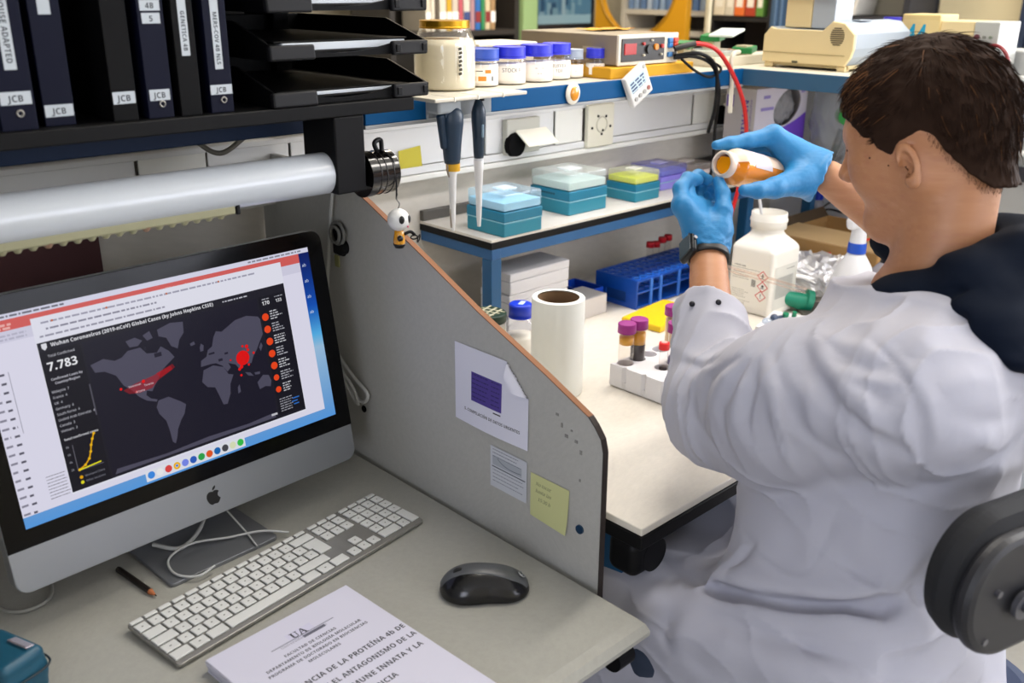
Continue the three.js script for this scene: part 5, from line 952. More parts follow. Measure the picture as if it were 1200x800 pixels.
{
  const t = thing('power_unit', 'beige power unit with grey front and dark knob at the right', 'instrument', [2.38, SHELF, -0.925]);
  part('case', box(0.12, 0.095, 0.08, [0, 0.055, -0.03], undefined, 0.003), mBeige, t); part('front', box(0.122, 0.096, 0.055, [0, 0.055, 0.038], undefined, 0.003), std(0xa9aaa4, 0.5), t, 'grey control end');
  for (const [z, r, c] of [[0.02, 0.006, 0x5a2430], [0.036, 0.0035, 0x777870], [0.05, 0.0035, 0x77806f]]) part('knob', cyl(r, r, 0.006, [-0.063, 0.07, z], [0, 0, Math.PI / 2], 18), std(c, 0.4), t);
  part('foot', [box(0.1, 0.009, 0.02, [0, 0.0045, -0.04]), box(0.1, 0.009, 0.02, [0, 0.0045, 0.04])], mBlack, t);
}
{
  const t = thing('red_black_lead', 'twisted red and black lead hanging at the right edge behind the head', 'cable', [2.31, 1.37, -0.88]);
  part('cord', tube([[0, 0.004, 0.0], [-0.005, 0.006, 0.03], [-0.02, -0.02, 0.06], [-0.03, -0.1, 0.07], [-0.03, -0.2, 0.06], [-0.02, -0.27, 0.05]], 0.0042, 60), std(0x7a1a22, 0.4), t);
  part('black_cord', tube([[0.0, 0.004, -0.03], [-0.01, 0.0, 0.0], [-0.03, -0.06, 0.03], [-0.02, -0.16, 0.06], [-0.015, -0.26, 0.055]], 0.003, 60), mBlack, t);
}
{
  const t = thing('equipment_rack', 'grey and white equipment cabinet on the right return wall', 'cabinet', [2.52, 0.8, -0.8]);
  part('cabinet', box(0.12, 0.56, 0.3, [0, 0.28, 0], undefined, 0.004), std(0xa3a4a2, 0.55), t); part('panel', box(0.006, 0.12, 0.28, [-0.062, 0.42, 0], undefined, 0.002), std(0xbfc8da, 0.4), t, 'pale blue panel');
  part('ledge', [box(0.03, 0.01, 0.3, [-0.07, 0.5, 0]), box(0.03, 0.01, 0.3, [-0.07, 0.33, 0])], std(0xdcdcd8, 0.45), t); part('dark_slot', box(0.01, 0.035, 0.26, [-0.064, 0.28, 0], undefined, 0.003), std(0x23242c, 0.5), t);
  part('plug', cyl(0.014, 0.014, 0.03, [-0.075, 0.535, -0.09], [0, 0, Math.PI / 2], 24), mBlack, t); part('socket', box(0.01, 0.024, 0.024, [-0.064, 0.54, -0.12], undefined, 0.003), std(0xdcd8cc, 0.5), t);
}
// ---------- the far side of the room ----------
function shelfUnit(label, pos, turn, W, H, D, m, shelves, back) {
  const t = thing('bookcase', label, 'bookcase', pos, turn);
  for (const s of [-1, 1]) part('side', box(0.03, H, D, [s * (W / 2 - 0.015), H / 2, 0]), m, t);
  part('back', box(W, H, 0.012, [0, H / 2, -D / 2 + 0.006]), back, t);
  for (const y of shelves) part('shelf', box(W - 0.06, 0.025, D, [0, y, 0]), m, t);
  return t;
}
shelfUnit('dark framed bookcase with upright books by the back wall', [3.1, 0, -3.75], 0, 0.8, 2.0, 0.3, std(0x2b2724, 0.6), [0.4, 0.8, 1.27, 1.7], std(0x4b463e, 0.8));
[[0xd8cfbd, 0.03, 'cream book at the left of the far shelf'], [0xe0d8c8, 0.022, 'off-white book on the far shelf'], [0x5d5348, 0.02, 'brown book on the far shelf'], [0xd9d2c2, 0.04, 'wide cream book on the far shelf'], [0xd0a62a, 0.03, 'yellow-based grey book on the far shelf'], [0xcfc4b6, 0.036, 'pale tan book on the far shelf'], [0xc05a68, 0.026, 'pink-red book on the far shelf'], [0xd6cfc4, 0.04, 'wide pale book on the far shelf'], [0xb08a92, 0.026, 'mauve book on the far shelf'], [0x2a6ab4, 0.034, 'blue book on the far shelf'], [0x2f8a58, 0.024, 'green book on the far shelf'], [0xd9c9a4, 0.03, 'sand book on the far shelf'], [0xa98a62, 0.03, 'tan book at the right of the far shelf']].reduce((x, [c, w, label]) => {
  const h = 0.26 + rnd() * 0.05, t = thing('book', label, 'book', [x + w / 2, 1.2826, -3.71]); part('cover', box(w - 0.002, h, 0.18, [0, h / 2, 0], undefined, 0.003), std(c, 0.65), t); if (w > 0.028) part('spine_band', box(w - 0.001, 0.05, 0.002, [0, 0.06, 0.09]), std([0xffffff, 0x3a4a80, 0x8a3030][Math.floor(rnd() * 3)], 0.6), t); return x + w + 0.004; }, 2.92);
{
  const t = thing('grey_cupboard', 'low pale grey cupboard below the far books', 'cupboard', [3.28, 0, -3.48]);
  part('body', box(0.5, 1.2, 0.2, [0, 0.6, 0], undefined, 0.004), std(0x9c978c, 0.6), t); part('door', box(0.24, 1.1, 0.01, [-0.122, 0.6, 0.104]), std(0xa5a095, 0.6), t); part('door', box(0.24, 1.1, 0.01, [0.122, 0.6, 0.104]), std(0xa5a095, 0.6), t);
}
{
  const t = thing('green_pillar', 'pale green pillar between the far bookcase and the monitor', 'pillar', [3.555, 0, -3.7]);
  part('shaft', box(0.1, 2.8, 0.25, [0, 1.4, 0], undefined, 0.004), std(0x93b37c, 0.7), t); part('base_trim', box(0.104, 0.1, 0.254, [0, 0.05, 0], undefined, 0.003), std(0x7a9668, 0.7), t);
}
{
  const t = thing('wall_monitor', 'large dark framed monitor showing a pale blue picture by the far wall', 'monitor', [3.83, 1.19, -3.62]);
  part('frame', box(0.46, 0.5, 0.04, [0, 0.25, 0], undefined, 0.006), std(0x1b1c20, 0.4), t);
  part('screen', place(new THREE.PlaneGeometry(0.4, 0.37), [0, 0.295, 0.021]), std(0x000000, 0.3, 0, { emissive: 0xffffff, emissiveIntensity: 0.6, emissiveMap: canvasTex(256, 256, (g, w, h) => { g.fillStyle = '#5f8ba0'; g.fillRect(0, 0, w, h); const c = ['#7fa6b0', '#3f6a86', '#a8c2c6', '#537f96', '#8fb0b8', '#2f5672']; for (let i = 0; i < 60; i++) { g.fillStyle = c[i % 6]; g.fillRect(rnd() * w, rnd() * h, 8 + rnd() * 26, 16 + rnd() * 70); } g.fillStyle = '#a9c8cc'; g.fillRect(0, 225, w, 31); }) }), t, 'lit pale blue screen');
  part('maker_mark', box(0.05, 0.008, 0.001, [0.02, 0.075, 0.0205]), std(0x77787a, 0.4), t);
  part('stand', [box(0.06, 1.2, 0.04, [0, -0.6, -0.02]), box(0.3, 0.02, 0.2, [0, -1.18, 0])], std(0x1b1c20, 0.5), t);
}
{
  const t = thing('room_divider', 'yellow room divider with a large round opening by the far right wall', 'divider', [3.98, 0, -3.2]);
  const h = new THREE.Path(); h.absarc(-0.02, 1.5, 0.245, 0, Math.PI * 2, true);
  const g = extrude([[-0.29, 0], [0.29, 0], [0.29, 2.1], [-0.29, 2.1]], 0.04, 0.003, [h]); g.rotateY(-Math.PI / 2); part('panel', g, std(0xc98f06, 0.55), t);
  part('opening_rim', place(new THREE.TorusGeometry(0.245, 0.008, 10, 60), [-0.038, 1.5, -0.02], [0, Math.PI / 2, 0]), std(0xa87808, 0.5), t);
}
shelfUnit('white shelf unit of blue folders behind the yellow divider', [4.3, 0, -3.21], -Math.PI / 2, 0.58, 2.1, 0.28, std(0xd6cfc0, 0.6), [0.5, 0.9, 1.26, 1.36, 1.8], std(0x55524e, 0.8));
const nth = ['first', 'second', 'third', 'fourth', 'fifth', 'sixth', 'seventh', 'eighth', 'ninth', 'tenth', 'eleventh', 'twelfth'];
for (let i = 0; i < 12; i++) { const t = thing('folder', ['mid blue', 'pale blue', 'deep blue', 'whitish blue'][i % 4] + ' folder, ' + nth[i] + ' from the left behind the round yellow opening', 'folder', [4.27, 1.3736, -3.445 + i * 0.042], 0, 'blue folders behind the round opening'); part('cover', box(0.2, 0.28, 0.03, [0, 0.14, 0], [i % 3 === 1 ? 0.03 : 0, 0, 0], 0.004), std([0x7f9cc4, 0x9ab4d4, 0x6a8ab8, 0xb4c6dc][i % 4], 0.5), t); }
shelfUnit('black shelf unit with boxes at the far right wall', [4.28, 0, -2.735], -Math.PI / 2, 0.36, 2.1, 0.3, std(0x1e1b19, 0.6), [0.5, 0.9, 1.345, 1.75], std(0x3a2f28, 0.8));
[[0xd9cdb4, 0.07, 'cream box file on the far black shelf'], [0xcfc6b2, 0.05, 'grey-cream box file on the far black shelf'], [0xd86a28, 0.06, 'orange box file on the far black shelf'], [0xa83a1c, 0.06, 'rust red box file on the far black shelf'], [0x5d8a3a, 0.045, 'green box file on the far black shelf']].reduce((z, [c, w, label]) => { const t = thing('box_file', label, 'box', [4.22, 1.358, z + w / 2]); part('body', box(0.2, 0.26, w - 0.004, [0, 0.13, 0], undefined, 0.004), std(c, 0.6), t); part('spine_label', box(0.001, 0.06, w * 0.6, [-0.1004, 0.07, 0]), std(0xe6dfcf, 0.6), t); return z + w; }, -2.885);
{
  const t = thing('stand_pole', 'thin cream stand pole in front of the far shelves', 'pole', [3.2, 0, -2.26]);
  part('pole', cyl(0.012, 0.012, 2.0, [0, 1.0, 0]), std(0xc9bd9d, 0.5), t); part('base', cyl(0.12, 0.13, 0.02, [0, 0.01, 0]), std(0x8d8470, 0.5), t);
}
{
  const t = thing('blue_locker', 'tall slate blue locker with ribbed front at the far right wall', 'locker', [4.25, 0, -2.47]);
  part('body', box(0.3, 2.0, 0.16, [0, 1.0, 0], undefined, 0.004), std(0x3d5878, 0.5), t); for (const z of [-0.05, -0.02, 0.015, 0.05]) part('rib', box(0.012, 1.9, 0.012, [-0.154, 1.0, z], undefined, 0.004), std(0x5c7898, 0.5), t);
}
shelfUnit('dark shelf unit with leaning books at the right wall', [4.3, 0, -2.15], -Math.PI / 2, 0.46, 2.1, 0.28, std(0x2a2a30, 0.6), [0.5, 0.9, 1.36, 1.8], std(0xb8b09c, 0.8));
[[0xc8a890, 0.03, 0, 'tan book on the right wall shelf'], [0x8a2c2c, 0.03, 0, 'dark red book on the right wall shelf'], [0x22302a, 0.035, 0, 'dark green book on the right wall shelf'], [0x3a7aa0, 0.025, 0.12, 'leaning blue book on the right wall shelf'], [0xd9d6cf, 0.02, 0.2, 'leaning white book on the right wall shelf']].reduce((z, [c, w, r, label]) => { const t = thing('book', label, 'book', [4.24, 1.3738, z + w / 2 + r * 0.1]); part('cover', box(0.18, 0.25, w - 0.002, [0, 0.126, 0], [r, 0, 0], 0.003), std(c, 0.6), t); return z + w + 0.005 + r * 0.12; }, -2.33);
{
  const t = thing('notice_board', 'plain cream board on the right wall beyond the head', 'board', [4.43, 1.32, -1.73]);
  part('panel', box(0.02, 0.7, 0.36, [0, 0.35, 0], undefined, 0.004), std(0xd6c79f, 0.7), t); part('edge', [box(0.03, 0.02, 0.38, [0, -0.01, 0])], std(0x3b3428, 0.6), t);
}
{
  const t = thing('steel_upright', 'dark blue steel upright at the right wall', 'upright', [4.38, 0, -1.5]);
  part('post', [box(0.05, 2.4, 0.03, [0, 1.2, -0.03]), box(0.05, 2.4, 0.03, [0, 1.2, 0.03])], std(0x1e2c44, 0.5), t); part('web', box(0.02, 2.4, 0.04, [0.01, 1.2, 0]), std(0x0e1422, 0.5), t);
}

// ---------- the person at the bench ----------
const camX = [], CAMERA_AT = [0, 1.5, 0];
const camR = V(1, 0, 0).applyQuaternion(camera.quaternion).toArray(), camU = V(0, 1, 0).applyQuaternion(camera.quaternion).toArray(), camF = V(0, 0, -1).applyQuaternion(camera.quaternion).toArray();
// a body landmark measured on the photograph: column, row and distance along the viewing axis in metres
const seen = (px, py, d) => add(add(add(CAMERA_AT, camF, d), camR, (px - 600) / 1120.5 * d), camU, (400 - py) / 1120.5 * d);
const bF = unit([-0.05, 0, -1]), bU = [0, 1, 0], bR = cross(bF, bU).map((v) => v);               // facing, up, the person's right
const PELVIS = [1.13, 0.64, -0.46], NECK = [1.195, 1.125, -0.475];
const Ls = seen(1047, 460, 1.08), Le = seen(838, 478, 1.34), Lw = seen(829, 288, 1.482);
const Rs = [1.37, 1.085, -0.48], Re = [1.63, 1.05, -0.62], Rw = seen(970, 207, 1.56);
const person = thing('person', 'dark-haired person in white lab coat and blue gloves pouring from a bottle', 'person', [1.09, 0, -0.36]);
const atPerson = (g) => { g.translate(-1.09, 0, 0.36); return g; };
// coat before folds
function torsoD(p, grow = 0) {
  const ax = sub(NECK, PELVIS), L = len(ax), A = unit(ax), q = sub(p, PELVIS), t = dot(q, A), s = clamp(t / L, -0.25, 1.02);
  const w = (s < 0.25 ? 0.185 + (0.25 - s) * 0.1 : s < 0.8 ? 0.185 - (s - 0.25) * 0.06 * (s < 0.5 ? 1 : 0) - 0.015 * (s >= 0.5 ? 1 : 0) + 0.032 * smooth(0.5, 0.8, s) : 0.202 - smooth(0.8, 1.02, s) * 0.1) + grow, d = (s < 0.3 ? 0.14 + (0.3 - s) * 0.1 : 0.14 - Math.max(0, s - 0.75) * 0.1) + grow;
  const c = add(PELVIS, ax, s), e = sub(p, c), x = dot(e, bR), f = dot(e, bF), y = e[1];
  const k = Math.pow(Math.pow(Math.abs(x) / w, 2.8) + Math.pow(Math.abs(f) / d, 2.8), 1 / 2.8), over = Math.max(0, t - 1.02 * L, -0.25 * L - t);
  const r = (k - 1) * Math.min(w, d) * 0.95; return over > 0 ? Math.hypot(Math.max(r, 0), over) + Math.min(r, 0) * 0.001 : Math.max(r, t - 1.02 * L, -0.25 * L - t);
}
const kneeL = [0.985, 0.59, -0.86], kneeR = [1.25, 0.59, -0.88];
const cuffL = mix(Le, Lw, 0.56);
function coatBase(p) {
  let d = torsoD(p);
  d = smin(d, capsule(p, [1.01, 0.635, -0.46], add(kneeL, [0.0, 0.02, 0.1]), 0.115, 0.09), 0.07);
  d = smin(d, capsule(p, [1.18, 0.635, -0.48], add(kneeR, [0, 0.02, 0.1]), 0.11, 0.09), 0.07);
  d = smin(d, capsule(p, [1.09, 0.59, -0.5], [1.11, 0.58, -0.76], 0.11, 0.08), 0.07);
  d = smin(d, capsule(p, [0.97, 0.47, -0.46], [0.945, 0.46, -0.74], 0.085, 0.07), 0.09);
  d = smin(d, capsule(p, [0.96, 0.36, -0.44], [0.94, 0.37, -0.68], 0.065, 0.05), 0.09);
  d = smin(d, capsule(p, [1.25, 0.66, -0.47], [1.0, 0.65, -0.4], 0.07, 0.085), 0.07);
  d = smin(d, capsule(p, seen(912, 560, 1.34), seen(915, 690, 1.3), 0.05, 0.055), 0.07);
  let a = capsule(p, add(Ls, [0.02, -0.012, 0.0]), mix(Ls, Le, 0.5), 0.08, 0.093);
  a = smin(a, capsule(p, add(Ls, [0.03, -0.01, 0.01]), [1.16, 1.05, -0.415], 0.078, 0.09), 0.05);
  a = smin(a, capsule(p, mix(Ls, Le, 0.5), Le, 0.094, 0.067), 0.05);
  a = smin(a, capsule(p, seen(905, 520, 1.27), seen(858, 508, 1.34), 0.06, 0.05), 0.05);
  a = smin(a, capsule(p, seen(862, 375, 1.45), seen(888, 408, 1.42), 0.011, 0.006), 0.014);
  a = smin(a, capsule(p, Le, cuffL, 0.066, 0.054), 0.03);
  d = smin(d, a, 0.014 + 0.075 * smooth(0.94, 1.06, p[1]) * smooth(-0.62, -0.48, p[2]));
  let b = smin(capsule(p, Rs, Re, 0.085, 0.07), capsule(p, Re, mix(Re, Rw, 0.2), 0.065, 0.058), 0.03);
  return smin(d, b, 0.06);
}
function onCoat(px, py) {                                                        // where a fold seen on the photograph lies on the cloth
  const dir = unit(sub(seen(px, py, 1), CAMERA_AT)); let t = 0.6;
  for (let i = 0; i < 90; i++) { const d = coatBase(add(CAMERA_AT, dir, t)); t += d * 0.8; if (d < 0.0006 || t > 2.2) break; }
  return t > 2.2 ? null : add(CAMERA_AT, dir, t);
}
const folds = [], ARM = unit(sub(Ls, Le));
const fold = (amp, w, x0, y0, k, pts) => {                                       // amplitude and half width in millimetres; a chain of points
  const q = pts.map(([x, y]) => onCoat(x0 + k * x, y0 + k * y)).filter((v) => v);
  for (let i = 0; i + 1 < q.length; i++) if (len(sub(q[i], q[i + 1])) < 0.2) folds.push([q[i], q[i + 1], amp / 1000, w / 1000, i === 0 ? 0.35 : 1, i === q.length - 2 ? 0.35 : 1]);
};
for (const [amp, w, pts] of [
  [7, 11, [[320, 230], [200, 280], [140, 360]]], [-9, 10, [[300, 250], [210, 310], [180, 420], [200, 500]]], [7, 10, [[330, 240], [270, 300], [230, 400]]], [-8, 9, [[340, 250], [290, 330], [250, 400], [270, 520]]],
  [7, 10, [[345, 260], [310, 330], [290, 430]]], [-8, 9, [[358, 260], [350, 330], [330, 440], [350, 500]]], [8, 12, [[400, 240], [410, 330], [440, 430], [520, 510]]], [-8, 11, [[420, 230], [450, 360], [490, 450], [590, 540], [650, 560]]],
  [-12, 13, [[510, 200], [530, 270], [600, 370], [720, 480], [860, 550]]], [10, 16, [[545, 190], [610, 290], [700, 390], [770, 480]]], [7, 14, [[560, 160], [650, 200], [760, 240]]], [-7, 12, [[600, 250], [720, 275], [800, 255]]],
  [-8, 11, [[640, 310], [740, 355], [835, 335]]], [7, 13, [[690, 300], [780, 330], [840, 320]]], [-6, 7, [[720, 185], [800, 260], [850, 350], [880, 450], [885, 560], [870, 630]]], [5, 14, [[760, 200], [840, 280], [900, 380], [920, 480]]],
  [-8, 11, [[150, 330], [165, 430], [220, 520], [260, 570]]], [-2, 7, [[220, 490], [380, 520], [480, 500]]], [-2, 7, [[580, 540], [700, 500], [830, 450]]], [5, 16, [[960, 120], [880, 190], [820, 240]]], [8, 18, [[1000, 600], [1100, 585], [1190, 570]]],
  [-9, 14, [[900, 640], [1050, 650], [1200, 640]]], [6, 14, [[100, 200], [170, 240], [250, 230]]], [-6, 10, [[120, 250], [190, 265], [260, 250]]], [5, 18, [[960, 330], [1040, 300], [1120, 310]]], [-5, 16, [[980, 420], [1080, 440], [1180, 420]]], [5, 20, [[1000, 520], [1080, 500], [1150, 510]]],
]) fold(amp, w, 750, 330, 0.375, pts);
for (const [amp, w, pts] of [
  [-8, 17, [[330, 360], [480, 390], [640, 405], [800, 405], [860, 350], [930, 270]]], [10, 26, [[350, 400], [500, 425], [700, 445], [850, 460]]], [8, 18, [[420, 340], [560, 372], [700, 380], [790, 376]]], [-10, 14, [[160, 240], [250, 300], [340, 360]]],
  [-10, 14, [[320, 440], [420, 480], [600, 530], [740, 590], [860, 600]]], [18, 24, [[300, 465], [400, 510], [560, 575], [700, 605]]], [10, 18, [[160, 420], [200, 385], [260, 395], [330, 430]]], [-2, 7, [[700, 100], [640, 240], [580, 350], [555, 400]]],
  [9, 14, [[800, 385], [860, 340], [920, 250], [1000, 180]]], [-8, 10, [[840, 370], [895, 352], [910, 400]]], [-6, 10, [[425, 190], [450, 230], [400, 300], [350, 360]]], [-2, 7, [[290, 450], [255, 560]]], [6, 22, [[660, 160], [760, 180], [860, 160]]], [-6, 18, [[700, 280], [780, 330], [800, 380]]],
  [7, 18, [[180, 470], [230, 540], [330, 600]]], [-7, 16, [[60, 480], [140, 540], [200, 600]]], [6, 20, [[480, 480], [620, 500], [780, 520], [860, 500]]],
]) fold(amp, w, 690, 540, 0.425, pts);
const dense = (pts) => { const o = []; for (let i = 0; i + 1 < pts.length; i++) for (let k = 0; k < 4; k++) o.push([pts[i][0] + (pts[i + 1][0] - pts[i][0]) * k / 4, pts[i][1] + (pts[i + 1][1] - pts[i][1]) * k / 4]); o.push(pts[pts.length - 1]); return o; };
const roll = (pts, inset) => dense(pts).map(([x, y]) => onCoat(690 + 0.425 * x, 540 + 0.425 * y)).filter((v) => v).map((q) => add(q, unit(sub(q, CAMERA_AT)), inset));
const waistGroove = roll([[350, 362], [480, 390], [640, 404], [800, 402]], 0.0), waistRolls = [roll([[345, 400], [480, 428], [640, 446], [800, 450], [880, 430]], 0.014), roll([[400, 338], [520, 362], [650, 374], [780, 370]], 0.02), roll([[300, 478], [420, 520], [600, 575], [740, 610]], 0.016), roll([[170, 405], [260, 398], [330, 440], [300, 480]], 0.02)];
function coatD(p) {
  let d = coatBase(p);
  if (d < 0.06 && d > -0.06 && p[1] < 0.95) {
    for (const r of waistRolls) { let m = 9; for (let i = 0; i + 1 < r.length; i++) m = Math.min(m, capsule(p, r[i], r[i + 1], 0.026, 0.026)); d = smin(d, m, 0.022); }
    let gq = 9; for (let i = 0; i + 1 < waistGroove.length; i++) gq = Math.min(gq, capsule(p, waistGroove[i], waistGroove[i + 1], 0.0085, 0.0085));
    d = smax(d, -gq, 0.024);
  }
  if (d > 0.05 || d < -0.06) return d;
  let up = 0, down = 0;
  for (const [a, b, amp, w, e0, e1] of folds) {
    const bx = b[0] - a[0], by = b[1] - a[1], bz = b[2] - a[2], px = p[0] - a[0], py = p[1] - a[1], pz = p[2] - a[2];
    const t = clamp((px * bx + py * by + pz * bz) / (bx * bx + by * by + bz * bz), 0, 1), q = ((px - bx * t) ** 2 + (py - by * t) ** 2 + (pz - bz * t) ** 2) / (w * w);
    if (q < 14) { const v = amp * Math.exp(-1.5 * Math.sqrt(q + 0.16) + 0.6) * (e0 + (e1 - e0) * t); if (v > up) up = v; if (v < down) down = v; }
  }
  let o = up + down;
  { // fine creases: across the sleeve, and level around the waist
    const ax = ARM, t = dot(sub(p, Le), ax), cr = cross(ax, sub(p, Le)), g = smooth(0.03, 0.0, Math.min(capsule(p, Ls, Le, 0.1, 0.07), capsule(p, Le, cuffL, 0.07, 0.058)));
    const n1 = 1 - Math.abs(noise(t * 19 + cr[0] * 5, cr[1] * 6 + t * 5, cr[2] * 6)), n2 = 1 - Math.abs(noise(p[0] * 4.5 + 3, p[1] * 11 + p[2] * 3, p[2] * 4.5));
    o += g * 0.0055 * (Math.pow(n1, 3) - 0.4) + (1 - g) * 0.003 * (Math.pow(n2, 4) - 0.3);
  }
  o += 0.0016 * noise(p[0] * 11, p[1] * 11, p[2] * 11);
  d -= clamp(o, -0.032, 0.034);
  const ax = unit(sub(Lw, Le));                                                   // open cuff around the left forearm
  const h = dot(sub(p, cuffL), ax); if (len(sub(p, cuffL)) < 0.13) d = smax(d, h - 0.012 + 0.3 * dot(sub(p, cuffL), camR), 0.004);
  d = smax(d, -capsule(p, mix(Le, Lw, 0.4), mix(Le, Lw, 0.9), 0.04, 0.047), 0.005);
  return d;
}
const mCoat = std(0xb0b0bb, 0.82, 0, { bumpMap: rep(fineGrain, 24), bumpScale: 0.0001 });
const coatG = netMesh(coatD, [0.74, 0.3, -0.98], [1.76, 1.24, -0.08], 0.0046);
part('lab_coat', atPerson(coatG), mCoat, person, 'white lab coat with gathered sleeves');
{
  const tag = onCoat(690 + 0.425 * 448, 540 + 0.425 * 311), n = unit(sub(CAMERA_AT, tag));
  const g = new RoundedBoxGeometry(0.0065, 0.021, 0.005, 2, 0.001), m = new THREE.Matrix4().lookAt(V(...CAMERA_AT), V(...tag), V(0.35, 1, 0)); g.rotateZ(-0.2); g.applyMatrix4(m); g.translate(...add(tag, n, 0.002));
  part('pocket_clip', atPerson(g), std(0x0a6a22, 0.4), person, 'small green clip');
  const snaps = [[788 + 0, 356], [842, 354]].map(([x, y]) => { const q = onCoat(x === 788 ? 811 : x, y); return q ? ball(0.0042, q) : null; }).filter((q) => q);
  if (snaps.length) part('snap_button', atPerson(join(snaps)), std(0x23232a, 0.35, 0.5), person, 'dark press studs on the cuff');
}
// ---------- head, neck, forearms, legs: one skin surface ----------
const HEAD = seen(1082, 158, 1.2), HS = 0.99, pitchH = 0.3;
const hF0 = unit([-0.09, 0, -1]), hR = unit(cross(hF0, bU)), hF = unit([hF0[0] * Math.cos(pitchH), -Math.sin(pitchH), hF0[2] * Math.cos(pitchH)]), hU = cross(hR, hF);
const toHead = (p) => { const q = sub(p, HEAD); return [dot(q, hR) / HS, dot(q, hU) / HS, dot(q, hF) / HS]; };
const fromHead = (l) => add(add(add(HEAD, hR, l[0] * HS), hU, l[1] * HS), hF, l[2] * HS);
const earAt = [0.076, -0.03, -0.01];
function earD(l) {
  const s = Math.abs(l[0]); let x = s - earAt[0], y = l[1] - earAt[1], z = l[2] - earAt[2];
  const c = Math.cos(0.2), sn = Math.sin(0.2); const n = x * c + z * sn, a0 = z * c - x * sn;                   // the ear stands off the head toward the back
  const a = a0 * 0.97 - y * 0.22, b = y * 0.97 + a0 * 0.22 - 0.002;
  const wide = 0.0078 + 0.003 * smooth(-0.03, 0.03, b), q = Math.hypot(a / wide, b / 0.0235), on = n - 0.007 - 0.25 * (a + 0.01);
  const rim = Math.hypot((q - 0.88) * 0.018, on) - 0.0042, plate = Math.max(Math.abs(on + 0.004) - 0.0035, (q - 0.95) * 0.016);
  let d = smin(rim, plate, 0.004); d = smin(d, ellipsoid(a - 0.002, b + 0.0215, on, 0.0085, 0.009, 0.0045), 0.006);
  d = smin(d, Math.hypot((Math.hypot((a + 0.001) / 0.0095, (b - 0.002) / 0.019) - 1) * 0.01, on + 0.001) - 0.0022, 0.004);
  return smax(d, -ellipsoid(a - 0.004, b + 0.004, on - 0.001, 0.0062, 0.011, 0.007), 0.003);
}
function skullD(l) {
  const x = Math.abs(l[0]), y = l[1], z = l[2], q = [x, y, z];
  let d = ellipsoid(x, y - 0.02, z + 0.006, 0.0765, 0.09, 0.098);
  d = smin(d, capsule(q, [0.0, -0.03, 0.03], [0, -0.092, 0.05], 0.06, 0.032), 0.035);
  d = smin(d, capsule(q, [0.05, -0.055, -0.008], [0.014, -0.104, 0.06], 0.02, 0.02), 0.035);
  d = smin(d, ellipsoid(x - 0.04, y + 0.035, z - 0.052, 0.026, 0.03, 0.026), 0.03);
  d = smin(d, capsule(q, [0.006, 0.02, 0.084], [0.04, 0.017, 0.066], 0.0095, 0.009), 0.02);
  d = smin(d, capsule(q, [0, 0.008, 0.084], [0, -0.031, 0.107], 0.0075, 0.01), 0.012);
  d = smin(d, ellipsoid(x - 0.011, y + 0.036, z - 0.095, 0.0085, 0.008, 0.011), 0.008);
  d = smin(d, capsule(q, [0, -0.062, 0.083], [0.018, -0.065, 0.074], 0.0058, 0.004), 0.006);
  d = smin(d, capsule(q, [0, -0.073, 0.081], [0.016, -0.071, 0.073], 0.0066, 0.0045), 0.006);
  d = smax(d, -ellipsoid(x - 0.031, y + 0.004, z - 0.092, 0.015, 0.0095, 0.014), 0.01);
  d = smin(d, ellipsoid(x - 0.031, y + 0.004, z - 0.07, 0.0145, 0.0115, 0.0115), 0.004);
  return d;
}
function headD(l) { return smin(skullD(l), earD(l), 0.006); }
const nape = fromHead([0, -0.05, -0.035]);
function neckD(p) { return capsule(p, nape, add(NECK, bF, -0.005), 0.053, 0.06); }
function bodyHeadD(p) { return smin(headD(toHead(p)), smin(neckD(p), torsoD(p, -0.05), 0.05), 0.018); }
function bodyRestD(p) {
  let d = smin(neckD(p), torsoD(p, -0.06), 0.05);
  d = smin(d, smin(capsule(p, Ls, Le, 0.052, 0.042), capsule(p, Le, Lw, 0.042, 0.0265), 0.02), 0.03);
  d = smin(d, smin(capsule(p, Rs, Re, 0.052, 0.043), capsule(p, Re, Rw, 0.044, 0.028), 0.02), 0.03);
  for (const [h, k] of [[[1.0, 0.58, -0.46], kneeL], [[1.18, 0.58, -0.48], kneeR]]) d = smin(d, smin(capsule(p, h, k, 0.085, 0.06), capsule(p, k, [k[0], 0.12, k[2] + 0.04], 0.058, 0.04), 0.03), 0.05);
  return d;
}
const cutAt = NECK[1] + 0.035;
const headG = netMesh((p) => Math.max(bodyHeadD(p), cutAt - 0.006 - p[1]), sub(HEAD, [0.18, 0.26, 0.18]), add(HEAD, [0.18, 0.16, 0.18]), 0.0028);
const restG = netMesh((p) => Math.max(bodyRestD(p), len(sub(p, [NECK[0], cutAt, NECK[2]])) < 0.13 ? p[1] - cutAt : -1), [0.86, 0.08, -1.02], [1.76, 1.32, -0.2], 0.011);
const skinTex = canvasTex(256, 256, (g, w, h) => { g.fillStyle = '#b47e58'; g.fillRect(0, 0, w, h); for (let i = 0; i < 900; i++) { g.fillStyle = ['rgba(150,90,70,0.10)', 'rgba(205,150,120,0.10)', 'rgba(170,110,80,0.10)'][i % 3]; g.beginPath(); g.arc(rnd() * w, rnd() * h, 2 + rnd() * 6, 0, 7); g.fill(); } }); skinTex.wrapS = skinTex.wrapT = THREE.RepeatWrapping; skinTex.repeat.set(6, 6);
const mSkin = phys(0xffffff, 0.48, { map: skinTex, bumpMap: rep(fineGrain, 40), bumpScale: 0.0001, sheen: 0.2, sheenColor: new THREE.Color(0xd08060) });
part('body', atPerson(join([headG, restG])), mSkin, person);
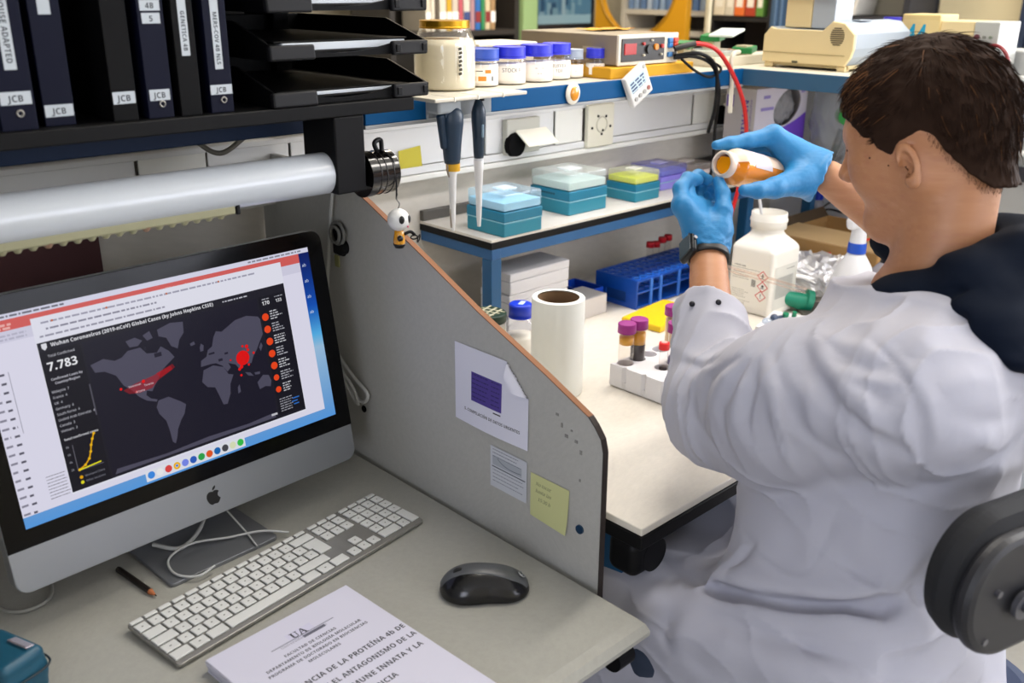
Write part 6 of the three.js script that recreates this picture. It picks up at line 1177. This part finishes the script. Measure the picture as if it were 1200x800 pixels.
// moles, brows, eyes
part('mole', atPerson(join([[1019, 185], [1041, 194]].map(([x, y], i) => { const dir = unit(sub(seen(x, y, 1), CAMERA_AT)); let t = 0.7; for (let k = 0; k < 80; k++) { const d = bodyHeadD(add(CAMERA_AT, dir, t)); t += d * 0.8; if (d < 0.0004) break; } return ball(0.0012 - i * 0.0002, add(CAMERA_AT, dir, t)); }))), std(0x4a2a1e, 0.7), person);
for (const s of [-1, 1]) {
  part('eye', atPerson(ball(0.0122, fromHead([s * 0.031, -0.005, 0.0735]))), std(0xcfc6c0, 0.2), person);
  part('eyebrow', atPerson(tube([fromHead([s * 0.014, 0.017, 0.0925]), fromHead([s * 0.03, 0.0215, 0.0855]), fromHead([s * 0.052, 0.014, 0.0685])], 0.0038, 16, 6)), std(0x2a1a12, 0.9), person);
  part('eyelash', atPerson(tube([fromHead([s * 0.02, 0.0, 0.0825]), fromHead([s * 0.031, 0.0005, 0.086]), fromHead([s * 0.044, -0.002, 0.077])], 0.0016, 14, 6)), std(0x1c120d, 0.9), person);
}
// hair: a shaped cap under many short tapered strands
const hairLine = (z) => { const T = [[-0.12, -0.088], [-0.085, -0.078], [-0.065, -0.055], [-0.045, -0.022], [-0.035, 0.002], [-0.02, 0.008], [0.0, 0.0], [0.012, -0.016], [0.022, -0.02], [0.032, -0.018], [0.045, 0.004], [0.06, 0.024], [0.078, 0.04], [0.12, 0.05]]; for (let i = 1; i < T.length; i++) if (z < T[i][0]) { const t = clamp((z - T[i - 1][0]) / (T[i][0] - T[i - 1][0]), 0, 1); return T[i - 1][1] + (T[i][1] - T[i - 1][1]) * t; } return 0.05; };
const hairThick = (l) => 0.002 + 0.009 * smooth(0.0, 0.07, l[1] - hairLine(l[2])) + 0.004 * smooth(0.05, 0.1, l[2]) * smooth(0.02, 0.05, l[1]);
function hairD(p) {
  const l = toHead(p); let d = ellipsoid(l[0], l[1] - 0.02, l[2] + 0.006, 0.0765, 0.09, 0.098); d = smin(d, capsule([Math.abs(l[0]), l[1], l[2]], [0, -0.05, -0.035], [0, -0.1, -0.045], 0.057, 0.058), 0.028);
  d -= hairThick(l); d += 0.0016 * noise(l[0] * 60, l[1] * 22, l[2] * 22) + 0.0012 * noise(l[0] * 140, l[1] * 40, l[2] * 40);
  return smax(d, hairLine(l[2]) - l[1] + 0.002 * noise(l[0] * 90, 0, l[2] * 90), 0.004);
}
const hairG = netMesh(hairD, sub(HEAD, [0.15, 0.17, 0.16]), add(HEAD, [0.15, 0.15, 0.16]), 0.0026);
const mHair = phys(0x2a1a10, 0.85, { specularIntensity: 0.35 }), mHair2 = phys(0x6a4322, 0.7, { specularIntensity: 0.5 });
const hair = part('hair', atPerson(hairG.clone()), mHair, person, 'short dark brown hair');
function strands(count, keep, from = hairG, size = 1) {
  const pos = [], idx = [], src = from.attributes.position, nn = from.attributes.normal;
  for (let c = 0; c < count; c++) {
    const i = Math.floor(rnd() * src.count), w = [src.getX(i) + 1.09, src.getY(i), src.getZ(i) - 0.36], n = [nn.getX(i), nn.getY(i), nn.getZ(i)], l = toHead(w);
    if (!keep(l)) continue;
    const back = smooth(0.02, -0.06, l[2]), low = smooth(0.05, 0.0, l[1] - hairLine(l[2]));
    let dir = add(add([0, 0, 0], hF, 0.9 - 1.1 * back), hU, -0.25 - 0.8 * back - 0.4 * smooth(0.05, 0.1, l[2])); dir = add(dir, hR, (rnd() - 0.5) * 0.7 + 0.25 * Math.sign(l[0]) * Math.abs(l[0]) / 0.08); dir = unit(add(dir, n, -dot(dir, n)));
    const L = (0.014 + rnd() * 0.018) * (size < 1 ? size : 1 - 0.9 * low) * (1 + 0.5 * smooth(0.06, 0.1, l[2])), lift = 0.1 + rnd() * 0.25, sd = cross(n, dir), r = (0.0005 + rnd() * 0.0006) * (size < 1 ? 0.35 : 1), b = pos.length / 3;
    for (let s = 0; s < 4; s++) { const t = s / 3, at = add(add(add(w, n, (size < 1 ? 0.0002 : -0.002) + L * lift * t - L * 0.25 * t * t), dir, L * t), sd, L * 0.08 * Math.sin(c) * t * t), rr = r * (1 - t * 0.9); for (const k of [0, 1, 2]) { const a = k * 2.094; pos.push(...add(add(at, sd, Math.cos(a) * rr), n, Math.sin(a) * rr)); } }
    for (let s = 0; s < 3; s++) for (let k = 0; k < 3; k++) { const a = b + s * 3 + k, e = b + s * 3 + (k + 1) % 3; idx.push(a, e, a + 3, e, e + 3, a + 3); }
  }
  const g = new THREE.BufferGeometry(); g.setAttribute('position', new THREE.Float32BufferAttribute(pos, 3)); g.setIndex(idx); g.computeVertexNormals(); return g;
}
hairG.translate(-1.09, 0, 0.36); headG.translate(-1.09, 0, 0.36);
{
  const stray = (g, m) => { const s = part('strands', g, m, hair); s.userData.kind = 'stuff'; return s; };
  stray(atPerson(strands(260000, (l) => { const e = hairLine(l[2]) - l[1]; return l[2] < -0.03 && e > -0.004 && e < 0.02 && rnd() < Math.pow(1 - e / 0.02, 2); }, headG, 0.11)), mHair);
  stray(atPerson(strands(15000, () => true)), mHair); stray(atPerson(strands(5000, (l) => l[2] > 0.02 && l[1] > 0.03 || rnd() < 0.12)), mHair2);
}
// hooded top around the neck, trousers, shoes
const N1 = add(NECK, [0, 0.03, -0.005]), ring = (a, r, up) => add(add(add(N1, bR, Math.cos(a) * r), bF, -Math.sin(a) * r), bU, up);
function hoodD(p) {
  const pts = [[3.62, 0.09, -0.035, 0.018], [3.3, 0.092, -0.022, 0.025], [2.85, 0.09, -0.008, 0.032], [2.3, 0.098, 0.008, 0.04], [1.57, 0.105, 0.026, 0.045], [0.8, 0.105, 0.034, 0.043], [0.2, 0.1, 0.01, 0.04], [-0.5, 0.1, -0.02, 0.03]]; let d = 9;
  for (let i = 0; i + 1 < pts.length; i++) d = smin(d, capsule(p, ring(...pts[i]), ring(...pts[i + 1]), pts[i][3], pts[i + 1][3]), 0.02);
  const q = sub(p, ring(1.45, 0.125, -0.02)), x = dot(q, bR), y = q[1] + 0.45 * dot(q, bF) * -1, z = dot(q, bF);
  d = smin(d, ellipsoid(x, y, z, 0.16, 0.05, 0.085), 0.035);
  if (d < 0.04) {
    d -= 0.005 * noise(p[0] * 7, p[1] * 22, p[2] * 14);
    for (const [r, up, w] of [[0.135, 0.018, 0.009], [0.165, -0.004, 0.008], [0.205, -0.02, 0.009]]) { let m = 9; for (let a = 3.3; a > 0.2; a -= 0.35) m = Math.min(m, capsule(p, ring(a, r, up), ring(a - 0.35, r, up - 0.004), 0, 0)); d += 0.008 * Math.exp(-(m * m) / (w * w)); }
  }
  return smax(d, -neckD(p) + 0.003, 0.006);
}
part('hood', atPerson(netMesh(hoodD, [0.93, 1.0, -0.74], [1.5, 1.3, -0.14], 0.0045)), phys(0x0a1220, 0.9, { specularIntensity: 0.25, bumpMap: rep(fineGrain, 30), bumpScale: 0.0002 }), person, 'navy hood lying around the neck');
part('sleeve_cuff', atPerson(netMesh((p) => smax(capsule(p, mix(Re, Rw, 0.1), mix(Re, Rw, 0.5), 0.066, 0.05) + 0.002 * noise(p[0] * 40, p[1] * 40, p[2] * 40), dot(sub(p, mix(Re, Rw, 0.48)), unit(sub(Rw, Re))), 0.006), [1.4, 0.94, -0.82], [1.74, 1.25, -0.52], 0.006)), phys(0x0a1220, 0.9, { specularIntensity: 0.25 }), person, 'navy pushed-up sleeve');
part('trousers', atPerson(netMesh((p) => { let d = 9; for (const k of [kneeL, kneeR]) d = Math.min(d, smin(capsule(p, add(k, [0, 0, 0.2]), k, 0.09, 0.07), capsule(p, k, [k[0], 0.1, k[2] + 0.04], 0.07, 0.058), 0.03)); return smax(d, 0.09 - p[1], 0.01) - 0.003 * noise(p[0] * 20, p[1] * 14, p[2] * 20); }, [0.86, 0.06, -1.0], [1.4, 0.74, -0.56], 0.011)), std(0x2a3548, 0.85), person, 'dark blue trousers');
for (const k of [kneeL, kneeR]) part('shoe', atPerson(netMesh((p) => smax(smin(ellipsoid(p[0] - k[0], p[1] - 0.045, p[2] - k[2] + 0.06, 0.048, 0.055, 0.14), ellipsoid(p[0] - k[0], p[1] - 0.07, p[2] - k[2] - 0.03, 0.045, 0.06, 0.06), 0.03), 0.002 - p[1], 0.008), [k[0] - 0.08, -0.01, k[2] - 0.24], [k[0] + 0.08, 0.15, k[2] + 0.12], 0.008)), std(0x1a1a1c, 0.6), person);
// ---------- gloves ----------
const mGlove = std(0x1f7cb4, 0.5, 0, { bumpMap: rep(fineGrain, 30), bumpScale: 0.00025 });
const chain = (p, pts, rs, k = 0.006) => { let d = 9; for (let i = 0; i + 1 < pts.length; i++) d = i ? smin(d, capsule(p, pts[i], pts[i + 1], rs[i], rs[i + 1]), k) : capsule(p, pts[0], pts[1], rs[0], rs[1]); return d; };
const S3 = (list) => list.map((q) => seen(...q));
const LH = {
  index: [S3([[800, 241, 1.462], [797, 221, 1.476], [806, 209, 1.492], [818, 211, 1.503]]), [0.0145, 0.0108, 0.0098, 0.0088]],
  middle: [S3([[806, 236, 1.485], [806, 214, 1.505], [818, 206, 1.52], [830, 211, 1.522]]), [0.014, 0.0108, 0.0098, 0.009]],
  ring: [S3([[815, 240, 1.505], [816, 222, 1.535], [829, 216, 1.545], [838, 222, 1.535]]), [0.0135, 0.0105, 0.0095, 0.0085]],
  little: [S3([[826, 247, 1.515], [826, 234, 1.542], [836, 229, 1.55], [844, 232, 1.54]]), [0.0125, 0.0095, 0.0085, 0.008]],
  thumb: [S3([[843, 268, 1.475], [848, 247, 1.475], [847, 227, 1.488], [842, 212, 1.5]]), [0.0175, 0.0135, 0.0112, 0.009]],
};
function leftGloveD(p) {
  const w = seen(829, 284, 1.483), cf = mix(Lw, Le, 0.06);
  let d = smin(capsule(p, w, LH.index[0][0], 0.027, 0.0155), capsule(p, w, seen(812, 246, 1.495), 0.027, 0.022), 0.02);
  d = smin(d, capsule(p, w, LH.little[0][0], 0.026, 0.015), 0.02); d = smin(d, capsule(p, w, LH.thumb[0][0], 0.026, 0.018), 0.02);
  d = smin(d, capsule(p, LH.index[0][0], LH.little[0][0], 0.0145, 0.0135), 0.012);
  for (const k of ['index', 'middle', 'ring', 'little', 'thumb']) d = smin(d, chain(p, ...LH[k]), k === 'thumb' ? 0.011 : 0.005);
  d = smin(d, capsule(p, w, cf, 0.029, 0.0315), 0.012);
  if (d < 0.01) d -= 0.0014 * noise(p[0] * 55, p[1] * 90, p[2] * 55) * smooth(1.17, 1.11, p[1]) + 0.0002 * noise(p[0] * 110, p[1] * 110, p[2] * 110);
  return smax(d, dot(sub(p, cf), unit(sub(Le, Lw))) - 0.003 - 0.003 * noise(p[0] * 40, p[1] * 40, p[2] * 40), 0.003);
}
{ const c = seen(820, 248, 1.5); part('glove', atPerson(netMesh(leftGloveD, sub(c, [0.085, 0.085, 0.085]), add(c, [0.085, 0.085, 0.085]), 0.0022)), mGlove, person, 'blue glove closed around a small tube'); }
const RH = {
  index: [S3([[906, 159, 1.548], [876, 165, 1.535], [855, 168, 1.525], [839, 170, 1.518]]), [0.0155, 0.0122, 0.0105, 0.0075]],
  middle: [S3([[912, 165, 1.575], [884, 170, 1.578], [866, 180, 1.578], [853, 188, 1.572]]), [0.0155, 0.012, 0.0105, 0.009]],
  ring: [S3([[920, 175, 1.595], [895, 182, 1.605], [878, 194, 1.605], [866, 202, 1.597]]), [0.015, 0.0115, 0.0105, 0.009]],
  little: [S3([[932, 188, 1.605], [912, 200, 1.615], [898, 210, 1.612], [888, 216, 1.602]]), [0.0135, 0.0105, 0.0095, 0.0085]],
  thumb: [S3([[938, 211, 1.535], [908, 220, 1.502], [888, 223, 1.485], [872, 223, 1.478]]), [0.024, 0.0165, 0.0125, 0.0092]],
};
function rightGloveD(p) {
  const w = seen(957, 205, 1.56), cf = seen(961, 207, 1.558);
  let d = smin(capsule(p, w, RH.index[0][0], 0.034, 0.0165), capsule(p, w, RH.little[0][0], 0.032, 0.017), 0.02);
  d = smin(d, capsule(p, w, RH.middle[0][0], 0.034, 0.018), 0.02); d = smin(d, capsule(p, w, RH.thumb[0][0], 0.034, 0.025), 0.02);
  d = smin(d, capsule(p, RH.index[0][0], RH.little[0][0], 0.0155, 0.0145), 0.01);
  for (const k of ['index', 'middle', 'ring', 'little', 'thumb']) d = smin(d, chain(p, ...RH[k]), k === 'thumb' ? 0.012 : 0.006);
  d = smin(d, capsule(p, w, cf, 0.036, 0.041), 0.01);
  if (d < 0.01) d -= 0.0013 * noise(p[0] * 80, p[1] * 45, p[2] * 60) * smooth(935, 968, 935 + 33 * smooth(0.06, 0.0, len(sub(p, w)))) + 0.0002 * noise(p[0] * 110, p[1] * 110, p[2] * 110);
  const dir = unit(sub(cf, seen(925, 193, 1.565)));
  d = smax(d, dot(sub(p, cf), dir) - 0.002 - 0.003 * noise(p[0] * 45, p[1] * 45, p[2] * 45), 0.003);
  return d;
}
// the bottle in the right hand: mouth toward the left, tipped
const bMouth = seen(847, 192, 1.49), bBase = seen(903, 206, 1.573), bAx = unit(sub(bBase, bMouth)), bLen = len(sub(bBase, bMouth));
const bottleR = (s) => s < 0.016 ? 0.0205 : s < 0.024 ? 0.0205 + (s - 0.016) * 1.1 : 0.0292;
function bottleOuterD(p) { const q = sub(p, bMouth), s = dot(q, bAx), r = Math.sqrt(Math.max(0, dot(q, q) - s * s)); return Math.max(r - 0.0295, 0.018 - s, s - bLen); }
{ const c = seen(905, 192, 1.56); part('glove', atPerson(netMesh(rightGloveD, sub(c, [0.145, 0.1, 0.13]), add(c, [0.11, 0.1, 0.13]), 0.0024)), mGlove, person, 'blue glove holding the orange bottle'); }
{
  const t = thing('orange_bottle', 'translucent bottle of orange liquid held tipped in the right glove', 'bottle', bMouth);
  const Q = new THREE.Quaternion().setFromUnitVectors(V(0, 1, 0), V(...bAx)), on = (g) => g.applyQuaternion(Q);
  const wallPts = [[0.0205, 0.004], [0.0205, 0.012], [0.0195, 0.014], [0.0215, 0.018], [0.0275, 0.025], [0.0292, 0.031], [0.0292, bLen - 0.004], [0.027, bLen], [0.0001, bLen]].map(([r, y]) => new THREE.Vector2(r, y));
  const upB = unit(add([0, 1, 0], bAx, -bAx[1])), upL = V(...upB).applyQuaternion(Q.clone().invert()), phi = Math.atan2(upL.x, upL.z);
  part('wall', on(new THREE.LatheGeometry(wallPts, 30, phi - 1.15, 2.3)), std(0xe9cdb4, 0.45, 0, { side: THREE.DoubleSide }), t, 'milky upper wall');
  part('wall', on(new THREE.LatheGeometry(wallPts, 30, phi + 1.15, Math.PI * 2 - 2.3)), phys(0xfff4e6, 0.12, { transmission: 1, thickness: 0, side: THREE.DoubleSide }), t, 'clear lower wall');
  part('mouth_ring', on(lathe([[0.0158, 0.004], [0.0158, -0.0015], [0.0172, -0.003], [0.0205, -0.002], [0.0208, 0.004], [0.0208, 0.01]], 44)), phys(0xe9dccd, 0.4, { transmission: 0.25, thickness: 0 }), t, 'pale mouth ring');
  const liq = (p) => { const w = add(bMouth, p), s = dot(p, bAx), r = Math.sqrt(Math.max(0, dot(p, p) - s * s)); const R = s < 0.016 ? 0.0155 : s < 0.03 ? 0.0155 + (s - 0.016) * 0.86 : 0.0288; return Math.max((r - R) * 0.8, 0.0035 - s, s - bLen + 0.004, dot(p, upB) - 0.0125); };
  part('liquid', netMesh(liq, [-0.06, -0.07, -0.1], [0.16, 0.05, 0.06], 0.0022), phys(0xf49a04, 0.2, { clearcoat: 0.4 }), t, 'orange liquid');
  const lab = new THREE.CylinderGeometry(0.0297, 0.0297, 0.045, 24, 1, true, 0, 3.4); lab.translate(0, 0.068, 0); lab.rotateY(2.6);
  part('label', on(lab), std(0xffffff, 0.6, 0, { side: THREE.DoubleSide, map: canvasTex(256, 128, (g, w, h) => { g.fillStyle = '#d3c8cb'; g.fillRect(0, 0, w, h); lines(g, 20, 230, 20, 5, 20, 6, '#6a5f72'); g.fillStyle = '#8a3a4a'; g.fillRect(120, 70, 40, 30); }) }), t, 'printed label');
}
// wrist watch on the left arm
{
  const ax = unit(sub(Lw, Le)), c = mix(Le, Lw, 0.955), Q = new THREE.Quaternion().setFromUnitVectors(V(0, 1, 0), V(...ax));
  const band = lathe([[0.0285, -0.015], [0.0322, -0.015], [0.033, -0.012], [0.0326, 0.012], [0.0316, 0.015], [0.0279, 0.015], [0.0285, -0.015]], 48); band.applyQuaternion(Q); band.translate(...c);
  const w = part('wrist_watch', atPerson(band), std(0x161718, 0.45), person, 'black sports watch with square-edged case');
  const side = unit(add(add(camR, camF, -0.5), ax, 0).map((v, i) => -camR[i] * 0.9 - camF[i] * 0.35 )), sd = unit(add(side, ax, -dot(side, ax)));
  const q2 = new THREE.Quaternion().setFromRotationMatrix(new THREE.Matrix4().makeBasis(V(...cross(ax, sd)), V(...ax), V(...sd)));
  const put = (g) => { g.applyQuaternion(q2); g.translate(...add(c, sd, 0.033)); return atPerson(g); };
  part('case', put(box(0.042, 0.04, 0.012, [0, 0, 0], undefined, 0.006, 4)), std(0x222427, 0.3, 0.6), w); part('glass', put(box(0.034, 0.032, 0.003, [0, 0, 0.006], undefined, 0.001)), phys(0x0d2430, 0.3), w, 'dark teal watch glass');
  part('side_button', put(cyl(0.003, 0.003, 0.004, [0.022, 0.004, 0], [0, 0, Math.PI / 2], 12)), std(0x77787c, 0.3, 0.8), w);
}
// ---------- chair ----------
{
  const cF = unit([0.267, 0, -0.966]), C0 = [1.096, -0.002, -0.25], turn = Math.atan2(-cF[0], -cF[2]);
  const t = thing('office_chair', 'black and blue swivel chair that the person sits on', 'chair', C0, turn);   // local -z faces the bench
  const shellO = roundRect(0.42, 0.136, 0.066, 14), sg = extrude(shellO, 0.022, 0.008); sg.rotateX(-0.06); sg.translate(0, 0.915, 0.03);
  part('backrest_shell', sg, std(0x222226, 0.5), t, 'hard dark grey back shell');
  const cg = extrude(roundRect(0.43, 0.152, 0.074, 14), 0.042, 0.018); cg.rotateX(-0.06); cg.translate(0, 0.922, -0.008);
  part('backrest_cushion', cg, std(0x0d0f14, 0.8), t, 'black padded back cushion');
  part('bracket', [box(0.2, 0.032, 0.006, [-0.035, 0.91, 0.06], undefined, 0.003), cyl(0.016, 0.016, 0.006, [-0.135, 0.91, 0.06], [Math.PI / 2, 0, 0], 24), box(0.05, 0.34, 0.012, [0.04, 0.73, 0.066], [0.04, 0, 0], 0.004)], std(0x5c5c62, 0.4, 0.5), t, 'grey steel bracket');
  for (const [x, y] of [[-0.135, 0.91], [-0.17, 0.93], [-0.178, 0.875]]) part('bolt', cyl(x > -0.14 ? 0.007 : 0.004, x > -0.14 ? 0.007 : 0.004, 0.005, [x, y, x > -0.14 ? 0.066 : 0.053], [Math.PI / 2, 0, 0], 14), std(0x707076, 0.3, 0.8), t);
  const seat = extrude(roundRect(0.44, 0.42, 0.16, 14), 0.075, 0.03); seat.rotateX(-Math.PI / 2); seat.translate(0, 0.505, -0.2);
  part('seat_cushion', seat, std(0x1b2c4c, 0.75), t, 'dark blue seat cushion');
  part('seat_pan', box(0.34, 0.02, 0.32, [0, 0.495, -0.2], undefined, 0.008), mBlack, t); part('pole', cyl(0.025, 0.03, 0.4, [0, 0.29, -0.2]), std(0x55565a, 0.35, 0.8), t);
  part('foot_ring', place(new THREE.TorusGeometry(0.2, 0.01, 8, 40), [0, 0.22, -0.2], [Math.PI / 2, 0, 0]), std(0x18181a, 0.4), t);
  for (let i = 0; i < 5; i++) { const a = i * 1.2566 + 0.3, l = part('base_arm', place(new RoundedBoxGeometry(0.28, 0.035, 0.045, 2, 0.01), [Math.cos(a) * 0.15, 0.085, -0.2 - Math.sin(a) * 0.15], [0, a, 0]), mBlack, t); part('caster', cyl(0.03, 0.03, 0.035, [Math.cos(a) * 0.275, 0.03, -0.2 - Math.sin(a) * 0.275], [Math.PI / 2, 0, a], 20), mBlackMat, l); }
}

renderer.render(scene, camera);
